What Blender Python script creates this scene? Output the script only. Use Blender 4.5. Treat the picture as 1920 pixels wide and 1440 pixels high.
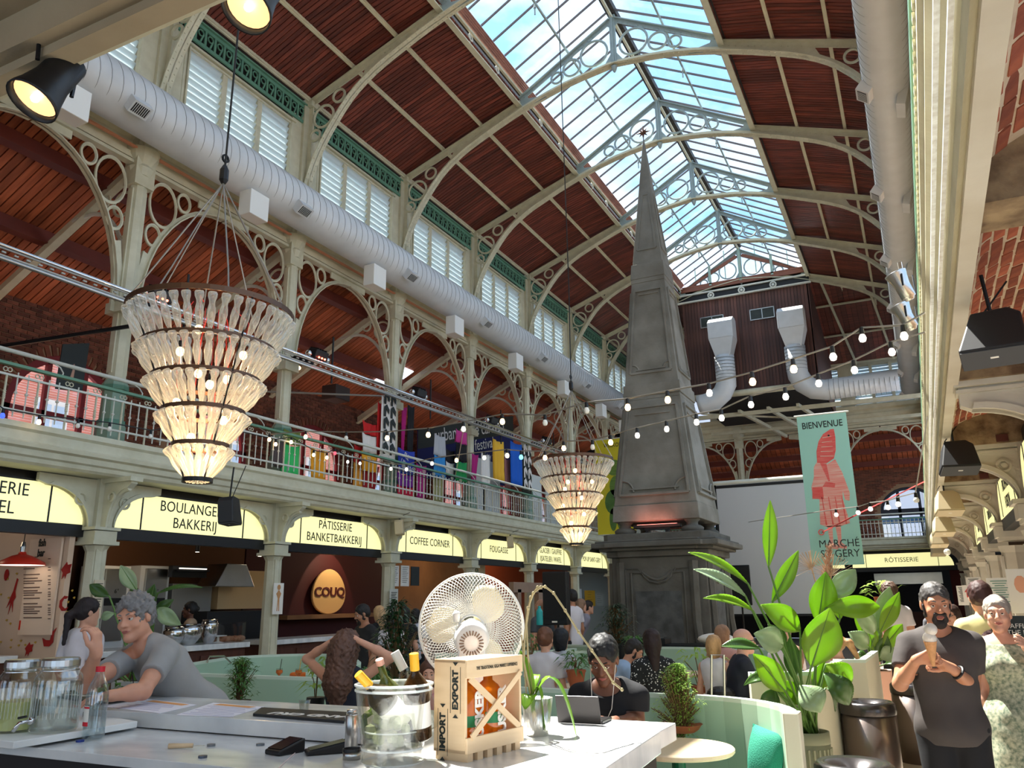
import bpy, math, random
import numpy as np
from mathutils import Vector, Matrix, Quaternion
V3 = Vector
PI = math.pi
D = bpy.data
S = bpy.context.scene
for o in list(D.objects): D.objects.remove(o)
C = S.collection
rnd = random.Random(7)

# ---------------------------------------------------------------- camera, sky, sun, exposure
F_PX, YAW, PIT, ROL, EYE = 1518.4, -0.45723, 0.26203, -0.01392, 1.7
def cam_axes():
    fw = V3((math.sin(YAW)*math.cos(PIT), math.cos(YAW)*math.cos(PIT), math.sin(PIT)))
    rt = V3((math.cos(YAW), -math.sin(YAW), 0)); up = rt.cross(fw)
    r2 = rt*math.cos(ROL) + up*math.sin(ROL); u2 = -rt*math.sin(ROL) + up*math.cos(ROL)
    return r2, u2, fw
CR, CU, CF = cam_axes()
cam = D.objects.new('camera', D.cameras.new('camera')); C.objects.link(cam)
cam.data.sensor_width = 36; cam.data.lens = F_PX*36/1920; cam.data.clip_start = 0.05; cam.data.clip_end = 300
m3 = Matrix((CR, CU, -CF)).transposed()
cam.matrix_world = Matrix.Translation((0, 0, EYE)) @ m3.to_4x4()
S.camera = cam
def at(u, v, **k):
    "world point seen at photo pixel (u, v), at a known X=, Y= or Z="
    d = CR*((u-960)/F_PX) - CU*((v-720)/F_PX) + CF
    (a, val), = k.items(); i = 'XYZ'.index(a); o = V3((0, 0, EYE))
    return o + d*((val-o[i])/d[i])
def atd(u, v, dist):
    "world point seen at pixel (u, v), dist metres in front of the eye"
    d = CR*((u-960)/F_PX) - CU*((v-720)/F_PX) + CF
    return V3((0, 0, EYE)) + d*dist

w = D.worlds.new('sky'); S.world = w; w.use_nodes = True
nt = w.node_tree; nt.nodes.clear()
def N(nt, t, **k):
    n = nt.nodes.new(t)
    for a, b in k.items():
        if a.startswith('i_'): n.inputs[a[2:].replace('_', ' ')].default_value = b
        else: setattr(n, a, b)
    return n
tc = N(nt, 'ShaderNodeTexCoord'); mp = N(nt, 'ShaderNodeMapping'); mp.inputs['Scale'].default_value = (1, 1, 2.2)
ns = N(nt, 'ShaderNodeTexNoise'); ns.inputs['Scale'].default_value = 2.6; ns.inputs['Detail'].default_value = 7; ns.inputs['Roughness'].default_value = .6
cr = N(nt, 'ShaderNodeValToRGB'); cr.color_ramp.elements[0].position = .42; cr.color_ramp.elements[1].position = .60
cr.color_ramp.elements[0].color = (0.30, 0.56, 0.92, 1); cr.color_ramp.elements[1].color = (0.90, 0.95, 0.97, 1)
bg = N(nt, 'ShaderNodeBackground'); bg.inputs['Strength'].default_value = 1.45
ow = N(nt, 'ShaderNodeOutputWorld')
L = nt.links.new
L(tc.outputs['Generated'], mp.inputs[0]); L(mp.outputs[0], ns.inputs['Vector']); L(ns.outputs['Fac'], cr.inputs[0]); L(cr.outputs[0], bg.inputs[0]); L(bg.outputs[0], ow.inputs[0])

sun = D.objects.new('sun', D.lights.new('sun', 'SUN')); C.objects.link(sun)
sun.data.energy = 19; sun.data.angle = math.radians(.6); sun.data.color = (1, .95, .86)
sun.rotation_euler = V3((0.42, -0.22, -1)).to_track_quat('-Z', 'Y').to_euler()
S.view_settings.view_transform = 'Standard'; S.view_settings.look = 'None'
S.view_settings.gamma = 1; S.view_settings.use_curve_mapping = False
S.view_settings.exposure = 0.68

# ---------------------------------------------------------------- materials
MATS = {}
def srgb(r, g, b):
    f = lambda c: ((c/255+.055)/1.055)**2.4 if c > 10 else c/255/12.92
    return (f(r), f(g), f(b))
def mat(name, col, rough=.6, metal=0, var=0, vs=3, bump=0, bs=40, emit=0, trans=0, rnd_i=0, col2=None, stretch=(1, 1, 1), coat=0, alpha=1, ior=1.45, detail=5):
    """principled; var mixes col towards col2 through stretched noise, rnd_i varies value per object/island"""
    if name in MATS: return MATS[name]
    m = D.materials.new(name); m.use_nodes = True; nt = m.node_tree; p = nt.nodes['Principled BSDF']; L = nt.links.new
    p.inputs['Base Color'].default_value = (*col, 1); p.inputs['Roughness'].default_value = rough; p.inputs['Metallic'].default_value = metal
    p.inputs['Transmission Weight'].default_value = trans; p.inputs['IOR'].default_value = ior; p.inputs['Coat Weight'].default_value = coat; p.inputs['Alpha'].default_value = alpha
    if emit: p.inputs['Emission Color'].default_value = (*col, 1); p.inputs['Emission Strength'].default_value = emit
    tc = N(nt, 'ShaderNodeTexCoord'); mp = N(nt, 'ShaderNodeMapping'); mp.inputs['Scale'].default_value = stretch; L(tc.outputs['Object'], mp.inputs[0])
    out = None
    if var:
        ns = N(nt, 'ShaderNodeTexNoise'); ns.inputs['Scale'].default_value = vs; ns.inputs['Detail'].default_value = detail; L(mp.outputs[0], ns.inputs['Vector'])
        rp = N(nt, 'ShaderNodeValToRGB'); rp.color_ramp.elements[0].position = .35; rp.color_ramp.elements[1].position = .68
        mx = N(nt, 'ShaderNodeMix', data_type='RGBA'); c2 = col2 or tuple(c*.5 for c in col)
        mx.inputs[6].default_value = (*col, 1); mx.inputs[7].default_value = (*c2, 1)
        ml = N(nt, 'ShaderNodeMath', operation='MULTIPLY'); ml.inputs[1].default_value = var
        L(ns.outputs['Fac'], rp.inputs[0]); L(rp.outputs[0], ml.inputs[0]); L(ml.outputs[0], mx.inputs[0]); out = mx.outputs[2]
    if rnd_i:
        oi = N(nt, 'ShaderNodeObjectInfo'); ge = N(nt, 'ShaderNodeNewGeometry'); ad = N(nt, 'ShaderNodeMath', operation='ADD'); fr = N(nt, 'ShaderNodeMath', operation='FRACT')
        L(oi.outputs['Random'], ad.inputs[0]); L(ge.outputs['Random Per Island'], ad.inputs[1]); L(ad.outputs[0], fr.inputs[0])
        mr = N(nt, 'ShaderNodeMapRange'); mr.inputs[3].default_value = 1-rnd_i; mr.inputs[4].default_value = 1+rnd_i*.6; L(fr.outputs[0], mr.inputs[0])
        hs = N(nt, 'ShaderNodeHueSaturation'); L(mr.outputs[0], hs.inputs['Value'])
        if out: L(out, hs.inputs['Color'])
        else: hs.inputs['Color'].default_value = (*col, 1)
        out = hs.outputs[0]
    if out: L(out, p.inputs['Base Color'])
    if bump:
        nb = N(nt, 'ShaderNodeTexNoise'); nb.inputs['Scale'].default_value = bs; nb.inputs['Detail'].default_value = 4; L(mp.outputs[0], nb.inputs['Vector'])
        bp = N(nt, 'ShaderNodeBump'); bp.inputs['Strength'].default_value = bump; bp.inputs['Distance'].default_value = .01; L(nb.outputs['Fac'], bp.inputs['Height']); L(bp.outputs[0], p.inputs['Normal'])
    MATS[name] = m
    return m
def glassy(name, col, rough=.02, clear=.8, e0=.045, e1=.45):
    "thin pane: mostly straight-through with a real glossy reflection, so sunlight passes"
    m = D.materials.new(name); m.use_nodes = True; nt = m.node_tree; nt.nodes.clear(); L = nt.links.new
    t = N(nt, 'ShaderNodeBsdfTransparent'); t.inputs[0].default_value = (*[c*clear for c in col], 1)
    g = N(nt, 'ShaderNodeBsdfGlossy'); g.inputs['Roughness'].default_value = rough; g.inputs[0].default_value = (1, 1, 1, 1)
    lw = N(nt, 'ShaderNodeLayerWeight'); pw = N(nt, 'ShaderNodeMath', operation='POWER'); pw.inputs[1].default_value = 4; f = N(nt, 'ShaderNodeMath', operation='MULTIPLY_ADD'); f.inputs[1].default_value = e1; f.inputs[2].default_value = e0
    L(lw.outputs['Facing'], pw.inputs[0]); L(pw.outputs[0], f.inputs[0])
    mx = N(nt, 'ShaderNodeMixShader'); o = N(nt, 'ShaderNodeOutputMaterial')
    L(f.outputs[0], mx.inputs[0]); L(t.outputs[0], mx.inputs[1]); L(g.outputs[0], mx.inputs[2]); L(mx.outputs[0], o.inputs[0])
    MATS[name] = m
    return m
def leafy(name, col, col2=None, rough=.35, tr=.45, stretch=(1, 1, 1), vs=6):
    m = D.materials.new(name); m.use_nodes = True; nt = m.node_tree; p = nt.nodes['Principled BSDF']; L = nt.links.new
    ns = N(nt, 'ShaderNodeTexNoise'); ns.inputs['Scale'].default_value = vs; tc = N(nt, 'ShaderNodeTexCoord'); L(tc.outputs['Object'], ns.inputs['Vector'])
    mx = N(nt, 'ShaderNodeMix', data_type='RGBA'); mx.inputs[6].default_value = (*col, 1); mx.inputs[7].default_value = (*(col2 or [c*.6 for c in col]), 1); L(ns.outputs['Fac'], mx.inputs[0])
    L(mx.outputs[2], p.inputs['Base Color']); p.inputs['Roughness'].default_value = rough
    t = N(nt, 'ShaderNodeBsdfTranslucent'); L(mx.outputs[2], t.inputs[0]); ms = N(nt, 'ShaderNodeMixShader'); ms.inputs[0].default_value = tr
    o = nt.nodes['Material Output']; L(p.outputs[0], ms.inputs[1]); L(t.outputs[0], ms.inputs[2]); L(ms.outputs[0], o.inputs[0])
    MATS[name] = m
    return m

iron = mat('iron_paint', srgb(204, 200, 176), .5, var=.5, vs=5, col2=srgb(176, 170, 142), bump=.15, bs=60)
ironw = mat('iron_paint_light', srgb(208, 208, 198), .5, var=.4, vs=5, col2=srgb(184, 186, 172))
ironb = mat('iron_paint_backlit', srgb(150, 164, 164), .5, var=.4, vs=5, col2=srgb(126, 140, 138))  # same light iron paint, darkened to stand in for backlighting under the rooflight
cream = mat('cream_paint', srgb(208, 202, 174), .55, var=.5, vs=4, col2=srgb(182, 172, 140), bump=.2, bs=30)
stucco = mat('cream_stucco', srgb(212, 204, 186), .8, var=.5, vs=2.5, col2=srgb(186, 172, 148), bump=.35, bs=18)
greenp = mat('green_paint', srgb(98, 144, 122), .5, var=.3, vs=6)
railg = mat('rail_green', srgb(96, 138, 112), .45)
roofwood = mat('roof_boards', srgb(126, 62, 48), .45, var=.85, vs=2.0, col2=srgb(70, 30, 28), stretch=(1, 9, 1), bump=.2, bs=20, rnd_i=.4)
aislewood = mat('aisle_boards', srgb(184, 100, 66), .5, var=.7, vs=2.2, col2=srgb(130, 62, 40), stretch=(1, 8, 1), rnd_i=.35)
darkwood = mat('dark_purlin', srgb(110, 46, 34), .55, var=.4)
panelwood = mat('gable_boards', srgb(98, 62, 52), .55, var=.8, vs=2, col2=srgb(52, 30, 28), stretch=(6, 1, .5), rnd_i=.35)
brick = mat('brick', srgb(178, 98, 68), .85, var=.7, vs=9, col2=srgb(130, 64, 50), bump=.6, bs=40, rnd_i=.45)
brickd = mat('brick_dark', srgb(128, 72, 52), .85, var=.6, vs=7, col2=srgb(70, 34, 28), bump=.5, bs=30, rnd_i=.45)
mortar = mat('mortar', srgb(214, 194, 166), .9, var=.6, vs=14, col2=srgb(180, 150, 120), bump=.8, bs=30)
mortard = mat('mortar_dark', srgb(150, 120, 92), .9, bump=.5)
galv = mat('galvanised', srgb(212, 216, 220), .5, metal=.12, var=.25, vs=3, col2=srgb(170, 174, 174))
white = mat('white_paint', srgb(228, 228, 224), .5)
black = mat('black_paint', srgb(22, 22, 24), .45)
blackm = mat('black_metal', srgb(30, 30, 32), .35, metal=.4)
dark = mat('dark_void', srgb(26, 22, 20), .8)
steel = mat('steel', srgb(190, 190, 188), .28, metal=1, var=.15, vs=4)
chrome = mat('chrome', srgb(220, 220, 222), .08, metal=1)
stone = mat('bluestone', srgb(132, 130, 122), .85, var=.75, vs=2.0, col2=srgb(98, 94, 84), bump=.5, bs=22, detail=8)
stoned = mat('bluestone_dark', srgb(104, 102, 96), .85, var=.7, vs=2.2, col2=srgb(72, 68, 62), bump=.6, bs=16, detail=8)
marble = mat('marble', srgb(226, 226, 224), .16, var=.55, vs=3.2, col2=srgb(168, 172, 176), stretch=(1, 2.2, 1), detail=9)
mint = mat('mint_lacquer', srgb(168, 198, 174), .4)
mintd = mat('mint_bench', srgb(156, 190, 170), .55)
creamw = mat('cream_partition', srgb(214, 210, 186), .5)
tilem = mat('floor_slab', srgb(196, 184, 168), .55, var=.4, vs=5, col2=srgb(168, 152, 136), rnd_i=.14, bump=.1)
grout = mat('grout', srgb(120, 110, 100), .9)
plywood = mat('pale_wood', srgb(226, 196, 156), .55, var=.5, vs=3, col2=srgb(206, 170, 126), stretch=(1, 1, 7))
tablew = mat('table_birch', srgb(232, 208, 174), .45, var=.3, vs=3, col2=srgb(214, 184, 146), stretch=(6, 1, 1))
glass = glassy('clear_glass', (1, 1, 1), .01, .96)
pane_m = glassy('skylight_glass', (.93, .96, .98), .08, .84)
signm = mat('sign_face', srgb(238, 232, 168), .4, emit=.62)
ink = mat('ink', srgb(28, 34, 30), .5)
paper = mat('paper', srgb(232, 226, 216), .7)
warmb = mat('bulb_warm', (1, .62, .26), .3, emit=7)
coolb = mat('bulb_cool', (1, .93, .82), .3, emit=.95)
offb = mat('bulb_white', srgb(240, 236, 226), .3)
red = mat('red_enamel', srgb(206, 52, 34), .35)
cablem = mat('cable_black', srgb(16, 16, 16), .5)
wirem = mat('wire_grey', srgb(150, 146, 138), .4, metal=.5)

# ---------------------------------------------------------------- mesh building
def frame_z(n):
    n = V3(n).normalized(); a = V3((0, 0, 1)) if abs(n.z) < .9 else V3((1, 0, 0)); x = a.cross(n).normalized(); return x, n.cross(x), n
class M:
    def __init__(s): s.v = []; s.f = []
    def add(s, vs, fs):
        b = len(s.v); s.v += [tuple(p) for p in vs]; s.f += [tuple(b+i for i in f) for f in fs]; return s
    def box(s, c, d, R=None):
        c = V3(c); x, y, z = d[0]/2, d[1]/2, d[2]/2
        ps = [V3((i*x, j*y, k*z)) for i in (-1, 1) for j in (-1, 1) for k in (-1, 1)]
        if R is not None: ps = [R @ p for p in ps]
        return s.add([c+p for p in ps], [(0, 1, 3, 2), (4, 6, 7, 5), (0, 4, 5, 1), (2, 3, 7, 6), (0, 2, 6, 4), (1, 5, 7, 3)])
    def bar(s, a, b, w, h, up=(0, 0, 1)):
        a, b = V3(a), V3(b); d = (b-a).normalized(); up = V3(up)
        if abs(d.dot(up)) > .98: up = V3((1, 0, 0))
        x = d.cross(up).normalized()*w/2; y = x.cross(d).normalized()*h/2
        return s.add([a-x-y, a+x-y, a+x+y, a-x+y, b-x-y, b+x-y, b+x+y, b-x+y], [(3, 2, 1, 0), (4, 5, 6, 7), (0, 1, 5, 4), (1, 2, 6, 5), (2, 3, 7, 6), (3, 0, 4, 7)])
    def tube(s, pts, r, n=8, closed=False, cap=True):
        pts = [V3(p) for p in pts]; k = len(pts); rs = r if isinstance(r, (list, tuple)) else [r]*k
        ts = [((pts[(i+1) % k] if (closed or i < k-1) else pts[i]) - (pts[i-1] if (closed or i > 0) else pts[i])).normalized() for i in range(k)]
        x, y, _ = frame_z(ts[0]); b = len(s.v)
        for i in range(k):
            if i: q = ts[i-1].rotation_difference(ts[i]); x = q @ x; y = q @ y
            for j in range(n):
                a = 2*PI*j/n; s.v.append(tuple(pts[i] + (x*math.cos(a)+y*math.sin(a))*rs[i]))
        for i in range(k if closed else k-1):
            i2 = (i+1) % k
            for j in range(n):
                j2 = (j+1) % n; s.f.append((b+i*n+j, b+i*n+j2, b+i2*n+j2, b+i2*n+j))
        if cap and not closed: s.f.append(tuple(b+j for j in reversed(range(n)))); s.f.append(tuple(b+(k-1)*n+j for j in range(n)))
        return s
    def ring(s, c, nrm, R, r, n=20, m=5, sx=1, sy=1, ux=None):
        x, y, z = frame_z(nrm); c = V3(c)
        if ux is not None: x = V3(ux).normalized(); y = z.cross(x)
        b = len(s.v)
        for i in range(n):
            a = 2*PI*i/n; d = (x*math.cos(a)*sx+y*math.sin(a)*sy)
            for j in range(m):
                t = 2*PI*(j+.5)/m; s.v.append(tuple(c + d*R + (d*math.cos(t)+z*math.sin(t))*r))
        for i in range(n):
            for j in range(m): s.f.append((b+i*m+j, b+((i+1) % n)*m+j, b+((i+1) % n)*m+(j+1) % m, b+i*m+(j+1) % m))
        return s
    def lathe(s, prof, n=16, c=(0, 0, 0), ax=(0, 0, 1), cap=True, sx=1, sy=1):
        c = V3(c); b = len(s.v)
        x, y, z = frame_z(ax) if tuple(ax) != (0, 0, 1) else (V3((1, 0, 0)), V3((0, 1, 0)), V3((0, 0, 1)))
        for r, h in prof:
            for j in range(n):
                a = 2*PI*j/n; s.v.append(tuple(c + x*math.cos(a)*r*sx + y*math.sin(a)*r*sy + z*h))
        k = len(prof)
        for i in range(k-1):
            for j in range(n): s.f.append((b+i*n+j, b+i*n+(j+1) % n, b+(i+1)*n+(j+1) % n, b+(i+1)*n+j))
        if cap:
            if prof[0][0] > 1e-6: s.f.append(tuple(b+j for j in reversed(range(n))))
            if prof[-1][0] > 1e-6: s.f.append(tuple(b+(k-1)*n+j for j in range(n)))
        return s
    def prism(s, poly, o, ux, uy, ext):
        "polygon in plane (o,ux,uy) extruded by vector ext"
        o, ux, uy, ext = V3(o), V3(ux), V3(uy), V3(ext); n = len(poly); a = [o+ux*p[0]+uy*p[1] for p in poly]
        fs = [tuple(range(n)), tuple(reversed(range(n, 2*n)))] + [(i, n+i, n+(i+1) % n, (i+1) % n) for i in range(n)]
        return s.add(a+[p+ext for p in a], fs)
    def band(s, A, B, ext):
        "strip between polylines A and B, extruded by ext"
        ext = V3(ext); A = [V3(p) for p in A]; B = [V3(p) for p in B]; n = len(A); vs = A+B+[p+ext for p in A]+[p+ext for p in B]; fs = []
        for i in range(n-1):
            fs += [(i, i+1, n+i+1, n+i), (2*n+i, 3*n+i, 3*n+i+1, 2*n+i+1), (i, 2*n+i, 2*n+i+1, i+1), (n+i, n+i+1, 3*n+i+1, 3*n+i)]
        fs += [(0, n, 3*n, 2*n), (n-1, 3*n-1, 4*n-1, 2*n-1)]
        return s.add(vs, fs)
    def grid(s, P):
        "P: rows of points"
        n, k = len(P), len(P[0]); b = len(s.v)
        for r in P: s.v += [tuple(p) for p in r]
        for i in range(n-1):
            for j in range(k-1): s.f.append((b+i*k+j, b+i*k+j+1, b+(i+1)*k+j+1, b+(i+1)*k+j))
        return s
    def ball(s, c, r, n=12, m=8, R=None):
        c = V3(c); rx, ry, rz = (r, r, r) if not isinstance(r, (tuple, list)) else r; b = len(s.v)
        for i in range(m+1):
            t = PI*i/m
            for j in range(n):
                a = 2*PI*j/n; p = V3((rx*math.sin(t)*math.cos(a), ry*math.sin(t)*math.sin(a), rz*math.cos(t)))
                s.v.append(tuple(c + (R @ p if R is not None else p)))
        for i in range(m):
            for j in range(n): s.f.append((b+i*n+j, b+(i+1)*n+j, b+(i+1)*n+(j+1) % n, b+i*n+(j+1) % n))
        return s
    def xf(s, mx, i0=0):
        for i in range(i0, len(s.v)): s.v[i] = tuple(mx @ V3(s.v[i]))
        return s
    def mesh(s, name, m=None, smooth=False):
        me = D.meshes.new(name); me.from_pydata(s.v, [], s.f)
        if m: me.materials.append(m)
        if smooth: me.polygons.foreach_set('use_smooth', [True]*len(me.polygons)); me.update()
        return me
def setp(o, label=None, cat=None, group=None, kind=None):
    if label: o['label'] = label
    if cat: o['category'] = cat
    if group: o['group'] = group
    if kind: o['kind'] = kind
    return o
def obj(name, m, material=None, parent=None, loc=None, rot=None, smooth=False, label=None, cat=None, group=None, kind=None, solid=0, bev=0):
    me = m.mesh(name, material, smooth) if isinstance(m, M) else m
    o = D.objects.new(name, me); C.objects.link(o)
    if parent: o.parent = parent
    if loc is not None: o.location = loc
    if rot is not None: o.rotation_euler = rot
    if solid: md = o.modifiers.new('solid', 'SOLIDIFY'); md.thickness = solid; md.offset = 0
    if bev: md = o.modifiers.new('bevel', 'BEVEL'); md.width = bev; md.segments = 2; md.limit_method = 'ANGLE'
    return setp(o, label, cat, group, kind)
def thing(name, label, cat, loc=(0, 0, 0), rz=0, group=None):
    o = D.objects.new(name, None); C.objects.link(o); o.empty_display_size = .1; o.location = loc; o.rotation_euler = (0, 0, rz)
    return setp(o, label, cat, group)
def dup(o, loc=None, rz=None, label=None, parent=None, group=None):
    c = o.copy(); C.objects.link(c); c.parent = parent
    if loc is not None: c.location = loc
    if rz is not None: c.rotation_euler = (0, 0, rz)
    if label: c['label'] = label
    if group: c['group'] = group
    for ch in list(KIDS(o)): dup(ch, parent=c)
    return c
def KIDS(o): return [c for c in o.children]
_dg = None
def text_mesh(s, size=1.0, extrude=0.0, align='CENTER', spacing=1.0, shear=0, bold=0):
    cu = D.curves.new('txt', 'FONT'); cu.body = s; cu.size = size; cu.extrude = extrude; cu.align_x = align; cu.align_y = 'CENTER'
    cu.space_character = spacing; cu.shear = shear; cu.offset = bold; cu.resolution_u = 3; cu.space_line = .95
    o = D.objects.new('txt', cu); me = D.meshes.new_from_object(o); D.objects.remove(o)
    return me
def text(name, s, size, m, parent, mx, extrude=.002, sx=1, **k):
    "mx maps text plane (x right, y up, z towards viewer) into the parent's space"
    me = text_mesh(s, size, extrude, **k); me.materials.clear(); me.materials.append(m); me.name = name
    me.transform(mx @ Matrix.Diagonal((sx, 1, 1, 1)))
    o = D.objects.new(name, me); C.objects.link(o)
    if parent: o.parent = parent
    return o
def face_mx(o, ux, uy):
    o, ux, uy = V3(o), V3(ux).normalized(), V3(uy).normalized(); uz = ux.cross(uy)
    mx = Matrix((ux, uy, uz)).transposed().to_4x4(); mx.translation = o
    return mx
# ================================================================ THE SETTING
XL, XR, XC, Y0, DY, YE = -10.0, 0.8, -4.6, 7.5, 3.43, 34.94
GR = [Y0+DY*i for i in range(-2, 9)]            # column grid (0.64 ... 34.94)
UP = V3((0, 0, 1)); EX = V3((1, 0, 0)); EY = V3((0, 1, 0))

fl = obj('floor', M().box((-4.6, 16.5, -.1), (24, 44, .17)), grout, kind='structure')
tb = M().box((0, 0, 0), (.436, .436, .03)).mesh('floor_tile', tilem)
k = 0
for i in range(9):
    for j in range(30):
        x, y = -2.2+.45*i, 2.2+.45*j
        if -2.0 < x < 1.7 and k < 290: obj('floor_tile', tb, parent=fl, loc=(x+.01*rnd.random(), y, -.002+.003*rnd.random())); k += 1
far = M()
for i in range(30):
    for j in range(52):
        x, y = -11.6+.45*i, 2.2+.45*j
        if not (-2.0 < x < 1.7 and j < 30) : far.box((x, y, -.002), (.436, .436, .03))
obj('floor_tiles', far, tilem, fl, kind='stuff')

# -- roof boards: curved timber lining in bay panels either side of the rooflight
def roof_z(t):   # t 0..1 from wall plate to rooflight edge
    return 11.55 + 1.12*t + .10*math.sin(PI*t)
ceil = obj('ceiling', M().bar((XL-.1, 17, 11.72), (XC-2.35, 17, 12.85), 40, .04).bar((XR+.1, 17, 11.72), (XC+2.35, 17, 12.85), 40, .04), dark, kind='structure')
for sgn in (-1, 1):
    for bi in range(-2, 8):
        ya, yb = Y0+DY*bi+.2, Y0+DY*(bi+1)+.2
        for seg in range(3):
            t0, t1 = seg/3, (seg+1)/3; m = M(); nb = 34
            for q in range(nb):
                y = ya+(q+.5)*DY/nb; x0 = XC+sgn*(5.4-3.15*t0); x1 = XC+sgn*(5.4-3.15*t1)
                m.bar((x0, y, roof_z(t0)), (x1, y, roof_z(t1)), DY/nb-.016, .03)
            o = obj('roof_boards', m, roofwood, ceil, kind='stuff')
# purlins
pm = {}
for sgn in (-1, 1):
    for t in (0.03, .36, .68):
        for bi in range(-2, 8):
            y = Y0+DY*bi+.2; x = XC+sgn*(5.4-3.15*t); z = roof_z(t)-.06
            obj('purlin', M().box((0, DY/2, 0), (.07, DY, .05)).box((0, DY/2, .0), (.03, DY, .12)), cream if t > .1 else iron, ceil, loc=(x, y, z))
# outer roof deck keeps daylight out
obj('roof_deck', M().bar((XL-.5, 17, 11.8), (-6.95, 17, 13.0), 44, .06, up=(0, 0, 1)).bar((XR+.5, 17, 11.8), (-2.25, 17, 13.0), 44, .06), dark, ceil)

# -- left clerestory wall: post, louvred windows, frieze
def moulding(prof, p, d, ln, ux, m=None):
    m = m or M(); return m.prism(prof, p, ux, UP, V3(d)*ln)
beamprof = [(0, 0), (.14, 0), (.14, .10), (.08, .14), (.08, .32), (.15, .38), (.17, .52), (.12, .56), (.12, .66), (.2, .72), (.24, .86), (0, .9)]
def arcade_beam(name, p, d, ln, ux):
    return obj(name, moulding(beamprof, p, d, ln, V3(ux)), cream, kind='structure')
arcade_beam('trim_1', (XL-.1, -3, 8.28), EY, YE+3, EX)
arcade_beam('trim_2', (XR+.1, YE, 8.28), -EY, YE+3, -EX)
obj('trim_17', M().box((XL+.12, 16, 8.42), (.05, 38, .03)).box((XL+.16, 16, 8.98), (.05, 38, .025)), mat('faded_red_line', srgb(206, 140, 110), .6), kind='structure')
slat = M().box((0, 0, 0), (.012, .74, .155), Matrix.Rotation(.62, 3, 'Y')).mesh('louvre_blade', mat('louvre_glass', srgb(226, 240, 240), .25, trans=.0, alpha=1, emit=.0))
lm = MATS['louvre_glass']; nt = lm.node_tree; p = nt.nodes['Principled BSDF']
tl = N(nt, 'ShaderNodeBsdfTranslucent'); tl.inputs[0].default_value = (.62, .68, .70, 1); ms = N(nt, 'ShaderNodeMixShader'); ms.inputs[0].default_value = .62
nt.links.new(p.outputs[0], ms.inputs[1]); nt.links.new(tl.outputs[0], ms.inputs[2]); nt.links.new(ms.outputs[0], nt.nodes['Material Output'].inputs[0])
def clerestory(side, bays, x, inward):
    """glazed louvre windows in the upper wall; inward = +1/-1 direction to the nave"""
    wm = M()
    for bi in bays:
        ya = Y0+DY*bi+.2
        wm.box((x-.1*inward, ya+DY/2, 10.9), (.16, DY, .14)); wm.box((x-.1*inward, ya+DY/2, 9.2), (.16, DY, .12))
        for yy, wd in ((0, .7), (1.17, .12), (2.0, .12), (2.02+.86, .1)):
            pass
        wm.box((x-.1*inward, ya, 10.1), (.2, .84, 2.0))
        for e in (0.40, DY-.40): wm.box((x-.04*inward, ya+e, 10.0), (.1, .05, 1.75)); wm.box((x+.0*inward, ya+e+(.05 if e < 1 else -.05), 10.0), (.08, .03, 1.65))
        wm.box((x-.05*inward, ya+DY/2, 10.82), (.12, DY-.8, .04)); wm.box((x, ya+DY/2, 10.88), (.1, DY-.7, .03))
        for mu in (1, 2): wm.box((x-.08*inward, ya+.42+mu*(DY-.84)/3, 10.0), (.14, .11, 1.7))
    wall = obj('wall_'+side, wm, iron, kind='structure')
    return wall
wl = clerestory('left', range(-2, 8), XL, 1); wr = clerestory('right', range(-2, 8), XR, -1)
wn = 1
for side, x, inw, bays in (('l', XL, 1, range(-1, 7)), ('r', XR, -1, range(4, 7))):
    for bi in bays:
        ya = Y0+DY*bi+.2
        for q in range(3):
            yc = ya+.42+(q+.5)*(DY-.84)/3
            fr = obj('window_%d' % wn, M().box((-.04*inw, -.385, 0), (.06, .035, 1.6)).box((-.04*inw, .385, 0), (.06, .035, 1.6)).box((-.04*inw, 0, .8), (.06, .8, .04)).box((-.04*inw, 0, -.8), (.06, .8, .04)), iron, loc=(x-.06*inw, yc, 10.02), kind='structure'); wn += 1
            for s_ in range(12):
                o = obj('louvre_blade', slat, parent=fr, loc=(0, 0, -.72+s_*.132)); o.rotation_euler = (0, 0 if inw > 0 else PI, 0) if False else (0, 0, 0 if inw > 0 else PI)
# green frieze with pierced scrolls
def frieze_mesh(n=15):
    m = M(); L_ = DY-.2; p = L_/n
    m.box((0, DY/2, .17), (.03, L_, .07)); m.box((0, DY/2, -.17), (.03, L_, .07)); m.box((.03, DY/2, .215), (.06, DY, .03))
    for i in range(n+1): m.box((0, .1+i*p, 0), (.026, .045, .28))
    for i in range(n):
        c = V3((0.005, .1+(i+.5)*p, .045)); m.ring(c, EX, p*.27, .014, 10, 4); m.bar(c+V3((0, p*.27, 0)), c+V3((0, .0, -.17)), .02, .03)
    return m
fz = frieze_mesh().mesh('scroll_frieze', greenp)
for side, x, bays in (('l', XL, range(-1, 8)), ('r', XR, range(2, 8))):
    for bi in bays:
        o = obj('trim_%d' % (20+bi+(20 if side == 'r' else 0)), fz, loc=(x+.02, Y0+DY*bi+.2, 11.18), kind='structure')
obj('trim_60', M().box((XL-.16, 16, 11.2), (.04, 38, .6)).box((XR+.16, 16, 11.2), (.04, 38, .6)), dark, kind='structure')

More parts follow.
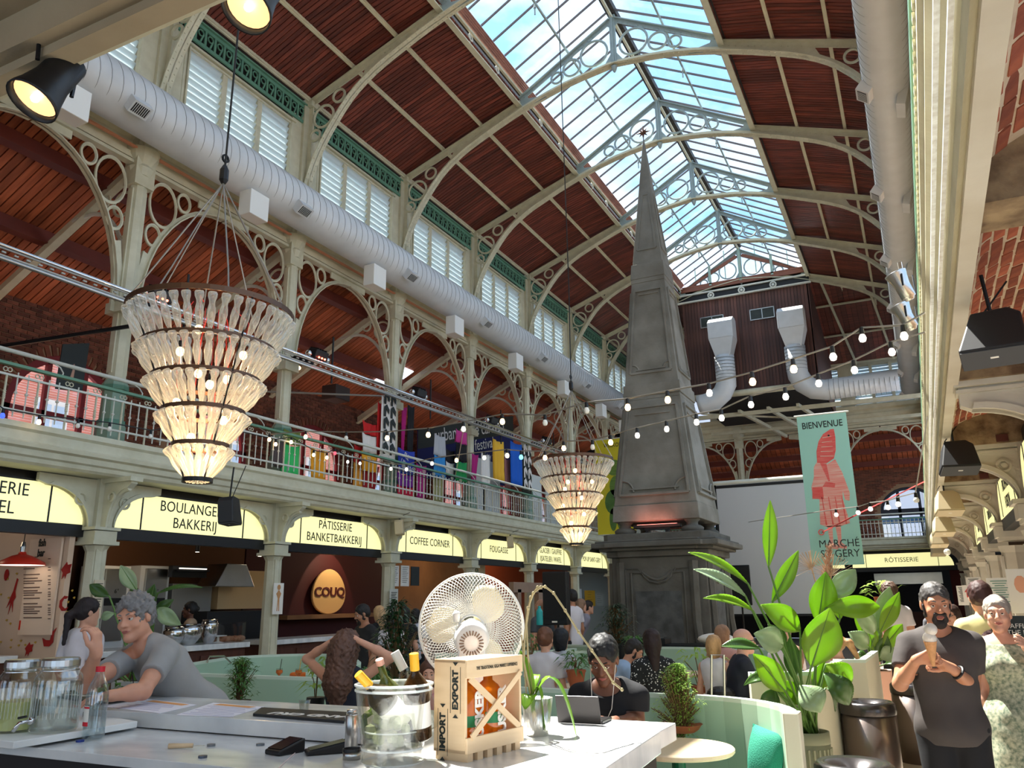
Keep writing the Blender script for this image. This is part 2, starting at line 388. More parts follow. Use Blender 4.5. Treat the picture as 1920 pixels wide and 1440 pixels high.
# -- roof trusses
def arch_pts(n=14):
    raw = [(-5.38, 9.0), (-5.33, 9.5), (-5.15, 10.1), (-4.85, 10.65), (-4.35, 11.3), (-3.8, 11.72), (-3.1, 12.05), (-2.25, 12.38), (-1.2, 12.68), (0, 12.84)]
    out = []
    for i in range(len(raw)-1):
        p0 = raw[max(i-1, 0)]; p1 = raw[i]; p2 = raw[i+1]; p3 = raw[min(i+2, len(raw)-1)]
        for s_ in range(3):
            t = s_/3
            out.append(tuple(.5*((2*p1[k])+(-p0[k]+p2[k])*t+(2*p0[k]-5*p1[k]+4*p2[k]-p3[k])*t*t+(-p0[k]+3*p1[k]-3*p2[k]+p3[k])*t**3) for k in (0, 1)))
    out.append(raw[-1]); return out
AP = arch_pts()
def rivets(m, pts, off, nrm, step=.11, r=.009):
    acc = 0
    for a, b in zip(pts[:-1], pts[1:]):
        a, b = V3(a), V3(b); L_ = (b-a).length
        while acc < L_:
            p = a+(b-a)*(acc/L_)+V3(off); m.box(p, (r*2, r*2, r*2)); acc += step
        acc -= L_
def make_truss(rings=True):
    root = thing('roof_truss', 'riveted iron roof truss', 'truss')
    for sgn in (-1, 1):
        A = [(sgn*x, 0, z) for x, z in AP]
        m = M()
        B = []
        for i in range(len(A)):
            a = V3(A[max(i-1, 0)]); b = V3(A[min(i+1, len(A)-1)]); t = (b-a).normalized(); n = V3((-t.z, 0, t.x)); n = n if n.z > 0 else -n
            if i < 6: n = V3((-sgn*-1, 0, .0)).normalized()*-1 if False else n
            B.append(V3(A[i])+n*.11)
        m.band([p+V3((0, -.012, 0)) for p in map(V3, A)], [p+V3((0, -.012, 0)) for p in B], (0, .024, 0))
        # flange
        A2 = [V3(p) for p in A]; fl_o = []
        for i in range(len(A2)):
            n = (B[i]-A2[i]).normalized(); fl_o.append(A2[i]+n*.022)
        m.band([p+V3((0, -.095, 0)) for p in A2], [p+V3((0, -.095, 0)) for p in fl_o], (0, .19, 0))
        rivets(m, A2, (0, -.06, -.004), None); rivets(m, A2, (0, .06, -.004), None)
        obj('arch_rib', m, iron if True else ironw, root)
        # upper rafter from wall post to rooflight edge, web plate where it closes on the arch
        m = M(); ra, rb = V3((sgn*5.36, 0, 11.5)), V3((sgn*2.24, 0, 12.62))
        m.bar(ra, rb, .16, .025); m.bar(ra-V3((0, 0, .06)), rb-V3((0, 0, .06)), .024, .12)
        web = [(sgn*4.0, 11.85), (sgn*3.4, 12.12), (sgn*2.6, 12.4), (sgn*2.6, 12.28), (sgn*3.1, 12.08), (sgn*3.8, 11.76), (sgn*4.12, 11.56)]
        m.prism(web, (0, -.01, 0), EX, UP, (0, .02, 0)); rivets(m, [ra-V3((0, 0, .1)), rb-V3((0, 0, .1))], (0, -.02, 0), None, .13, .008)
        obj('rafter', m, iron, root)
        m = M().box((sgn*5.37, 0, 10.3), (.06, .3, 2.4)).box((sgn*5.3, 0, 10.3), (.1, .03, 2.4)).box((sgn*5.3, 0, 11.44), (.16, .2, .12))
        obj('wall_post', m, iron, root)
        for cx, cz, r_, e in ((5.17, 10.72, .12, 1), (4.98, 11.10, .24, 1.05), (4.62, 11.46, .14, 1)):
            obj('ring', M().ring((sgn*cx, 0, cz), EY, r_, .028, 20, 5), iron, root)
        # rooflight part: rafter, rings
        m = M(); ra, rb = V3((sgn*2.26, 0, 12.72)), V3((sgn*.06, 0, 14.0))
        m.bar(ra, rb, .14, .022); m.bar(ra-V3((0, 0, .05)), rb-V3((0, 0, .05)), .022, .10); rivets(m, [ra-V3((0, 0, .07)), rb-V3((0, 0, .07))], (0, -.02, 0), None, .13, .008)
        m.prism([(sgn*2.32, 12.4), (sgn*2.32, 12.78), (sgn*2.1, 12.8), (sgn*2.05, 12.66), (sgn*1.7, 12.62), (sgn*1.6, 12.56)], (0, -.01, 0), EX, UP, (0, .02, 0))
        obj('rooflight_rafter', m, ironb, root)
        for cx, cz, r_ in ((.45, 13.28, .31), (.98, 13.1, .2), (1.34, 12.96, .135)):
            obj('ring', M().ring((sgn*cx, 0, cz), EY, r_, .028, 22, 5), ironb, root)
    m = M().box((0, 0, 13.45), (.13, .05, 1.3)).box((0, 0, 13.45), (.03, .12, 1.2)).lathe([(.02, -.16), (.05, -.1), (.07, -.02), (.03, .02)], 8, (0, 0, 12.82))
    for s2 in (-1, 1): m.prism([(s2*.05, 12.88), (s2*.28, 12.8), (s2*.05, 13.15)], (0, -.01, 0), EX, UP, (0, .02, 0)); m.prism([(s2*.05, 14.02), (s2*.2, 13.92), (s2*.05, 13.8)], (0, -.01, 0), EX, UP, (0, .02, 0))
    obj('king_post', m, ironb, root)
    return root
ords = ['nearest the camera, above the hanging spotlights', 'second from the camera', 'third from the camera, left of the obelisk tip', 'fourth, passing just behind the obelisk star', 'fifth, behind the obelisk spire', 'sixth, last full truss before the boarded gable', 'at the boarded gable']
tr = make_truss(); tr.location = (XC, GR[2]+.2, 0); tr['label'] = 'riveted pale iron roof truss above the clerestory, first in view overhead'; tr['group'] = 'roof trusses over the nave'
for i in range(3, 9):
    dup(tr, (XC, GR[i]+.2, 0), label='riveted pale iron roof truss with rings, '+ords[i-2])
dup(tr, (XC, GR[1]+.2, 0), label='riveted pale iron roof truss behind the cream beam at the top left edge')

# -- rooflight: longitudinal beams, pierced band with rosettes, boarded upstand, bars and panes
sk = thing('rooflight', 'long pitched glass rooflight along the ridge of the hall', 'skylight', (XC, 0, 0))
ya, yb = -3.0, GR[8]+.25
for sgn in (-1, 1):
    obj('edge_beam', M().box((sgn*2.27, (ya+yb)/2, 12.52), (.12, yb-ya, .03)).box((sgn*2.3, (ya+yb)/2, 12.6), (.03, yb-ya, .16)).box((sgn*2.24, (ya+yb)/2, 12.86), (.05, yb-ya, .06)), iron, sk)
    obj('slot_backing', M().box((sgn*2.36, (ya+yb)/2, 12.75), (.03, yb-ya, .3)), black, sk)
    um = M()
    for q in range(5): um.bar((sgn*(2.22-.028*q), ya, 12.92+.03*q), (sgn*(2.22-.028*q), yb, 12.92+.03*q), .04, .025)
    obj('boarded_upstand', um, mat('upstand_wood', srgb(160, 118, 108), .6, var=.5), sk)
    for i in range(1, 9):
        for e in (.33, .67):
            y = GR[i-1]+.2+DY*e if i else 0
            obj('rosette', M().ring((sgn*2.26, y, 12.74), EX, .07, .022, 12, 5).box((sgn*2.28, y, 12.74), (.02, .05, .2)), ironw, sk)
eA, eR = V3((2.09, 0, 13.06)), V3((.07, 0, 14.2))
nbar = 59; st = (yb-ya)/nbar
barm = M().bar((eA.x, 0, eA.z), (eR.x, 0, eR.z), .022, .045).mesh('glazing_bar', mat('glazing_bar', srgb(104, 94, 92), .5))
pmesh = {}
mid = (eA+eR)/2
for h, (a, b) in enumerate(((eA, mid), (mid, eR))):
    d = (b-a); pmesh[h] = M().add([(a.x, -st/2+.003, a.z+.02), (a.x, st/2-.003, a.z+.02), (b.x, st/2-.003, b.z+.02), (b.x, -st/2+.003, b.z+.02)], [(0, 1, 2, 3)]).mesh('glass_pane', pane_m)
for sgn in (-1, 1):
    for i in range(nbar+1):
        o = obj('glazing_bar', barm, parent=sk, loc=(0, ya+i*st, 0)); o.rotation_euler = (0, 0, PI if sgn < 0 else 0)
        if i < nbar:
            for h in (0, 1):
                o = obj('glass_pane', pmesh[h], parent=sk, loc=(0, ya+(i+.5)*st, 0)); o.rotation_euler = (0, 0, PI if sgn < 0 else 0)
    obj('glazing_purlin', M().box((sgn*mid.x, (ya+yb)/2, mid.z-.06), (.035, yb-ya, .05)), ironb, sk)
    hm = M()
    for i in range(1, 9):
        for e in (.5,):
            y = GR[i]-DY*.5+.2; hm.tube([(sgn*mid.x, y, mid.z-.08), (sgn*mid.x, y, mid.z-.36)], .016, 6); hm.lathe([(.03, 0), (.012, .12)], 8, (sgn*mid.x, y, mid.z-.2))
    obj('hanger_rod', hm, ironb, sk)
obj('ridge_beam', M().box((0, (ya+yb)/2, 14.2), (.2, yb-ya, .16)), mat('ridge_dark', srgb(40, 36, 34), .7, var=.6, vs=20, col2=srgb(90, 84, 78)), sk)
obj('ridge_pipe', M().tube([(.0, ya, 14.05), (.0, yb, 14.05)], .035, 6), iron, sk)
# glazed gable of the rooflight
gm = M(); gy = GR[8]+.2
for sgn in (-1, 1):
    gm.bar((sgn*2.15, gy, 12.78), (sgn*.1, gy, 13.78), .08, .11)
    gm.bar((sgn*2.15, gy+.1, 12.85), (0, gy+.1, 13.85), .05, .06)
gm.box((0, gy, 12.78), (4.4, .14, .16)); gm.box((0, gy-.05, 12.88), (4.3, .06, .05))
gt = obj('gable_rail', gm, mat('gable_oak', srgb(140, 86, 66), .6, var=.6, stretch=(.4, 1, 6), vs=4), sk)
gm = M()
for x in (-1.1, 0, 1.1):
    hh = 14.1-abs(x)*.5; gm.box((x, gy-.05, (12.8+hh)/2), (.09, .06, hh-12.8))
for x in (-1.65, -.55, .55, 1.65): gm.box((x, gy+.05, 13.3+.4-abs(x)*.25), (.03, .03, 1.3-abs(x)*.35))
obj('gable_mullion', gm, greenp if False else mat('gable_green', srgb(150, 172, 158), .5), sk)
obj('gable_glass', M().add([(-2.1, gy+.08, 12.85), (2.1, gy+.08, 12.85), (0, gy+.08, 14.15)], [(0, 1, 2)]), pane_m, sk)

# boarded lantern box hanging under the gable
bx = thing('boarded_plant_room', 'dark timber boarded plant box hanging under the gable end of the rooflight', 'boarded box', (XC, gy, 8.7))
for i in range(40):
    x = -2.15+i*.11
    obj('board', M().box((0, 0, 0), (.102, .03, 3.8)), panelwood, bx, loc=(x, -.02+.004*(i % 2), 1.93))
for i in range(44): 
    obj('board', M().box((0, 0, 0), (.03, .128, 3.8)), panelwood, bx, loc=(2.24, .06+i*.135, 1.93))
obj('core', M().box((0, 3.0, 1.93), (4.36, 5.9, 3.78)), dark, bx)
m = M().box((0, -.1, 3.86), (4.7, .1, .05)).box((0, -.1, 3.58), (4.7, .1, .05)).box((0, -.04, 3.72), (4.7, .03, .02))
obj('head_rail', m, ironw, bx); obj('rail_slot', M().box((0, -.06, 3.72), (4.6, .02, .24)), black, bx)
for x in (-1.1, 0, 1.1): obj('rosette', M().ring((x, -.14, 3.7), EY, .1, .03, 14, 5).lathe([(.05, -.02), (.05, .02)], 10, (x, -.14, 3.7), (0, 1, 0)), ironw, bx)
obj('base_pipe', M().tube([(-2.2, -.15, -.08), (2.0, -.15, -.08)], .11, 10), iron, bx, smooth=True)
for x in (-1.15, .62):
    m = M(); w_, h_ = .82, .38
    for a, b in (((-w_/2, 0), (.03, h_)), ((w_/2, 0), (.03, h_)), ((0, 0), (.03, h_))): m.box((x+a[0], -.06, 2.72), (b[0], .03, b[1]))
    for e in (-1, 1): m.box((x, -.06, 2.72+e*h_/2), (w_+.03, .03, .03))
    v = obj('vent_frame', m, steel, bx)
    obj('vent_glass', M().box((x, -.045, 2.72), (w_, .01, h_)), mat('vent_dark', srgb(52, 58, 52), .3, var=.7, vs=9), v)
# end framing: diagonal struts and arched end truss beyond the box, hipped end roof
hip = M()
for q in range(28):
    z0 = 11.0; x = -10+q*.4
hm = M()
for i in range(60):
    x0 = XL + (XR-XL)*i/60+.09
    hm.bar((x0, YE-.1, 10.95), (x0, GR[8]+.3, 12.6), .17, .03)
obj('hip_boards', hm, roofwood, ceil, kind='stuff'); obj('roof_deck', M().bar((XC, YE+.1, 11.05), (XC, GR[8]+.2, 12.72), 12, .04), dark, ceil)
cm = M()
for z, y in ((11.0, YE-.2), (11.55, YE-2.5), (12.1, YE-4.6)): cm.bar((XL, y, z-.06), (XR, y, z-.06), .1, .05, up=(0, 0, 1))
for x in (-1.4, .0, -7.8, -9.2): cm.bar((x, YE-.2, 10.9), (x+(.6 if x > XC else -.6)*-1, GR[8]+.4, 12.5), .08, .05)
obj('hip_rafter', cm, iron, ceil)
arcade_beam('trim_3', (XL, YE+.1, 8.28), EX, XR-XL, -EY)
wf = M().box((XC, YE+.15, 11.0), (11, .12, .3))
for i in range(5):
    xx = XL+(XR-XL)*i/4; wf.box((xx, YE+.1, 10.0), (.5, .2, 1.9))
for i in range(4):
    for mu in (1, 2): wf.box((XL+(XR-XL)*(i+mu/3)/4+(.08 if mu == 1 else -.08), YE+.08, 10), (.12, .14, 1.7))
obj('wall_far', wf, iron, kind='structure')
slat2 = M().box((0, 0, 0), (.66, .012, .155), Matrix.Rotation(-.62, 3, 'X')).mesh('louvre_blade', lm)
for i in range(4):
    for q in range(3):
        xc = XL+(XR-XL)*i/4+.25+(q+.5)*(2.7-.5)/3
        if xc < -3.2 and not xc > -6: continue
        fr = obj('window_%d' % wn, M().box((-.35, .04, 0), (.035, .06, 1.6)).box((.35, .04, 0), (.035, .06, 1.6)).box((0, .04, .8), (.7, .06, .04)).box((0, .04, -.8), (.7, .06, .04)), iron, loc=(xc, YE+.08, 10.02), kind='structure'); wn += 1
        for s_ in range(12): obj('louvre_blade', slat2, parent=fr, loc=(0, 0, -.72+s_*.132))
obj('trim_61', frieze_mesh().xf(Matrix.Translation((-3, YE, 11.18)) @ Matrix.Rotation(-PI/2, 4, 'Z')).xf(Matrix.Identity(4)), greenp, kind='structure')
o = obj('trim_62', frieze_mesh(), greenp, loc=(-2.7, YE, 11.18), rot=(0, 0, -PI/2), kind='structure')

# -- ventilation ducts
def spiral_duct(name, label, pts, r, seam=.18, joints=()):
    root = thing(name, label, 'duct', pts[0])
    P_ = [V3(p)-V3(pts[0]) for p in pts]; m = M().tube(P_, r, 28)
    obj('duct_tube', m, galv, root, smooth=True)
    sm = M()
    for a, b in zip(P_[:-1], P_[1:]):
        L_ = (b-a).length; n = int(L_/seam); d = (b-a).normalized(); x, y, z = frame_z(d)
        for i in range(n):
            c = a+d*(i+.5)*seam; sm.ring(c, (d+y*.22).normalized(), r*1.004, .005, 28, 4)
    obj('duct_seams', sm, mat('seam', srgb(128, 132, 132), .4, metal=.4), root, kind='stuff')
    return root
dl = spiral_duct('spiral_duct', 'large spiral galvanised duct along the left clerestory', [(-9.35, -1, 8.7), (-9.35, 33.0, 8.7)], .4)
def duct_fit(root, x, y, z, inw, k=0):
    R = Matrix.Rotation(inw*.9, 3, 'Y')
    g = obj('vent_grille', M().box((0, 0, 0), (.16, .3, .2), R), galv, root, loc=(x, y, z))
    obj('grille_opening', M().box(R @ V3((.082, 0, 0)) if inw > 0 else R @ V3((-.082, 0, 0)), (.006, .24, .14), R), dark, g)
    sm = M()
    for q in range(8): sm.box(R @ V3((.086*(1 if inw > 0 else -1), -.1+.03*q, 0)), (.006, .008, .14), R)
    obj('grille_bars', sm, galv, g)
for i in range(10):
    y = GR[1]+DY*i*1.0-.6
    if y < 33: duct_fit(dl, .36, y+1-.5+.2, -.28, 1)
dr = spiral_duct('spiral_duct', 'spiral galvanised duct along the right clerestory, beside the green rail', [(.42, -1, 9.0), (.42, 32.2, 9.0)], .33)
for i in range(9): duct_fit(dr, -.3, GR[1]+DY*i+1.6, -.22, -1)
for i, uv in enumerate(((130, 192), (476, 388), (703, 521), (853, 613), (967, 680), (1057, 729), (1127, 771), (1170, 800))):
    obj('wall_speaker', M().box((0, 0, 0), (.26, .42, .44)), white, loc=at(*uv, X=-9.22), bev=.01,
        label='white box speaker below the left duct, '+['behind the black spotlight', 'first right of the big chandelier cable', 'in the bay of the second column', 'in the bay of the third column', 'in the bay of the fourth column', 'in the bay of the fifth column', 'above the small chandelier', 'just left of the obelisk', 'hidden near the far end'][i], cat='speaker', group='white speakers under the left duct')
for i in range(7):
    obj('wall_speaker', M().box((0, 0, 0), (.13, .4, .5), Matrix.Rotation(.3, 3, 'Y')), galv, loc=(.62, GR[i+2]+.9, 8.75), bev=.01,
        label='grey box speaker against the right duct, '+['nearest, at the top edge', 'second down', 'third down', 'fourth down', 'fifth down', 'sixth down', 'last, at the elbow'][i], cat='speaker', group='speakers beside the right duct')
# duct elbows with hoods at the gable box
def hood(x, y, label, to):
    r_ = .34; root = thing('hood_duct', label, 'duct', (x, y, 9.1))
    m = M(); P_ = [(0, 0, .75)]
    P_ += [(0, 0, .0), (.02 if to > 0 else .0, 0, -.25), (to*.16, 0, -.55), (to*.45, 0, -.78), (to*.85, 0, -.86)]
    if to > 0: P_ += [(3.0, 0, -.80)]
    else: P_ += [(to*1.0, 0, -.88)]
    obj('elbow_tube', M().tube(P_, r_, 20), galv, root, smooth=True)
    sm = M()
    for q in range(7): sm.ring((0, 0, .65-.12*q), UP, r_*1.01, .008, 22, 4)
    if to > 0:
        for q in range(14): sm.ring((.95+.15*q, 0, -.86), EX, r_*1.01, .008, 22, 4)
    obj('elbow_seams', sm, MATS['seam'], root)
    obj('hood_cone', M().add([(-.42, -.36, 1.35), (.42, -.36, 1.35), (.42, .36, 1.35), (-.42, .36, 1.35), (-.25, -.25, .7), (.25, -.25, .7), (.25, .25, .7), (-.25, .25, .7)], [(0, 1, 5, 4), (1, 2, 6, 5), (2, 3, 7, 6), (3, 0, 4, 7), (4, 5, 6, 7)]), galv, root)
    obj('hood_box', M().prism([(-.36, 1.35), (.36, 1.35), (.36, 2.1), (.2, 2.16), (-.1, 2.14), (-.36, 1.95)], (-.43, 0, 0), -EY if False else EY, UP, (.86, 0, 0)), galv, root, bev=.02)
hood(-2.95, GR[8]-.5, 'galvanised duct elbow with square hood on the boarded box, running right', 1)
hood(-5.3, GR[8]-.5, 'galvanised duct elbow with square hood just right of the obelisk', -1)

# -- upper columns with spandrel brackets and rings (left arcade), and the aisle behind
def make_column():
    root = thing('iron_column', 'pale iron gallery column', 'column')
    obj('shaft', M().lathe([(.15, .9), (.13, 1.0), (.125, 4.0)], 8, (0, 0, 0)).box((0, 0, 2.5), (.1, .26, 2.9)), iron, root)
    obj('base', M().lathe([(.2, 0), (.2, .28), (.165, .34), (.155, .8), (.175, .82), (.175, .9), (.14, .95)], 8), mat('column_base_green', srgb(134, 158, 138), .5), root)
    for z in (.34, .84): obj('base_band', M().lathe([(.185, -.03), (.185, .03)], 8, (0, 0, z)), greenp, root)
    obj('capital', M().box((0, 0, 4.45), (.26, .34, .9)).lathe([(.15, -.12), (.2, 0), (.15, .06), (.24, .18), (.26, .3), (.2, .34)], 12, (0, 0, 4.3)).box((.16, 0, 4.72), (.06, .22, .5)).box((0, 0, 2.02), (.34, .36, .16)), iron, root)
    for s_ in (-1, 1):
        m = M(); n = 12; A = []; B = []
        for i in range(n+1):
            t = i/n*PI/2; y = .2+1.5*(1-math.cos(t)); z = 2.1+2.1*math.sin(t)
            A.append((0, s_*y, z)); 
        for i in range(n+1):
            a = V3(A[max(i-1, 0)]); b = V3(A[min(i+1, n)]); t = (b-a).normalized(); nn = V3((0, -t.z, t.y)); nn = nn if nn.z > 0 or nn.y*s_ < 0 else -nn
            if nn.z < -.01: nn = -nn
            if i < 3: nn = V3((0, -s_, .15)).normalized()
            B.append(V3(A[i])+nn*.07)
        m.band([V3(p)+V3((-.07, 0, 0)) for p in A], [(V3(p)+(q-V3(p))*.3)+V3((-.07, 0, 0)) for p, q in zip(A, B)], (.14, 0, 0))
        m.band([V3(p)+V3((-.012, 0, 0)) for p in A], [q+V3((-.012, 0, 0)) for q in B], (.024, 0, 0))
        m.box((0, s_*.95, 4.36), (.14, 1.55, .05)).box((0, s_*1.45, 4.28), (.03, .6, .14))
        m.prism([(s_*.12, 1.95), (s_*.24, 1.95), (s_*.24, 2.5), (s_*.34, 3.0), (s_*.2, 3.05), (s_*.12, 2.6)], (-.02, 0, 0), EY, UP, (.04, 0, 0))
        obj('spandrel_arch', m, iron, root)
        for y, z, ry, rz in ((.47, 3.92, .25, .36), (.34, 3.36, .13, .17), (.86, 4.14, .12, .15)):
            obj('ring', M().ring((0, s_*y, z), EX, .5*(ry+rz), .026, 22, 5, sx=2*ry/(ry+rz), sy=2*rz/(ry+rz), ux=EY), iron, root)
    return root
clab = ['tall pale iron gallery column left of the large chandelier', 'pale iron gallery column directly right of the large chandelier', 'pale iron gallery column beside the white arrow banner', 'pale iron gallery column behind the green and white flag', 'pale iron gallery column by the blue flag', 'pale iron gallery column behind the small chandelier', 'pale iron gallery column left of the yellow banner', 'pale iron gallery column hidden behind the obelisk', 'pale iron corner column at the far left', 'x']
col0 = make_column(); col0.location = (XL, GR[2], 3.86); col0['label'] = clab[0]; col0['group'] = 'upper gallery columns'
for i in range(3, 11): dup(col0, (XL, GR[i], 3.86), label=clab[i-2])
dup(col0, (XL, GR[1], 3.86), label='pale iron gallery column cut by the left edge of the picture')
c = dup(col0, (-6.4, YE, 3.86), PI/2, label='pale iron column of the far gallery just right of the obelisk'); c = dup(col0, (-2.6, YE, 3.86), PI/2, label='pale iron column of the far gallery behind the green banner'); c = dup(col0, (.9, YE, 3.86), PI/2, label='pale iron corner column of the far gallery')

# aisle roof left: sloping boards, purlins, raking ribs with small arches
XW = -13.6
def az(x): return 8.75+(x-XL)*.50
ca = obj('ceiling_aisle', M().bar((XL+.1, 16, az(XL)+.16), (XW-.2, 16, az(XW)+.12), 40, .03), dark, kind='structure')
for bi in range(-1, 8):
    m = M(); nb = 26
    for q in range(nb):
        y = GR[0]+DY*(bi+1)+(q+.5)*DY/nb; m.bar((XL, y, az(XL)), (XW, y, az(XW)), DY/nb-.02, .03)
    obj('aisle_boards', m, aislewood, ca, kind='stuff')
for x in (-10.9, -12.2): obj('aisle_purlin', M().box((x, 16, az(x)-.1), (.14, 38, .2)).box((x+.02, 16, az(x)-.215), (.2, 38, .03)), darkwood, ca)
def aisle_rib():
    root = thing('aisle_rib', 'raking iron rib', 'rib')
    obj('rib_beam', M().bar((0, 0, 4.55), (-3.6, 0, 2.75), .03, .16).bar((0, 0, 4.46), (-3.6, 0, 2.66), .13, .025), iron, root)
    A = []
    for i in range(13):
        t = PI*i/12*.62; A.append((-.15-1.0*(1-math.cos(t)), 0, 2.4+1.45*math.sin(min(t, PI/2))-(0 if t < PI/2 else (1-math.cos(t-PI/2))*.5)))
    obj('rib_arch', M().tube(A, .035, 6), ironw, root)
    for x, z, r_ in ((-.38, 3.85, .2), (-.3, 3.4, .12), (-.8, 4.0, .1)): obj('ring', M().ring((x, 0, z), EY, r_, .024, 18, 5), iron, root)
    return root
rib0 = aisle_rib(); rib0.location = (XL, GR[2]+.05, 3.86)
setp(rib0, 'raking pale iron aisle rib behind the column left of the large chandelier', 'rib', 'aisle roof ribs')
rl = ['behind the large chandelier top', 'beside the red exit signs', 'above the caravan banner', 'above the yellow flag', 'behind the small chandelier cables', 'far end', 'far corner']
for i in range(3, 10): dup(rib0, (XL, GR[i]+.05, 3.86), label='raking pale iron aisle rib, '+rl[i-3])
dup(rib0, (XL, GR[1]+.05, 3.86), label='raking pale iron aisle rib at the left edge of the picture')

# -- brick walls with real bricks
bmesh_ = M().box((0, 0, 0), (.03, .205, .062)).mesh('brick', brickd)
def in_arch(y, z, wins, zb, zs, hw, grow=0):
    for yc in wins:
        d = abs(y-yc)
        if d < hw+grow and z > zb:
            if z < zs: return True
            if (d/(hw+grow))**2 + ((z-zs)/(1.15+grow))**2 < 1: return True
    return False
wins = [Y0+DY*(i-.5) for i in range(0, 9)]
wlb = obj('wall_left_aisle', M(), mortard, kind='structure') if False else None
def wall_with_arches(name, x, z0, z1, ya_, yb_, wins, zs, hw, th=.2):
    m = M(); ys = []
    segs = [ya_]
    for yc in wins: segs += [yc-hw, yc+hw]
    segs.append(yb_)
    for i in range(0, len(segs), 2): m.box((x-th/2, (segs[i]+segs[i+1])/2, (z0+z1)/2), (th, segs[i+1]-segs[i], z1-z0))
    for yc in wins:
        pts = [(yc-hw, z1), (yc-hw, zs)] + [(yc-hw*math.cos(t), zs+1.15*math.sin(t)) for t in [PI*q/14 for q in range(1, 14)]] + [(yc+hw, zs), (yc+hw, z1)]
        A = [(x-th, p[0], p[1]) for p in pts[1:-1]]; B = [(x-th, p[0], z1) for p in pts[1:-1]]
        m.band(A, B, (th, 0, 0))
    return obj(name, m, mortard, kind='structure')
HW, ZS = 1.12, 5.0
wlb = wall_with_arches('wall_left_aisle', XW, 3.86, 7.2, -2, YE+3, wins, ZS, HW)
cnt = 0; bst = M()
for r_ in range(44):
    z = 3.9+r_*.075
    if z > az(XW)+.05: break
    for q in range(150):
        y = 4.0+q*.217+(.108 if r_ % 2 else 0)
        if y > YE: break
        if in_arch(y, z, wins, 3, ZS, HW, .16): continue
        near = (5.3 < y < 7.8 and z > 4.5 and cnt < 290)
        if near: obj('brick', bmesh_, parent=wlb, loc=(XW+.006+.004*rnd.random(), y, z)); cnt += 1
        else: bst.box((XW+.006, y, z), (.03, .205, .062))
# voussoirs round the windows
for yc in wins:
    for q in range(28):
        t = PI*(q+.5)/28; c = V3((XW+.01, yc-(HW+.09)*math.cos(t), ZS+(1.15+.09)*math.sin(t))); R = Matrix.Rotation(-(t-PI/2), 3, 'X')
        bst.box(c, (.035, .085, .2), Matrix.Rotation(t-PI/2, 3, 'X').inverted() if False else Matrix.Rotation(-(t-PI/2), 3, 'X').inverted() if False else Matrix.Rotation(PI/2-t, 3, 'X'))
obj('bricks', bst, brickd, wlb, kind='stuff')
redf = mat('oxblood_frame', srgb(124, 16, 18), .45)
for i, yc in enumerate(wins[:8]):
    m = M(); n = 14
    A = [(XW-.08, yc-HW*math.cos(PI*q/n), ZS+1.15*math.sin(PI*q/n)) for q in range(n+1)]; B = [(XW-.08, yc-(HW-.14)*math.cos(PI*q/n), ZS+1.01*math.sin(PI*q/n)) for q in range(n+1)]
    m.band(A, B, (.08, 0, 0))
    for e in (-1, 1): m.box((XW-.04, yc+e*(HW-.07), 4.4), (.08, .14, 1.3))
    m.box((XW-.04, yc-.36, 4.9), (.08, .09, 2.1)).box((XW-.04, yc+.36, 4.9), (.08, .09, 2.1)).box((XW-.04, yc, 5.02), (.08, 2*HW, .12)).box((XW-.04, yc, 3.95), (.08, 2*HW, .1))
    fr = obj('window_%d' % wn, m, redf, kind='structure'); wn += 1
    for k_, (y0_, y1_) in enumerate(((yc-HW+.14, yc-.405), (yc-.315, yc+.315), (yc+.405, yc+HW-.14))):
        obj('window_pane', M().add([(XW-.05, y0_, 4.0), (XW-.05, y1_, 4.0), (XW-.05, y1_, 4.96), (XW-.05, y0_, 4.96)], [(0, 1, 2, 3)]), glass, fr)
        zt = ZS+.98*math.sqrt(max(0, 1-(min(abs(y0_-yc), abs(y1_-yc))/(HW-.1))**2)) if k_ != 1 else ZS+.95
        if k_ == 1: obj('window_pane', M().add([(XW-.05, y0_, 5.08), (XW-.05, y1_, 5.08), (XW-.05, y1_, zt), (XW-.05, y0_, zt)], [(0, 1, 2, 3)]), glass, fr)
        else:
            inn, out_ = (y1_, y0_) if k_ == 0 else (y0_, y1_)
            obj('window_pane', M().add([(XW-.05, inn, 5.08), (XW-.05, out_, 5.08), (XW-.05, (inn+out_*2)/3, 5.5), (XW-.05, inn, zt-.05)], [(0, 1, 2, 3)]), glass, fr)
# street facade seen through the windows
fac = obj('street_facade', M().box((-22, 16, 5), (.3, 60, 14)), mat('facade_brick', srgb(226, 150, 136), .85, var=.4, vs=3, stretch=(1, 1, 16)), label='pink brick townhouse facade outside the gallery windows', cat='building')
fb = M()
for i in range(150): fb.box((-21.84, 16, 1.2+i*.075), (.02, 60, .012))
obj('mortar_courses', fb, mat('facade_mortar', srgb(238, 200, 190), .9), fac)
for i in range(20):
    fr = obj('facade_window', M().box((-21.8, -4+i*2.3, 6.5), (.1, 1.0, 1.9)).box((-21.76, -4+i*2.3, 5.2), (.12, 1.2, .4)), white, fac)
    for e in (-1, 1): obj('facade_pane', M().box((-21.74, -4+i*2.3+e*.24, 6.5), (.02, .38, 1.6)), mat('facade_glass', srgb(176, 200, 224), .15), fr)
fac2 = obj('street_facade', M().box((-4, 46, 6), (34, .3, 14)), mat('facade_pale', srgb(212, 214, 222), .8), label='pale building outside the far arched window', cat='building')
for i in range(9): obj('facade_window', M().box((-18+i*3.2, 45.8, 5.5), (1.5, .1, 3.0)), white, fac2)

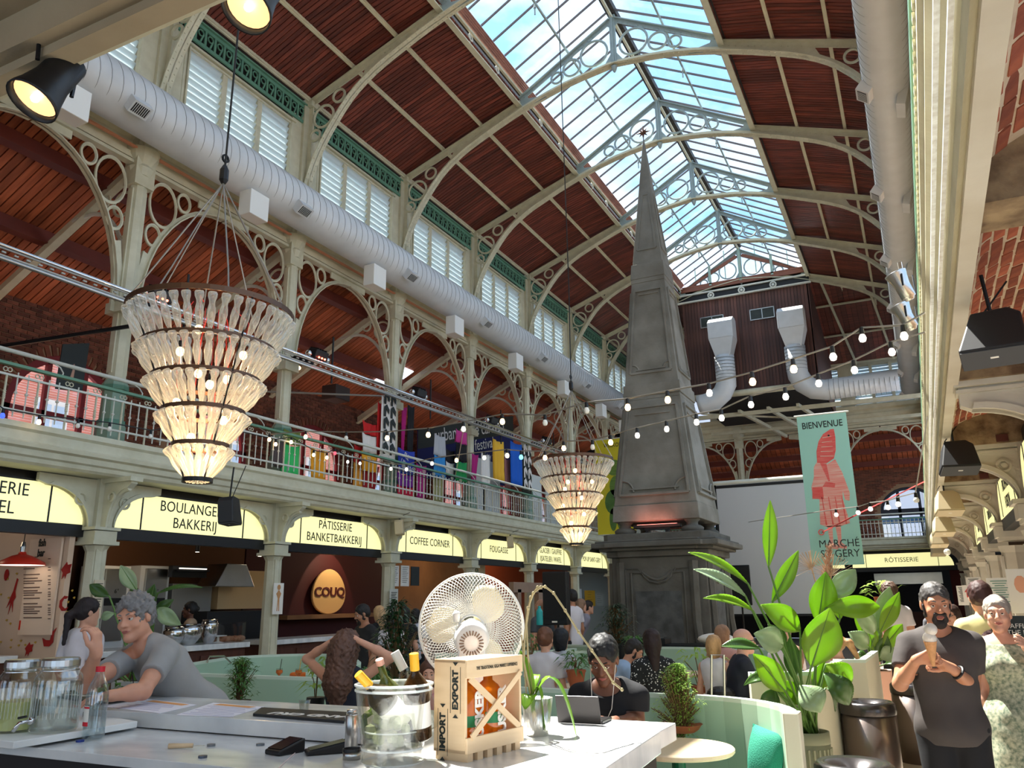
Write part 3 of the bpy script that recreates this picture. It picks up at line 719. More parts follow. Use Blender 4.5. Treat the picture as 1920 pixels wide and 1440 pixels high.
# far aisle (end gallery) back wall with arched window, and roof above
YW = YE+3.6
wins_x = [-8.2, -4.4, -.2]
m = M(); segs = [-14]
for xc in wins_x: segs += [xc-1.15, xc+1.15]
segs.append(5)
for i in range(0, len(segs), 2): m.box(((segs[i]+segs[i+1])/2, YW+.1, 5.6), (segs[i+1]-segs[i], .2, 3.6))
for xc in wins_x:
    A = [(xc-1.15*math.cos(PI*q/14), YW, 5.2+1.0*math.sin(PI*q/14)) for q in range(15)]; B = [(p[0], YW, 7.4) for p in A]; m.band(A, B, (0, .2, 0))
wfa = obj('wall_far_aisle', m, mortard, kind='structure')
bst = M()
for r_ in range(46):
    z = 3.9+r_*.075
    for q in range(62):
        x = -12+q*.217+(.108 if r_ % 2 else 0); ok = True
        for xc in wins_x:
            if abs(x-xc) < 1.3 and (z < 5.2 or ((x-xc)/1.3)**2+((z-5.2)/1.15)**2 < 1): ok = False
        if ok: bst.box((x, YW-.006, z), (.205, .03, .062))
obj('bricks', bst, brickd, wfa, kind='stuff')
bluep = mat('blue_awning', srgb(40, 110, 170), .6)
for xc in wins_x:
    m = M().box((xc-.4, YW+.1, 5.0), (.12, .08, 2.4)).box((xc+.4, YW+.1, 5.0), (.12, .08, 2.4)).box((xc, YW+.1, 5.15), (2.3, .08, .28))
    A = [(xc-1.15*math.cos(PI*q/14), YW+.05, 5.2+1.0*math.sin(PI*q/14)) for q in range(15)]; B = [(xc-1.03*math.cos(PI*q/14), YW+.05, 5.2+.88*math.sin(PI*q/14)) for q in range(15)]; m.band(A, B, (0, .08, 0))
    fr = obj('window_%d' % wn, m, mat('navy_frame', srgb(26, 30, 46), .5), kind='structure'); wn += 1
    obj('window_pane', M().add([(xc-1.1, YW+.09, 3.9), (xc+1.1, YW+.09, 3.9), (xc+1.1, YW+.09, 5.2), (xc+.7, YW+.09, 5.9), (xc, YW+.09, 6.1), (xc-.7, YW+.09, 5.9), (xc-1.1, YW+.09, 5.2)], [tuple(range(7))]), glass, fr)
    obj('blue_band', M().box((xc, YW+.3, 4.82), (2.5, .05, .26)), bluep, fr)
ce = obj('ceiling_far_aisle', M().bar((-4.6, YE, 8.9), (-4.6, YW+.3, 7.0), 19, .03, up=(0, 0, 1)), dark, kind='structure')
m = M()
for q in range(70):
    x = -11.5+q*.2; m.bar((x, YE, 8.85), (x, YW+.2, 6.95), .18, .03)
obj('aisle_boards', m, aislewood, ce, kind='stuff')
for i_, y in enumerate((YE+.5, YE+1.3, YE+2.1, YE+2.9)): obj('aisle_purlin', M().box((-4.6, y, 8.7-(y-YE)*.52), (16, .12, .22)), darkwood, ce)
m = M()
for x in (-5.2, -4.2, -3.2): m.bar((x, YE-6, 8.15), (x+.8, YE-.3, 8.15), .1, .12)
m.bar((-7, YE-5.8, 8.1), (XR, YE-5.6, 8.1), .1, .14); m.bar((-7, YE-2.5, 8.1), (XR, YE-2.3, 8.1), .1, .12); m.bar((-6.5, YE-6, 8.2), (-2.2, YE-2.4, 8.2), .06, .06)
obj('trim_63', m, iron, kind='structure')

# -- gallery floors, fascias
fprof = [(0, .47), (.06, .47), (.07, .40), (.03, .37), (.03, .26), (.07, .235), (.06, .19), (.0, .17), (-.01, .10), (-.05, .08), (-.06, .03), (-.1, 0), (-.5, 0), (-.5, .47)]
def fascia(name, p, d, ln, ux, m_=iron): return obj(name, M().prism(fprof, p, V3(ux), UP, V3(d)*ln), m_, kind='structure')
fascia('trim_4', (-9.52, -2, 3.39), EY, YE+1, EX)
fascia('trim_5', (-9.52, 34.3, 3.39), EX, 9.85, -EY)
obj('floor_gallery_left', M().box((-11.7, 17, 3.62), (3.9, 40, .42)), mortard, kind='structure')
obj('floor_gallery_far', M().box((-4.6, 36.9, 3.62), (18, 4.4, .42)), mortard, kind='structure')
# right gallery edge: close overhead, so modelled in layers with peeling paint
layers = [('cream', .36, .0, .455, .05, stucco), ('b', .355, .05, .10, .0, cream)]
o = obj('trim_6', M().box((.402, 16, 3.385), (.085, 38, .05)), stucco, kind='structure')
obj('trim_7', M().prism([(-.36, 0), (-.33, -.03), (-.325, .06), (-.30, .09), (-.305, .14), (-.27, .16), (-.275, .22), (-.245, .24), (-.25, .30), (-.23, .32), (-.235, .40), (-.27, .47), (-.36, .47)], (0, -3, 3.40), EX, UP, (0, YE+2.4, 0)).xf(Matrix.Scale(-1, 4, EX)), cream, kind='structure')
obj('trim_8', M().box((.295, 16, 3.455), (.018, 37, .02)).box((.27, 16, 3.56), (.02, 37, .02)), mat('white_gloss_line', srgb(232, 234, 230), .3, var=.5, vs=30, col2=srgb(170, 160, 140)), kind='structure')
rb = M()
for i in range(420):
    rb.box((.228, -1.5+i*.085, 3.80), (.01, .045, .025))
obj('trim_9', rb, mat('peeling_yellow', srgb(204, 200, 168), .7, bump=.5), kind='structure')
obj('trim_13', M().box((.236, 16, 3.98), (.012, 37, .05)), railg, kind='structure')
obj('floor_gallery_right', M().box((3.2, 17, 3.95), (5.6, 40, .3)), mortard, kind='structure')

# -- right gallery: jack-arch brick vaults between transverse beams
vaults = []
XV0, XV1 = .445, 3.2
bn = M().box((0, 0, 0), (.064, .195, .03)).mesh('brick', brick)
cntb = 0
for bi in range(-1, 9):
    ya, yb_ = Y0+DY*bi-DY+.16, Y0+DY*bi-.16
    yb_ = ya+DY-.32
    m = M(); n = 12; half = (XV1-XV0)/2; xc = (XV0+XV1)/2
    prof = lambda x: 3.42+.36*math.sqrt(max(0.0, 1-((x-1.25)/(0.85))**2))**.9 if .40 < x < 2.1 else 3.42
    xs = [XV0+(2.08-XV0)*i/16 for i in range(17)]
    A = [(x, ya, prof(x)+.012) for x in xs]; B = [(x, yb_, prof(x)+.012) for x in xs]
    m.grid([A, B]); vt = obj('vault_%d' % (bi+2), m, mortar, kind='structure', solid=.02)
    st_ = M(); s_len = 0; x = XV0+.035; col = 0
    while x < 2.05:
        sl = (prof(x+.01)-prof(x-.01))/.02; L_ = math.sqrt(1+sl*sl); R = Matrix.Rotation(-math.atan(sl), 3, 'Y')
        nb = int((yb_-ya)/.215)
        for q in range(nb+1):
            y = ya+.1+q*.215+(.107 if col % 2 else 0)+rnd.uniform(-.01, .01)
            if y > yb_-.06: continue
            c_ = V3((x, y, prof(x)+.006+.006*rnd.random()))
            if cntb < 300 and 3.0 < y < 11 and x < 1.4:
                o = obj('brick', bn, parent=vt, loc=c_); o.rotation_euler = (rnd.uniform(-.03, .03), -math.atan(sl)+rnd.uniform(-.04, .04), rnd.uniform(-.04, .04)); o.scale = (rnd.uniform(.85, 1.05), rnd.uniform(.85, 1.05), 1); cntb += 1
            else: st_.box(c_, (.064*rnd.uniform(.88, 1.04), .195*rnd.uniform(.9, 1.02), .03), R)
        x += .086/L_; col += 1
    obj('bricks', st_, brick, vt, kind='stuff')
# pillars with arched brackets, both sides
def quarter(n=10): return [i/n*PI/2 for i in range(n+1)]
def make_pillar():
    "origin on the floor at the pillar axis; +X is towards the nave"
    root = thing('stall_pillar', 'cast iron pillar', 'pillar')
    obj('shaft', M().lathe([(.2, 0), (.2, .5), (.15, .56), (.13, 2.42), (.17, 2.5)], 8).box((.09, 0, 1.5), (.06, .16, 1.9)), iron, root)
    obj('capital', M().box((0, 0, 2.62), (.34, .34, .14)).box((0, 0, 2.53), (.4, .4, .05)).box((0, 0, 2.72), (.4, .4, .04)).box((0, 0, 3.05), (.2, .24, .7)), iron, root)
    for s_ in (-1, 1):   # plates along the arcade carrying the sign arch
        pts = [(s_*.1, 2.74), (s_*.2, 2.74)]+[(s_*(.2+.62*(1-math.cos(t))), 2.74+.5*math.sin(t)) for t in quarter()][1:]+[(s_*.95, 3.28), (s_*.95, 3.38), (s_*.1, 3.38)]
        m = M().prism(pts, (-.03, 0, 0), EY, UP, (.06, 0, 0))
        A = [(.0, s_*(.2+.62*(1-math.cos(t))), 2.74+.5*math.sin(t)) for t in quarter()]; B = [(0, p[1]*.92, p[2]+.045) for p in A]
        m.band([V3(p)+V3((-.06, 0, 0)) for p in A], [V3(p)+V3((-.06, 0, 0)) for p in B], (.12, 0, 0))
        b_ = obj('arch_plate', m, iron, root); obj('scroll_boss', M().ring((.035, s_*.34, 3.1), EX, .075, .02, 14, 5).ring((.035, s_*.34, 3.1), EX, .03, .016, 10, 4), iron, b_)
    pts = [(.1, 2.74), (.2, 2.74)]+[(.2+.34*(1-math.cos(t)), 2.74+.5*math.sin(t)) for t in quarter()][1:]+[(.62, 3.3), (.62, 3.38), (.1, 3.38)]
    m = M().prism(pts, (0, .05, 0), EX, UP, (0, -.1, 0)); A = [(.18+.36*(1-math.cos(t)), 0, 2.74+.5*math.sin(t)) for t in quarter()]
    m.tube(A, .035, 6); m.box((.3, 0, 3.36), (.72, .2, .06))
    b_ = obj('cantilever_bracket', m, iron, root); obj('scroll_boss', M().ring((.27, -.06, 3.14), EY, .06, .018, 14, 5), iron, b_)
    return root
plab = ['left of the bakery sign', 'between the two bakery signs', 'left of the coffee corner sign', 'right of the coffee corner sign', 'left of the ice cream stall sign', 'right of the ice cream stall sign', 'behind the obelisk pedestal', 'further behind the obelisk pedestal', 'in the far left corner']
pl0 = make_pillar(); pl0.location = (XL, GR[2], 0); setp(pl0, 'pale iron stall pillar '+plab[0], 'pillar', 'left stall pillars')
for i in range(3, 11): dup(pl0, (XL, GR[i], 0), label='pale iron stall pillar '+plab[i-2])
dup(pl0, (XL, GR[1], 0), label='pale iron stall pillar outside the left edge')
def make_rpillar():
    root = thing('vault_pillar', 'stuccoed pillar', 'pillar')
    obj('shaft', M().lathe([(.26, 0), (.26, .5), (.19, .56), (.17, 2.3), (.2, 2.4)], 8).box((-.17, 0, 1.4), (.04, .18, 1.7)), stucco, root)
    obj('capital', M().box((0, 0, 2.6), (.42, .42, .16)).box((0, 0, 2.5), (.36, .36, .06)).box((0, 0, 2.71), (.5, .5, .05)).box((.05, 0, 3.05), (.3, .3, .72)), stucco, root)
    q = quarter(12); sp = .56
    pts = [(0, 2.74), (-.16, 2.74)]+[(-.16-sp*(1-math.cos(t)), 2.74+.42*math.sin(t)) for t in q][1:]+[(-.8, 3.2), (-.8, 3.36), (0, 3.36)]
    m = M().prism(pts, (0, .07, 0), EX, UP, (0, -.14, 0)); m.box((-.4, 0, 3.37), (.86, .26, .05)).box((-.4, 0, 3.31), (.84, .2, .03))
    A = [(-.16-sp*(1-math.cos(t)), -.0, 2.74+.42*math.sin(t)) for t in q]; B = [(p[0]+.02, 0, p[2]+.05) for p in A]
    m.band([V3(p)+V3((0, -.11, 0)) for p in A], [V3(p)+V3((0, -.11, 0)) for p in B], (0, .22, 0))
    b_ = obj('cantilever_bracket', m, stucco, root)
    obj('scroll_boss', M().ring((-.26, -.08, 3.14), EY, .065, .02, 16, 5).lathe([(.03, 0), (.03, .03)], 10, (-.26, -.08, 3.14), (0, -1, 0)), stucco, b_)
    for s_ in (-1, 1):
        pts = [(s_*.1, 2.74), (s_*.22, 2.74)]+[(s_*(.22+.5*(1-math.cos(t))), 2.74+.5*math.sin(t)) for t in quarter()][1:]+[(s_*.85, 3.28), (s_*.85, 3.38), (s_*.1, 3.38)]
        obj('arch_plate', M().prism(pts, (-.04, 0, 0), EY, UP, (.08, 0, 0)), stucco, root)
    return root
rp0 = make_rpillar(); rp0.location = (1.24, GR[2], 0); setp(rp0, 'cream stuccoed vault pillar nearest the right edge, top bracket near the large black speaker', 'pillar', 'right vault pillars')
rpl = ['second, behind the grey haired woman', 'third, right of the man in the yellow shirt', 'fourth along the right passage', 'fifth along the right passage', 'sixth along the right passage', 'seventh along the right passage', 'last by the rotisserie sign', 'in the far right corner']
for i in range(3, 10): dup(rp0, (1.24, GR[i], 0), label='cream stuccoed vault pillar, '+rpl[i-3])
# light steel cross ties with rubble edge under each vault end
for i in range(1, 10):
    obj('beam_%d' % i, M().box((1.3, GR[i]+.0, 3.6), (1.75, .35, .42)), mat('rubble_mortar', srgb(164, 140, 106), .95, var=.8, vs=8, col2=srgb(84, 60, 44), bump=1, bs=20), kind='structure')
    if i > 1: obj('junction_box', M().box((1.0, GR[i]-.19, 3.44), (.12, .05, .08)), mat('rust_box', srgb(90, 44, 34), .7), label='rusty junction box in the rubble edge, vault %s' % ['nearest', 'second', 'third', 'fourth', 'fifth', 'sixth', 'seventh', 'farthest'][i-2], cat='junction box', group='junction boxes under the vaults')
# back wall and right walls of the ground floor
obj('wall_left_stalls', M().box((XW+.1, 17, 1.75), (.2, 40, 3.5)), mat('stall_brown', srgb(92, 60, 44), .8, var=.3), kind='structure')
obj('wall_far_stalls', M().box((-4.6, YW, 1.75), (18, .2, 3.5)), dark, kind='structure')
obj('wall_right_stalls', M().box((3.6, 20, 1.75), (.2, 30, 3.5)), mat('stall_grey', srgb(120, 112, 104), .8), kind='structure')
obj('ceiling_stalls', M().box((-11.9, 17, 3.3), (3.2, 38, .06)).box((-4.6, 36.9, 3.3), (16, 3.8, .06)), dark, kind='structure')

# -- near gallery edge crossing the top left corner (end of the hall, overhead)
ng = obj('trim_10', M().box((-5.5, 1.345, 3.39), (9.9, .07, .05)).box((-5.5, 1.29, 3.47), (9.9, .05, .14)).box((-5.5, 1.17, 3.545), (9.9, .2, .03)), mat('shaded_beam', srgb(176, 158, 128), .8, var=.5, vs=2.5, col2=srgb(150, 130, 100), bump=.35, bs=18), kind='structure')  # cream beam paint with its shade put into a darker colour
obj('trim_11', M().box((-5.5, 1.385, 3.55), (9.9, .03, .35)), cream, kind='structure')
vt = obj('vault_11', M().grid([[(-10, y, 3.62+.25*math.sin(PI*(y+1.2)/2.3)) for y in [-1.1+.18*q for q in range(13)]], [(.4, y, 3.62+.25*math.sin(PI*(y+1.2)/2.3)) for y in [-1.1+.18*q for q in range(13)]]]), mortar, kind='structure', solid=.02)
st_ = M()
for q in range(26):
    y = -1.05+q*.08; z = 3.6+.25*math.sin(PI*(y+1.2)/2.3); sl = .25*PI/2.3*math.cos(PI*(y+1.2)/2.3)
    for i in range(46):
        x = -10+i*.215+(.1 if q % 2 else 0); st_.box((x, y, z), (.2, .066, .03), Matrix.Rotation(math.atan(sl), 3, 'X'))
obj('bricks', st_, brick, vt, kind='stuff')
obj('floor_gallery_near', M().box((-4.6, -.6, 4.0), (11.2, 3.9, .15)), mortard, kind='structure')
obj('trim_12', M().box((-5.2, 1.1, 3.62), (.1, .1, .1)).tube([(-3.6, 1.1, 3.58), (-3.0, 1.12, 3.56), (-2.5, 1.16, 3.62), (-2.3, 1.2, 3.55), (-1.6, 1.22, 3.56)], .025, 8), mat('conduit_grey', srgb(120, 120, 112), .5), kind='structure')
# hall end behind the camera up to the roof; openings added to admit daylight
nw = M().box((-4.6, -3.2, 8.0), (18, .2, 9.2))
for x in (-12.4, -8.6, -4.9, -1.2, 2.6): nw.box((x, -3.2, 1.7), (1.5, .2, 3.4))
obj('wall_near', nw, mat('near_plaster', srgb(200, 192, 172), .8), kind='structure')
# ================================================================ THINGS OF THE HALL
NX, NY = V3((0, -1, 0)), V3((1, 0, 0))
def fx(o): return face_mx(o, EY, UP)          # faces +X (read from the nave)
def fy(o): return face_mx(o, EX, UP)          # faces -Y (read from the camera side)

# -- balustrades
def balustrade(name, label, y0, y1, n_main):
    root = thing(name, label, 'railing', (-9.47, y0, 3.86)); L_ = y1-y0
    obj('handrail_tube', M().tube([(-.12, 0, .86), (-.12, L_, .86)], .028, 8), ironw, root, smooth=True)
    obj('green_rail', M().box((0, L_/2, .66), (.07, L_, .035)), railg, root)
    obj('upper_bar', M().box((0, L_/2, .53), (.03, L_, .025)), ironw, root); obj('lower_bar', M().box((0, L_/2, .12), (.03, L_, .025)), ironw, root)
    k = int(L_/.40)
    main = M().tube([(0, 0, .0), (0, 0, .54)], .014, 6)
    for q in range(5): main.lathe([(.014, -.008), (.021, 0), (.014, .008)], 6, (0, 0, .24+q*.022))
    main.ring((0, -.027, .59), EX, .026, .007, 10, 4).ring((0, .027, .59), EX, .026, .007, 10, 4)
    mm = main.mesh('baluster_post', iron)
    sm = M().tube([(0, 0, .04), (0, 0, .58)], .009, 5).lathe([(.009, -.02), (.024, 0), (.009, .02)], 6, (0, 0, .33)).lathe([(.009, -.01), (.02, 0), (.009, .01)], 6, (0, 0, .1)).mesh('baluster', ironw)
    for i in range(k):
        obj('baluster_post', mm, parent=root, loc=(0, i*.4+.05, 0))
        for e in (.133, .267): obj('baluster', sm, parent=root, loc=(0, i*.4+.05+e, 0))
    br = M().tube([(-.12, 0, .84), (-.08, .05, .8), (-.02, .06, .72), (0, .04, .67)], .009, 5).mesh('rail_bracket', ironw)
    for i in range(int(L_/1.2)): obj('rail_bracket', br, parent=root, loc=(0, .3+i*1.2, 0))
    return root
balustrade('balustrade', 'pale iron balustrade with green rail along the left gallery', 3.6, 34.2, 0)
far_b = thing('balustrade', 'pale iron balustrade across the far end gallery below the arched window', 'railing', (-9.4, 34.2, 3.86))
obj('handrail_tube', M().tube([(0, .12, .86), (9.7, .12, .86)], .028, 6), ironw, far_b); obj('green_rail', M().box((4.85, 0, .66), (9.7, .07, .035)), railg, far_b)
obj('upper_bar', M().box((4.85, 0, .53), (9.7, .03, .025)), iron, far_b); obj('lower_bar', M().box((4.85, 0, .12), (9.7, .03, .025)), iron, far_b)
bmm = M().tube([(0, 0, 0), (0, 0, .64)], .013, 5).lathe([(.012, -.02), (.026, 0), (.012, .02)], 6, (0, 0, .33)).mesh('baluster', ironw)
for i in range(70): obj('baluster', bmm, parent=far_b, loc=(.07+i*.138, 0, 0))

# -- backlit stall signs
def stall_sign(lines, label, p, mx, W, size, sx=.8):
    root = thing('stall_sign', label, 'sign'); root.matrix_world = mx   # local: x along text, y up, z towards the reader
    h = .50; r = .5; pts = [(-W/2, 0)] + [(-W/2+r*.9*(1-math.cos(t)), h*math.sin(t)) for t in quarter(8)][1:] + [(W/2-r*.9*(1-math.cos(t)), h*math.sin(t)) for t in reversed(quarter(8))][:-1] + [(W/2, 0)]
    obj('sign_face', M().prism(pts, (0, 0, 0), (1, 0, 0), (0, 1, 0), (0, 0, -.1)), signm, root)
    obj('sign_box', M().prism([(-W/2-.04, -.05)]+[(a*1.02, b*1.06-.0) for a, b in pts[1:-1]]+[(W/2+.04, -.05)], (0, 0, -.012), (1, 0, 0), (0, 1, 0), (0, 0, -.14)).box((0, -.1, -.08), (W+.1, .12, .14)), black, root)
    for e in (-1, 1): obj('divider', M().box((e*(W/2-.5), h/2, .004), (.022, h, .008)), black, root)
    n = len(lines)
    for i, t in enumerate(lines): text('lettering', t, size, ink, root, Matrix.Translation((0, h/2+((n-1)/2-i)*size*1.05, .003)), .002, sx, spacing=1.03)
    obj('valance', M().box((0, h+.13, -.1), (W+.2, .26, .04)), black, root)
    return root
SG = [(['POISSONNERIE', 'VISHANDEL'], 'backlit cream stall sign cut off by the left edge, ending RIE', .2), (['BOULANGERIE', 'BAKKERIJ'], 'backlit cream stall sign reading BOULANGERIE BAKKERIJ', .2),
      (['PÂTISSERIE', 'BANKETBAKKERIJ'], 'backlit cream stall sign reading PÂTISSERIE BANKETBAKKERIJ', .2), (['COFFEE CORNER'], 'backlit cream stall sign reading COFFEE CORNER', .21), (['FOUGASSE'], 'backlit cream stall sign reading FOUGASSE', .21),
      (['GLACIER / GAUFFRE', 'IJSATELIER / WAFEL'], 'backlit cream stall sign reading GLACIER GAUFFRE IJSATELIER WAFEL', .2), (['POP-UP SAINT-GERY'], 'backlit cream stall sign reading POP-UP SAINT-GERY', .2)]
for i, (ln, lb, sz) in enumerate(SG):
    stall_sign(ln, lb, None, face_mx((XL-.05, (GR[i+1]+GR[i+2])/2, 2.77), EY, UP), DY-.42, sz*1.12, .92 if len(ln[0]) < 14 else .8)
stall_sign(['RÔTISSERIE'], 'backlit cream stall sign reading RÔTISSERIE at the far end', None, face_mx((-.72, YE-.1, 2.77), EX, UP), 3.5, .24, .95)
stall_sign(['VOLAILLES', 'GEVOGELTE'], 'backlit cream stall sign at the far end behind the screen', None, face_mx((-4.4, YE-.1, 2.77), EX, UP), 3.3, .2, .9)
for i, (ln, lb) in enumerate(((['FROMAGE', 'KAAS'], 'backlit sign with side lettering FROMAGE between the right pillars, nearest'), (['FROMAGE', 'FUSION'], 'backlit sign between the right pillars reading FROMAGE FUSION'), (['TRAITEUR'], 'backlit sign between the right pillars, third along'), (['VINS'], 'backlit sign between the right pillars, farthest'))):
    stall_sign(ln, lb, None, face_mx((1.12, (GR[i+2]+GR[i+3])/2, 2.77), -EY, UP), DY-.5, .22, .85)

# -- lighting truss rail along the left gallery
tr_ = thing('lighting_rail', 'long chrome lighting rail with cable tray above the left balustrade', 'lighting rail', (-9.3, 4, 5.82))
obj('top_tube', M().tube([(0, -2, .0), (0, 24, .3)], .03, 8), chrome, tr_, smooth=True)
obj('lower_tube', M().tube([(0, -2, -.16), (0, 24, .14)], .028, 8), steel, tr_, smooth=True)
sm = M()
for i in range(170): sm.box((0, -1.9+i*.152, -.075+i*.00176), (.02, .05, .02)); 
sm.bar((0, -2, -.03), (0, 24, .27), .02, .02); sm.bar((0, -2, -.12), (0, 24, .18), .02, .02)
obj('cable_tray', sm, mat('tray_grey', srgb(168, 166, 158), .5), tr_, kind='stuff')
for i in range(8): obj('hanger', M().box((-.05, .6+i*3.43, .25), (.02, .03, .9)), black, tr_)
def moving_light(y, label, lit):
    r_ = thing('stage_light', label, 'stage light', (-9.75, y, 5.95+.012*(y-7)))
    obj('arm', M().bar((-.2, -.05, -.02), (.5, .1, .03), .04, .04).box((.1, .04, -.02), (.1, .5, .05)), blackm, r_)
    obj('body', M().box((.42, .08, .06), (.2, .34, .16), Matrix.Rotation(.3, 3, 'Y')), black, r_, bev=.015)
    for k_ in range(4): obj('fin', M().box((.44, -.04+.07*k_, .15), (.2, .015, .03), Matrix.Rotation(.3, 3, 'Y')), blackm, r_)
    for e in (-1, 1): obj('knob', M().lathe([(.03, 0), (.055, .02), (.06, .08), (.02, .1)], 12, (.42, .08+e*.2, .02), (0, e, 0)), chrome, r_, smooth=True)
    if lit:
        for k_ in range(6): obj('led', M().ball((.48+.012*(k_ % 2)*4, -.02+.08*(k_//2), -.02-.01*(k_ % 2)), .018, 8, 5), mat('led_red', (1, .12, .06), .3, emit=9), r_)
    return r_
for i, (y, lb) in enumerate(((7.45, 'black stage light with red LEDs on the column left of the large chandelier'), (10.95, 'black stage light right of the large chandelier'), (14.3, 'black stage light on the column above the white arrow banner'), (17.7, 'black stage light on the column above the green flag'), (21.1, 'black stage light on the column left of the small chandelier'))): moving_light(y, lb, i in (0, 1))

# -- chandeliers of bottles
bottle_g = None
def bottle_mat():
    m = D.materials.new('bottle_glass'); m.use_nodes = True; nt = m.node_tree; nt.nodes.clear(); L = nt.links.new
    t = N(nt, 'ShaderNodeBsdfTransparent'); t.inputs[0].default_value = (.93, .95, .93, 1)
    g = N(nt, 'ShaderNodeBsdfGlossy'); g.inputs['Roughness'].default_value = .08
    d = N(nt, 'ShaderNodeBsdfTranslucent'); d.inputs[0].default_value = (.95, .93, .86, 1)
    df = N(nt, 'ShaderNodeBsdfDiffuse'); df.inputs[0].default_value = (.7, .71, .68, 1)
    lw = N(nt, 'ShaderNodeLayerWeight'); lw.inputs[0].default_value = .45
    a = N(nt, 'ShaderNodeMixShader'); b = N(nt, 'ShaderNodeMixShader'); c = N(nt, 'ShaderNodeMixShader'); a.inputs[0].default_value = .45; b.inputs[0].default_value = .5
    L(d.outputs[0], a.inputs[1]); L(g.outputs[0], a.inputs[2]); L(a.outputs[0], b.inputs[1]); L(df.outputs[0], b.inputs[2]); b.inputs[0].default_value = .3
    mr = N(nt, 'ShaderNodeMapRange'); mr.inputs[3].default_value = .3; mr.inputs[4].default_value = .95; L(lw.outputs['Facing'], mr.inputs[0]); L(mr.outputs[0], c.inputs[0]); L(t.outputs[0], c.inputs[1]); L(b.outputs[0], c.inputs[2])
    o = N(nt, 'ShaderNodeOutputMaterial'); L(c.outputs[0], o.inputs[0]); return m
bgm = bottle_mat()
bot = M().lathe([(.0, .20), (.024, .20), (.03, .19), (.029, .165), (.02, .14), (.019, .12), (.025, .095), (.028, .06), (.022, .0), (.014, -.035), (.012, -.06), (.015, -.066), (.015, -.08), (0, -.08)], 9, cap=False).mesh('bottle', bgm, True)
bronze = mat('bronze_band', srgb(92, 66, 50), .4, metal=.7)
redc = mat('red_flex', srgb(190, 40, 34), .5)
def chandelier(label, c):
    root = thing('chandelier', label, 'chandelier', c)
    TR = [(.48, 1.03, .605, 42), (.385, .79, .535, 37), (.29, .55, .45, 31), (.195, .30, .355, 24), (.10, .05, .25, 16)]   # neck ring r, z, base r, n
    obj('top_ring', M().lathe([(.60, -.02), (.607, -.02), (.607, .02), (.60, .02), (.60, -.02)], 40, (0, 0, 1.31), cap=False), bronze, root)
    for i, (r0, z, r1, n) in enumerate(TR):
        obj('tier_ring', M().lathe([(r0, -.016), (r0+.007, -.016), (r0+.007, .016), (r0, .016), (r0, -.016)], 36, (0, 0, z), cap=False), bronze if i < 4 else blackm, root)
        ang = math.atan2(r1-r0, .22)
        for k in range(n):
            a = 2*PI*k/n+.1*i; o = obj('bottle', bot, parent=root)
            sc = 1.0 if i else 1.08
            o.matrix_local = Matrix.Rotation(a, 4, 'Z') @ Matrix.Translation((r0+.012, 0, z+.06)) @ Matrix.Rotation(ang+rnd.uniform(-.04, .04), 4, 'Y') @ Matrix.Scale(sc, 4)
    m = M()
    for k in range(4):
        a = PI/4+k*PI/2+.5; pts = [(.602*math.cos(a), .602*math.sin(a), 1.31)]+[(r0*math.cos(a), r0*math.sin(a), z) for r0, z, _, _ in TR]
        m.tube(pts, .007, 5)
    obj('upright', m, blackm, root)
    for k, (x, y, z) in enumerate(((.1, -.2, 1.12), (.25, .1, .98), (-.2, .1, .9), (0, .2, .85), (.15, -.1, .72), (-.15, -.12, .62), (.1, .1, .5), (-.05, -.05, .36), (.05, .05, .2), (0.0, -.26, .95))):
        b_ = obj('bulb', M().ball((x, y, z), (.03, .03, .036), 10, 7), warmb, root); obj('bulb_cap', M().lathe([(.016, 0), (.016, .05)], 8, (x, y, z+.03)), blackm, b_)
        obj('red_flex', M().tube([(x, y, z+.07), (x*1.1, y*1.1, z+.25), (x*.6, y*.7, 1.36)], .004, 4), redc, root)
    for z in (.95, .6, .25):
        l_ = D.lights.new('bulb_light', 'POINT'); l_.energy = 6; l_.color = (1, .66, .34); l_.shadow_soft_size = .05; lo = D.objects.new('bulb_light', l_); C.objects.link(lo); lo.parent = root; lo.location = (0, 0, z)
    hook = V3((0, 0, 2.42)); m = M()
    for k in range(8):
        a = k*PI/4+.2; p = V3((.6*math.cos(a), .6*math.sin(a), 1.32)); m.tube([p, p+(hook-p)*.16+V3((.008, 0, 0)), hook], .006, 4)
    obj('sling', m, wirem, root)
    obj('hoist_shackle', M().lathe([(.02, 0), (.035, .03), (.035, .12), (.015, .16)], 8, hook).ring(hook+V3((0, 0, .22)), EX, .03, .01, 10, 4), blackm, root)
    obj('hoist_cable', M().tube([hook, (0.02, 0, 4.2), (0, 0, 12.7-c[2])], .009, 5), cablem, root)
    return root
chandelier('large tiered chandelier of upturned glass bottles hanging at the left', (-4.6, 4.2, 2.52))
chandelier('smaller-looking distant tiered bottle chandelier just left of the obelisk', (-4.6, 11.45, 2.46))

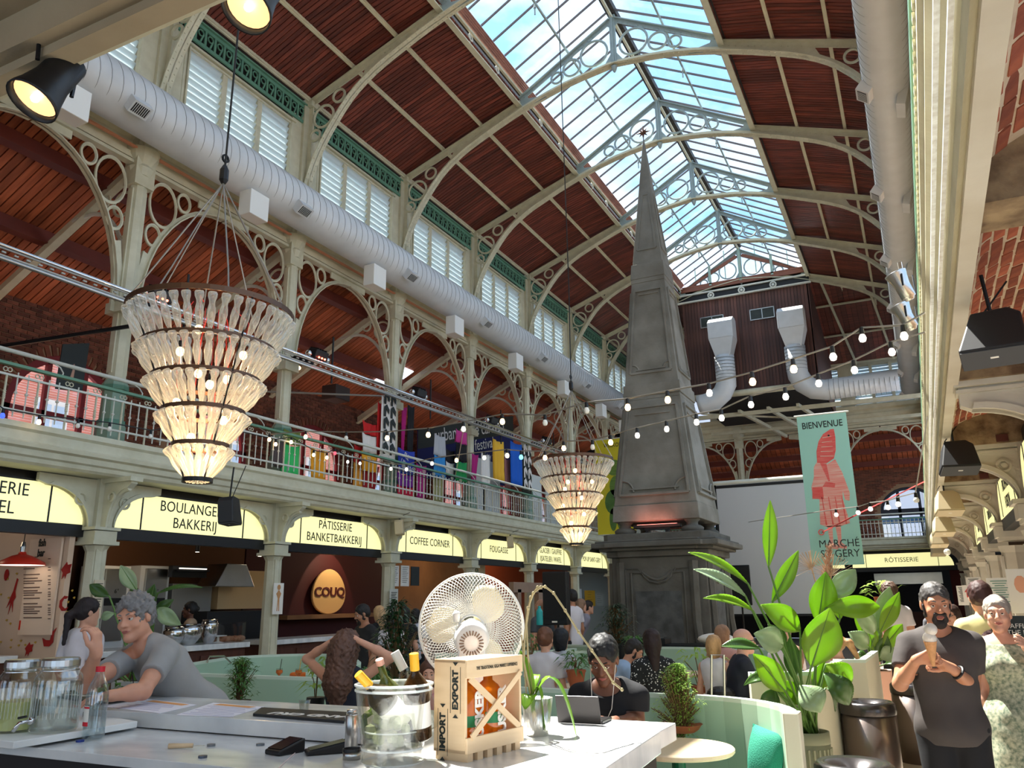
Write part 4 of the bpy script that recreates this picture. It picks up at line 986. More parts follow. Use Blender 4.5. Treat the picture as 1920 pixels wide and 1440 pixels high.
# -- festoon strings (laid in the vertical plane between their two ends)
def festoon(label, A, B, px, lit, wire=wirem, r=.026):
    A, B = V3(A), V3(B); n = V3((B.y-A.y, -(B.x-A.x), 0)).normalized()
    def on(u, v):
        d = CR*((u-960)/F_PX) - CU*((v-720)/F_PX) + CF; o = V3((0, 0, EYE)); return o + d*((A-o).dot(n)/d.dot(n))
    P_ = [on(*p) for p in px]; root = thing('string_lights', label, 'string lights', A)
    loc = [p-A+V3((0, 0, .075)) for p in P_]
    obj('cable', M().tube([V3((0, 0, .05))]+loc+[B-A+V3((0, 0, .05))], .008, 5), wire, root)
    for i, p in enumerate(loc):
        c = lit[i % len(lit)]; m_ = {'w': warmb, 'c': coolb, 'o': offb}.get(c) or mat('bulb_'+c, {'b': (.05, .1, .9), 'r': (.9, .08, .12), 'y': (1, .9, .2), 't': (.2, .9, .9)}[c], .3, emit=1.2)
        s_ = obj('socket', M().lathe([(.016, 0), (.02, -.05), (.014, -.055)], 8, p), blackm, root); obj('bulb', M().lathe([(.012, 0), (r*.8, -.012), (r*1.1, -.036), (r*.8, -.06), (0, -.068)], 10, p+V3((0, 0, -.05)), cap=False), m_, s_, smooth=True)
    return root
festoon('upper festoon of bulbs crossing the obelisk from left gallery to right gallery', (-9.35, 9.7, 4.42), (.24, 6.2, 3.6),
        [(505, 823), (573, 818), (649, 820), (726, 820), (803, 814), (869, 803), (942, 789), (1022, 791), (1100, 768), (1177, 762), (1252, 748), (1330, 735), (1411, 714), (1488, 690), (1562, 667), (1617, 632), (1695, 628)], 'wwowwcwoowwcwwccc')
festoon('lower festoon of bulbs crossing the obelisk and dipping to the left balustrade', (-9.35, 12.2, 4.3), (.24, 6.7, 3.6),
        [(733, 878), (762, 879), (810, 868), (856, 862), (908, 857), (951, 853), (977, 856), (1022, 857), (1057, 839), (1111, 837), (1145, 828), (1195, 815), (1250, 803), (1306, 790), (1353, 782), (1408, 757), (1473, 742), (1535, 717), (1602, 692), (1672, 658)], 'cccwcwtwwowccccccccc')
festoon('dark festoon with blue and orange bulbs along the left balustrade', (-9.3, 5.4, 3.95), (-9.3, 8.1, 4.15), [(5, 778), (73, 790), (146, 797), (205, 803), (282, 817)], 'bwooo', cablem)
festoon('short festoon of warm bulbs on the balustrade below the green flag', (-9.4, 9.4, 4.3), (-9.4, 15, 4.25), [(517, 832), (546, 828), (588, 852), (613, 857), (628, 849), (652, 865), (675, 868)], 'wwwwrcc', cablem, .026)
festoon('far festoon of small bulbs in front of the blue window', (-3.6, 20, 3.4), (.26, 10, 3.6), [(1568, 964), (1609, 960), (1632, 953), (1665, 950), (1684, 944), (1718, 936)], 'ccccco', wirem, .03)
obj('red_cord', M().tube([at(1542, 998, Y=16.9), at(1600, 968, Y=14.5), at(1735, 902, X=.25)], .012, 5).ring(at(1540, 998, Y=16.85), EY, .05, .012, 10, 4), mat('red_rope', srgb(224, 80, 76), .6), label='thin red cord stretched from the banner foot to the right gallery', cat='cord')

# -- flags and banners on the left gallery
def cloth(name, w, h, m, parent=None, amp=.03, waves=2.5, n=10, v=6, sh=0, pinch=1.0, seed=0):
    "hanging cloth: x across (0..w), z down to -h, folds in y"
    P_ = []
    for j in range(v+1):
        t = j/v; r_ = []
        for i in range(n+1):
            s_ = i/n; ww = w*(1-(1-pinch)*t)
            r_.append((s_*ww+sh*t, amp*(.3+.7*t)*math.sin(waves*2*PI*s_+seed+t), -h*t-.02*math.sin(PI*s_)*(1 if t else 2)))
        P_.append(r_)
    return obj(name, M().grid(P_), m, parent, smooth=True, solid=.004)
def cm_(name, c): return mat('cloth_'+name, srgb(*c), .85)
def flag(label, p, w, h, parts, rz=PI/2, pole=None, **k):
    "parts: list of (top fraction, bottom fraction, colour name, rgb)"
    root = thing('flag', label, 'flag', p, rz)
    for a, b, nm, c in parts:
        f_ = cloth('field', w, h*(b-a), cm_(nm, c), root, seed=k.get('seed', 0), amp=k.get('amp', .03), pinch=k.get('pinch', 1)); f_.location = (0, 0, -h*a)
    if pole: obj('pole', M().tube([(0, 0, -h*.95), pole], .012, 6), mat('pole_wood', srgb(190, 160, 130), .6), root)
    return root
def fl_(u0, v0, u1, v1, x=-9.68):
    a = at(u0, v0, X=x); b = at(u0, v1, X=x); c = at(u1, v0, X=x); return a, c.y-a.y, a.z-b.z
def F(label, box, parts, x=-9.68, **k):
    p, w_, h_ = fl_(*box, x=x); return flag(label, p, w_, h_, parts, **k)
F('olive and bright green flag draped right of the large chandelier', (533, 803, 563, 892), [(0, .3, 'olive', (112, 128, 62)), (.3, 1, 'green', (60, 196, 108))], x=-9.8, seed=1)
F('dark grey photo cloth beside the bright green flag', (513, 822, 534, 872), [(0, 1, 'photo_grey', (84, 74, 74))], x=-9.78, seed=2)
F('orange yellow flag on the balustrade', (583, 838, 613, 897), [(0, 1, 'amber', (232, 162, 36))], x=-9.8, seed=3, amp=.05)
F('red, yellow and white flag left of the arrow banner', (679, 787, 711, 880), [(0, .25, 'scarlet', (190, 26, 28)), (.25, .62, 'white', (222, 216, 210)), (.62, 1, 'amber', (232, 162, 36))], x=-9.8, seed=4, amp=.05)
F('red and orange flag hanging lower left of the arrow banner', (664, 832, 683, 928), [(0, .35, 'scarlet', (190, 26, 28)), (.35, 1, 'orange', (222, 150, 50))], x=-9.9, seed=5)
F('dark red flag low behind the balusters below the arrow banner', (682, 868, 712, 935), [(0, 1, 'crimson', (150, 20, 26))], x=-9.9, seed=6, pinch=.6)
F('narrow bright red banner left of the white arrow banner', (709, 752, 717, 838), [(0, 1, 'scarlet', (190, 26, 28))], x=-9.75, seed=1, amp=.01)
def arrow_banner(label, box, bgc, fgc, rows):
    p, w_, h_ = fl_(*box); root = thing('arrow_banner', label, 'banner', p, PI/2)
    cloth('cloth', w_, h_, bgc, root, amp=.012, waves=1.2)
    ar = M()
    for r_ in range(rows):
        z = -h_*(r_+.6)/rows
        for e in (.12, .56):
            x = w_*e; s_ = w_*.34; ar.prism([(x, z), (x+s_*.35, z), (x+s_*.35, z+s_*.9), (x+s_*.95, z+s_*.35), (x+s_, z+s_*.9), (x+s_*.5, z+s_*1.45), (x, z+s_*1.1)], (0, -.03, 0), EX, UP, (0, .006, 0))
    obj('arrow_marks', ar, fgc, root); return root
arrow_banner('tall white banner with rows of black arrow marks', (716, 742, 744, 860), cm_('white', (226, 224, 222)), ink, 5)
arrow_banner('black banner with white arrow marks beside the blue flag', (978, 838, 996, 925), ink, cm_('white', (226, 224, 222)), 4)
F('magenta pennant strip right of the arrow banner', (754, 760, 763, 850), [(0, 1, 'magenta', (168, 20, 110))], x=-9.9, seed=2, pinch=.4, amp=.02)
F('black cloth strip beside the magenta pennant', (765, 758, 777, 850), [(0, 1, 'black', (24, 22, 26))], x=-9.9, seed=2, pinch=.8, amp=.02)
b1 = F('blue and magenta flag with white lettering on a tilted pole', (746, 838, 778, 932), [(0, .5, 'royal', (34, 58, 160)), (.5, .75, 'violet', (120, 34, 140)), (.75, 1, 'cherry', (200, 26, 60))], x=-9.72, seed=3, amp=.05, pole=None)
for k, s_ in enumerate(('SLE', 'URBAN')): text('lettering', s_, .17, cm_('white', (226, 224, 222)), b1, fy((.22, -.08, -.18-.2*k)) @ Matrix.Rotation(-.4, 4, 'Z'), .002, .8)
F('violet flag behind the balusters right of the blue one', (780, 868, 800, 935), [(0, 1, 'magenta', (168, 20, 110))], x=-9.8, seed=4)
F('grey over blue flag left of the third column', (815, 812, 835, 892), [(0, .5, 'silver', (176, 178, 184)), (.5, 1, 'sky', (46, 132, 196))], seed=0)
F('olive cloth behind the balusters below the grey and blue flag', (812, 892, 832, 938), [(0, 1, 'sage', (160, 156, 106))], x=-9.8, seed=3)
F('pink, black and green flag on a pole at the third column', (854, 803, 877, 900), [(0, .25, 'pink', (196, 60, 140)), (.25, .6, 'black', (24, 22, 26)), (.6, 1, 'emerald', (28, 140, 74))], seed=5, amp=.06, pole=(.25, -.1, .1))
F('black and white graphic scarf beside the column', (836, 840, 853, 888), [(0, .5, 'black', (24, 22, 26)), (.5, 1, 'white', (222, 216, 210))], x=-9.8, seed=5)
F('magenta flag right of the third column', (884, 848, 898, 902), [(0, 1, 'magenta', (168, 20, 110))], seed=5, pinch=.6)
F('white banner with grey blotches', (903, 848, 917, 912), [(0, 1, 'white', (226, 224, 222))], seed=1)
F('yellow flag hanging in deep folds', (925, 822, 943, 898), [(0, 1, 'yellow', (238, 184, 56))], seed=2, amp=.07, waves=1.5)
F('plain royal blue flag left of the black arrow banner', (957, 826, 978, 906), [(0, 1, 'cobalt', (20, 92, 196))], seed=2, amp=.02)
F('muted pink cloth left of the blue flag', (946, 858, 956, 912), [(0, 1, 'dusty', (150, 100, 100))], x=-9.8, seed=2)
for i, (u, lb) in enumerate(((893, 'white exhibition panel left of the yellow flag base'), (921, 'grey exhibition panel below the yellow flag'), (1002, 'white exhibition panel below the black arrow banner'), (1035, 'white exhibition panel left of the small chandelier'), (1066, 'last white exhibition panel behind the small chandelier'))):
    p = at(u, 930, X=-10.4); obj('exhibition_panel', M().box((-10.4, p.y, 4.7), (.04, 1.0, 1.5)), mat('panel_white', srgb(206, 208, 206), .7), label=lb, cat='panel', group='exhibition panels on the gallery')
# big caravan festival banner
cb = thing('festival_banner', 'dark navy banner with white slanted lettering urban dance caravan festival', 'banner', (-11.3, 17.4, 5.1), PI/2)
obj('cloth', M().prism([(0, -.3), (5.6, .1), (5.6, 2.4), (0, .95)], (0, 0, 0), EX, UP, (0, .02, 0)), mat('cloth_navy', srgb(22, 26, 84), .8), cb)
obj('dark_strip', M().prism([(0, .42), (5.6, 1.82), (5.6, 2.4), (0, .95)], (0, -.01, 0), EX, UP, (0, .01, 0)), ink, cb)
wh = mat('cloth_lettering', srgb(224, 222, 220), .8)
for s_, x, z, sz in (('urban dance caravan', 2.85, 1.42, .52), ('festival', 3.6, 1.14, .46), ('by wallonie', 4.4, .92, .3), ('bruxelles', 4.7, .64, .3)):
    text('lettering', s_, sz, wh, cb, fy((x, -.02, z)) @ Matrix.Rotation(.25, 4, 'Z'), .002, .98, shear=.1)
ps = thing('black_poster', 'tall black poster with a small dancer figure above the red window', 'poster', (-11.5, 7.62, 4.92), PI/2 - .0)
obj('sheet', M().prism([(0, 0), (.44, .05), (.46, .86), (.02, .72)], (0, 0, 0), EX, UP, (0, .02, 0)), ink, ps)
obj('figure', M().prism([(.2, .2), (.23, .36), (.21, .42), (.25, .46), (.27, .4), (.26, .2)], (0, -.004, 0), EX, UP, (0, .003, 0)), mat('figure_pale', srgb(190, 150, 130), .7), ps)
obj('wall_chart', M().box((XW+.04, 10.3, 4.55), (.02, .5, .5)), paper, label='small white notice sheet on the brick wall behind the large chandelier', cat='notice')
spk = obj('gallery_speaker', M().box((-11.2, 13.9, 6.2), (.4, .5, .32)), mat('umber_box', srgb(58, 44, 38), .6), label='dark box loudspeaker hanging behind the red banner', cat='speaker', bev=.02)
obj('wall_pipe_bar', M().tube([(-9.5, 7.4, 5.55), (-12.6, 5.6, 4.9)], .03, 6), blackm, label='dark diagonal pipe behind the lighting rail at the left', cat='pipe')
obj('wall_pipe_bar', M().tube([(-9.5, 14.3, 6.0), (-12.8, 9.6, 5.6)], .02, 6), wirem, label='thin grey cable sloping across the aisle behind the flags', cat='cable')
obj('skylight_hatch', M().box((-12.2, 17.5, az(-12.2)-.05), (.9, .8, .03), Matrix.Rotation(-.46, 3, 'Y')), mat('hatch_light', (.8, .9, 1), .4, emit=.9), label='small bright roof hatch in the aisle ceiling', cat='window')
for u, v, n_ in ((262, 583, 'left of the large chandelier'), (560, 690, 'right of the large chandelier')): obj('aisle_spotlight', M().ball(at(u, v, X=-12.3), .05, 8, 6), warmb, label='tiny warm spotlight under the aisle roof '+n_, cat='lamp')

# -- obelisk
def tier(m, hw0, z0, hw1, z1): m.add([(s*h, t*h, z) for h, z in ((hw0, z0), (hw1, z1)) for s, t in ((-1, -1), (1, -1), (1, 1), (-1, 1))], [(3, 2, 1, 0), (4, 5, 6, 7), (0, 1, 5, 4), (1, 2, 6, 5), (2, 3, 7, 6), (3, 0, 4, 7)]); return m
ob = thing('obelisk_fountain', 'tall grey stone obelisk on a baroque pedestal in the middle of the hall', 'obelisk', (-4.6, 16.5, 0))
def HWz(z):
    ks = [(3.2, .88), (3.57, .86), (5.85, .585), (8.55, .355), (10.55, .13), (12.1, .012)]
    for (a, b), (c, d) in zip(ks[:-1], ks[1:]):
        if z <= c: return b+(d-b)*(z-a)/(c-a)
    return .01
obj('shaft_lower', tier(tier(tier(M(), .88, 3.2, .86, 3.52), .845, 3.52, .60, 5.72), .6, 5.72, .59, 5.80), stone, ob, bev=.012)
obj('shaft_middle', tier(tier(tier(M(), .615, 5.80, .605, 6.05), .575, 6.05, .37, 8.4), .38, 8.4, .375, 8.5), stone, ob, bev=.01)
obj('shaft_upper', tier(tier(M(), .385, 8.5, .36, 8.85), .335, 8.85, .012, 12.1), stone, ob, bev=.008)
def panel(z0, z1, mg, ear):
    "raised moulding frame on each face, following the batter"
    for k in range(4):
        R = Matrix.Rotation(k*PI/2, 4, 'Z'); m = M()
        def P3(x, z, o=.0): return R @ V3((x, -(HWz(z)+.004+o), z))
        w0, w1 = HWz(z0)-mg, max(HWz(z1)-mg*.75, .03)
        a, b, c, d = P3(-w0, z0), P3(w0, z0), P3(w1, z1), P3(-w1, z1)
        nrm = R @ V3((0, -1, .1))
        for p, q in ((a, b), (b, c), (c, d), (d, a)): m.bar(p, q, .045, .08, up=nrm)
        f2 = .72; w0b = w0*f2
        a, b, c, d = P3(-w0b, z0+w0*.16), P3(w0b, z0+w0*.16), P3(w1*f2, z1-w1*.3), P3(-w1*f2, z1-w1*.3)
        for p, q in ((a, b), (c, d)): m.bar(p, q, .03, .05, up=nrm)
        if ear:
            for s_ in (-1, 1):
                arc = [P3(s_*(w0-.04 - ear*math.sin(t)), z0+.06+ear*math.cos(t)) for t in [PI/2*q/6 for q in range(7)]]
                m.tube(arc, .024, 4); m.bar(arc[0], P3(s_*(w1-.03), z1-ear*.4), .02, .02, up=nrm)
        obj('face_moulding', m, stone, ob)
panel(3.72, 5.55, .14, .24); panel(6.3, 8.2, .11, .13); panel(9.2, 10.6, .07, 0)
for s_, t_ in ((-1, -1), (1, -1), (1, 1), (-1, 1)):
    obj('foot_ball', M().lathe([(.17, .0), (.21, .04), (.22, .09), (.17, .13), (.11, .15), (.11, .2), (.15, .24), (.15, .27)], 20, (s_*.68, t_*.68, 2.94)), stoned, ob, smooth=True)
def oct_(hw, ch): return [(-hw, -hw+ch), (-hw+ch, -hw), (hw-ch, -hw), (hw, -hw+ch), (hw, hw-ch), (hw-ch, hw), (-hw+ch, hw), (-hw, hw-ch)]
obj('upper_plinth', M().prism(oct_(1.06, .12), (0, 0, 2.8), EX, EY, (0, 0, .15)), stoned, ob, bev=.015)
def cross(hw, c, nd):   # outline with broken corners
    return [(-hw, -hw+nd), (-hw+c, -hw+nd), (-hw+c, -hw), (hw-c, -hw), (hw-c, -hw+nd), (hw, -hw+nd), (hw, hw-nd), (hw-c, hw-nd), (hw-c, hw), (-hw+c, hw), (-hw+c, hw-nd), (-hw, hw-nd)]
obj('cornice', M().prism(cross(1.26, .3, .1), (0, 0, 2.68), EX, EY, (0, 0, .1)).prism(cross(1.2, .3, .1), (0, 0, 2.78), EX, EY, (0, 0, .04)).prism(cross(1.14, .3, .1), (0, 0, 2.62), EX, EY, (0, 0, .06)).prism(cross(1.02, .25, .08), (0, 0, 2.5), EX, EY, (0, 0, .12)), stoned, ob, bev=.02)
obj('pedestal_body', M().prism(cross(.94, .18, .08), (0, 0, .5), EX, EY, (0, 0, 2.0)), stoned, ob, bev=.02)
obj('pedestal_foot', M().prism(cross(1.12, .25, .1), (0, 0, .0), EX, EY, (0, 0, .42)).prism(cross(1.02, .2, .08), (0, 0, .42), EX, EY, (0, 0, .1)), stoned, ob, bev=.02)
for k in range(4):
    R = Matrix.Rotation(k*PI/2, 4, 'Z'); m = M(); g = lambda x, z, o=.0: R @ V3((x, -.955-o, z))
    fr = [(-.52, .75), (-.52, 2.2), (-.3, 2.2), (-.26, 2.12), (-.16, 2.04), (0, 2.0), (.16, 2.04), (.26, 2.12), (.3, 2.2), (.52, 2.2), (.52, .75)]
    m.tube([g(*p) for p in fr], .025, 5, closed=True)
    m.tube([g(x*1.22, z+.07) for x, z in fr], .018, 5)
    m.tube([g(-.3+.6*q/10, 2.22-.16*math.sin(PI*q/10)) for q in range(11)], .03, 6)
    obj('cartouche_frame', m, stoned, ob)
    for s_ in (-1, 1):
        pts = [g(s_*.72, 2.4, .0), g(s_*.72, 1.3, .03), g(s_*.76, .95, .06), g(s_*.86, .8, .09), g(s_*.82, .62, .05)]
        obj('volute_pilaster', M().tube(pts, [.09, .075, .08, .09, .1], 6), stoned, ob)
    obj('plaque_mark', M().box(g(0, 1.35, -.012), (.9 if k % 2 == 0 else .02, .02 if k % 2 == 0 else .9, 1.0)), mat('slate_face', srgb(92, 94, 94), .8, var=.8, vs=5, col2=srgb(58, 58, 58), bump=.4), ob)
stm = M()
for k in range(8):
    a = k*PI/4; d = V3((math.cos(a), 0, math.sin(a))); n_ = V3((-d.z, 0, d.x))
    L_ = .2 if k % 2 == 0 else .15; stm.add([(0, .04, 0), (0, -.04, 0), tuple(n_*.04), tuple(-n_*.04), tuple(d*L_)], [(0, 2, 4), (2, 1, 4), (1, 3, 4), (3, 0, 4)])
obj('star_finial', stm.xf(Matrix.Translation((0, 0, 12.28))), mat('star_bronze', srgb(96, 66, 54), .45, metal=.5), ob)
obj('star_stem', M().tube([(0, 0, 12.05), (0, 0, 12.25)], .012, 6), MATS['star_bronze'], ob)
pr_ = thing('flood_light', 'black LED flood bar tucked under the obelisk between its stone feet', 'lamp', (-4.6, 15.75, 2.96))
obj('lamp_body', M().box((0, 0, .13), (.95, .12, .07)), black, pr_, bev=.01); obj('lamp_foot', M().box((-.2, 0, .05), (.06, .1, .1)).box((.2, 0, .05), (.06, .1, .1)).box((0, 0, .08), (.5, .08, .04)), blackm, pr_)
obj('lamp_glow', M().box((0, -.0, .168), (.8, .08, .006)), mat('led_pink', (1, .25, .2), .4, emit=3), pr_)
l_ = D.lights.new('pink_wash', 'AREA'); l_.energy = 2.2; l_.color = (1, .3, .22); l_.shape = 'RECTANGLE'; l_.size = .7; l_.size_y = .06; lo = D.objects.new('pink_wash', l_); C.objects.link(lo); lo.location = (-4.6, 15.45, 3.12); lo.rotation_euler = (PI-.35, 0, 0)

# -- projection screen, tall banners, speakers
sc_ = thing('projection_screen', 'large grey projection screen behind the obelisk', 'screen', (-3.15, 20.2, 1.25))
obj('fabric', M().box((0, 0, 1.6), (2.25, .02, 3.1)), mat('screen_grey', srgb(186, 186, 190), .75), sc_)
obj('border', M().box((-1.12, -.012, 1.6), (.06, .01, 3.1)).box((1.12, -.012, 1.6), (.06, .01, 3.1)).box((0, -.012, 3.1), (2.3, .01, .07)).box((0, -.012, .06), (2.3, .01, .05)), black, sc_)
obj('casing', M().tube([(-1.3, 0, 3.2), (1.25, 0, 3.2)], .05, 8), ironw, sc_)
obj('stand_leg', M().box((-1.15, .05, .9), (.05, .05, 4.3)).box((1.15, .05, .9), (.05, .05, 4.3)), blackm, sc_)
sc_.scale = (1.1, 1, 1)
def tall_banner(label, x, y, z0, w_, h_, c, word, draw):
    r_ = thing('hanging_banner', label, 'banner', (x, y, z0)); obj('cloth', M().box((0, 0, h_/2), (w_, .012, h_)), mat('banner_'+label.split()[0], srgb(*c), .8), r_)
    obj('top_rod', M().tube([(-w_/2-.05, 0, h_), (w_/2+.05, 0, h_)], .02, 6), ironw, r_); text('lettering', word, .185, ink, r_, fy((0, -.009, h_-.22)), .001, .8, bold=.002); draw(r_); return r_
coral = mat('coral_print', srgb(216, 112, 100), .8, var=.8, vs=3, col2=srgb(210, 190, 170), stretch=(.6, 1, 22)); coral2 = mat('coral_dark', srgb(206, 72, 66), .8, var=.6, vs=3, col2=srgb(214, 130, 116), stretch=(1, 1, 14))
def fish_lady(r_):
    def shp(name, pts, m_, d=.009): obj(name, M().prism([(x, z) for x, z in pts], (0, -d, 0), EX, UP, (0, .002, 0)), m_, r_)
    shp('print_head', [(-.17, 1.98), (-.16, 2.2), (-.1, 2.4), (0, 2.54), (.14, 2.62), (.21, 2.62), (.22, 2.45), (.2, 2.2), (.15, 2.04), (0, 1.95)], coral2, .009)
    shp('print_coat', [(-.17, 2.0), (0, 1.93), (.17, 2.02), (.27, 1.75), (.36, 1.35), (.34, 1.2), (.26, 1.22), (.24, 1.4), (.22, 1.25), (.3, .78), (.1, .72), (-.12, .72), (-.24, .78), (-.2, 1.3), (-.3, 1.28), (-.33, 1.5), (-.26, 1.7), (-.24, 1.9)], coral, .0085)
    shp('print_bag', [(-.31, 1.5), (-.12, 1.5), (-.12, 1.26), (-.33, 1.28)], coral2, .0105)
    for x in (-.16, -.04, .08, .2): shp('print_fold', [(x, 1.3), (x+.015, 1.3), (x+.05, .76), (x+.02, .76)], coral2, .0105)
    shp('print_lapel', [(-.12, 1.98), (.0, 1.6), (.03, 1.6), (.0, 1.94)], coral2, .0105); shp('print_sleeve', [(-.05, 1.6), (.12, 1.55), (.1, 1.47), (-.12, 1.5)], coral2, .0105)
    for x in (-.07, .08): shp('print_leg', [(x-.05, .74), (x+.05, .74), (x+.03, .42), (x+.12, .34), (x+.1, .29), (x-.05, .32), (x-.03, .5)], coral, .0085)
    for k in range(5): shp('print_scale', [(-.1+.02*k, 2.1+.09*k), (.15, 2.08+.1*k), (.15, 2.085+.1*k), (-.1+.02*k, 2.11+.09*k)], mat('print_pale', srgb(196, 196, 172), .8), .0105)
    shp('print_eye', [(.1+.02*math.cos(t), 2.5+.02*math.sin(t)) for t in [PI*q/4 for q in range(8)]], ink, .011)
tall = tall_banner('mint green banner with a red fish-headed lady and the word BIENVENUE', -1.45, 16.9, 2.28, .93, 2.95, (150, 196, 178), 'BIENVENUE', lambda r: fish_lady(r))
m = M()
for R_ in (.17, .12):
    pts = [(-R_, 0, 0)]+[(-R_*math.cos(PI*q/10), 0, .1+R_*math.sin(PI*q/10)) for q in range(11)]+[(R_, 0, 0)]; m.tube(pts, .007, 4)
m.tube([(-.06, 0, 0), (-.06, 0, .09), (-.03, 0, .13), (0, 0, .09), (0, 0, 0)], .007, 4).tube([(.0, 0, .09), (.03, 0, .13), (.06, 0, .09), (.06, 0, 0)], .007, 4)
lg = obj('arch_logo', m, ink, tall); lg.location = (.05, -.012, .52)
tall.children[0].location = (0, 0, 0)
for s_, z in (('MARCHÉ', .40), ('ST-GÉRY', .21)): text('lettering', s_, .2, ink, tall, fy((.06, -.009, z)), .001, .92)
text('lettering', 'Bxl', .09, ink, tall, fy((.08, -.009, .09)), .001, 1)
def figs(r_):
    g1, g2 = mat('veg_green', srgb(120, 150, 66), .8, var=.8, vs=3, stretch=(1, 1, 10)), mat('veg_green_dark', srgb(90, 124, 60), .8, var=.6, vs=5)
    for x, z, a, b in ((.0, 2.1, .26, .26), (.05, 1.5, .22, .34), (-.05, 1.0, .3, .4), (-.1, .45, .12, .36), (.15, .45, .12, .36)):
        obj('print_shape', M().prism([(x+a*math.cos(t), z+b*math.sin(t)) for t in [2*PI*q/16 for q in range(16)]], (0, -.009, 0), EX, UP, (0, .002, 0)), g1 if z > 1.2 else g2, r_)
tall_banner('yellow banner with a green vegetable figure behind the obelisk, lettered WELKOM', -8.5, 24.6, 3.7, 1.25, 3.05, (214, 196, 44), 'WELKOM', figs)
def pa(label, p, w_, h_, d_, rz=0, stand=True, wedge=False):
    r_ = thing('pa_speaker', label, 'speaker', p, rz)
    obj('cabinet', M().prism([(-w_/2, 0), (-w_*.3, d_), (w_*.3, d_), (w_/2, 0)], (0, 0, 0), EX, EY, (0, 0, h_)), black, r_, bev=.015); obj('grille', M().box((0, -.012, h_/2+.03), (w_*.92, .012, h_*.86)), mat('grille_black', (.012, .012, .013), .9, bump=.5, bs=200), r_)
    obj('badge', M().box((0, -.02, .05), (.09, .004, .025)), paper, r_)
    if stand: obj('stand_pole', M().tube([(0, .12, 0), (0, .12, -p[2])], .02, 8), blackm, r_); obj('stand_leg', M().tube([(0, .12, -p[2]+.5), (.3, .3, -p[2]+.02)], .014, 6).tube([(0, .12, -p[2]+.5), (-.3, .3, -p[2]+.02)], .014, 6).tube([(0, .12, -p[2]+.5), (0, -.25, -p[2]+.02)], .014, 6), blackm, r_)
p = at(1041, 1170, Y=12.2)
a_ = at(1022, 1072, Y=12.2); b_ = at(1064, 1172, Y=12.2); pa('black loudspeaker on a pole left of the obelisk pedestal', (p.x, 12.2, b_.z), b_.x-a_.x+.06, a_.z-b_.z, .35)
a_ = at(1368, 1060, Y=18.6); b_ = at(1405, 1135, Y=18.6); pa('black loudspeaker on a pole at the foot of the projection screen', ((a_.x+b_.x)/2, 18.6, b_.z), .5, a_.z-b_.z, .35)
bs_ = mat('speaker_black', srgb(34, 34, 36), .55); cs_ = mat('speaker_cream', srgb(206, 188, 150), .6)
def hung_speaker(label, c, s_, m_, rz, tilt=0):
    r_ = thing('hanging_speaker', label, 'speaker', c, rz)
    T_ = Matrix.Rotation(tilt, 4, 'X') @ Matrix.Scale(s_, 4)
    obj('cabinet', M().prism([(-.5, -.42), (-.5, -.36), (-.26, .42), (.3, .45), (.48, .3), (.5, -.42)], (0, -.02, 0), EX, UP, (0, .5, 0)).xf(T_), m_, r_, bev=.012)
    obj('grille', M().box((0, .23, -.435), (.97, .46, .02)).xf(T_), mat('speaker_grille', srgb(70, 70, 72), .7) if m_ is bs_ else m_, r_)
    up_ = 3.5-c[2]; obj('bracket', M().tube([T_ @ V3((.05, .25, .42)), (0, .1, up_)], .012, 6), blackm, r_)
    obj('lead', M().tube([T_ @ V3((0, .3, .4)), T_ @ V3((-.1, .4, .7)), (.12, .3, up_)], .006, 5), cablem, r_)
    obj('badge', M().box((0, .2, -.447), (.12, .04, .004)).xf(T_), paper, r_)
    return r_
hung_speaker('large black wedge speaker under the vault nearest the camera at the right', atd(1856, 618, 4.55), .335, bs_, -.12, -.45)
hung_speaker('second black wedge speaker under the right vaults', atd(1796, 850, 8.6), .38, bs_, .25, -.45)
for i, (u, v, d_, n_) in enumerate(((1778, 938, 12.4, 'nearest cream'), (1768, 983, 16.0, 'second cream'), (1760, 1008, 19.4, 'third cream'), (1759, 1027, 22.5, 'last cream'))): hung_speaker(n_+' wedge speaker under the right vaults', atd(u, v, d_), .40, cs_, .35, -.45)
p = atd(418, 960, 10.8); hung_speaker('black wedge speaker hanging in front of the bakery sign', p, .4, bs_, -1.1, .1)
p = at(742, 990, X=-9.7); hung_speaker('cream wedge speaker on the pillar between the bakery and coffee signs', p, .34, cs_, -1.1, .1)
p = at(951, 1017, X=-9.7); hung_speaker('cream wedge speaker above the FOUGASSE sign', p, .34, cs_, -1.1, .1)

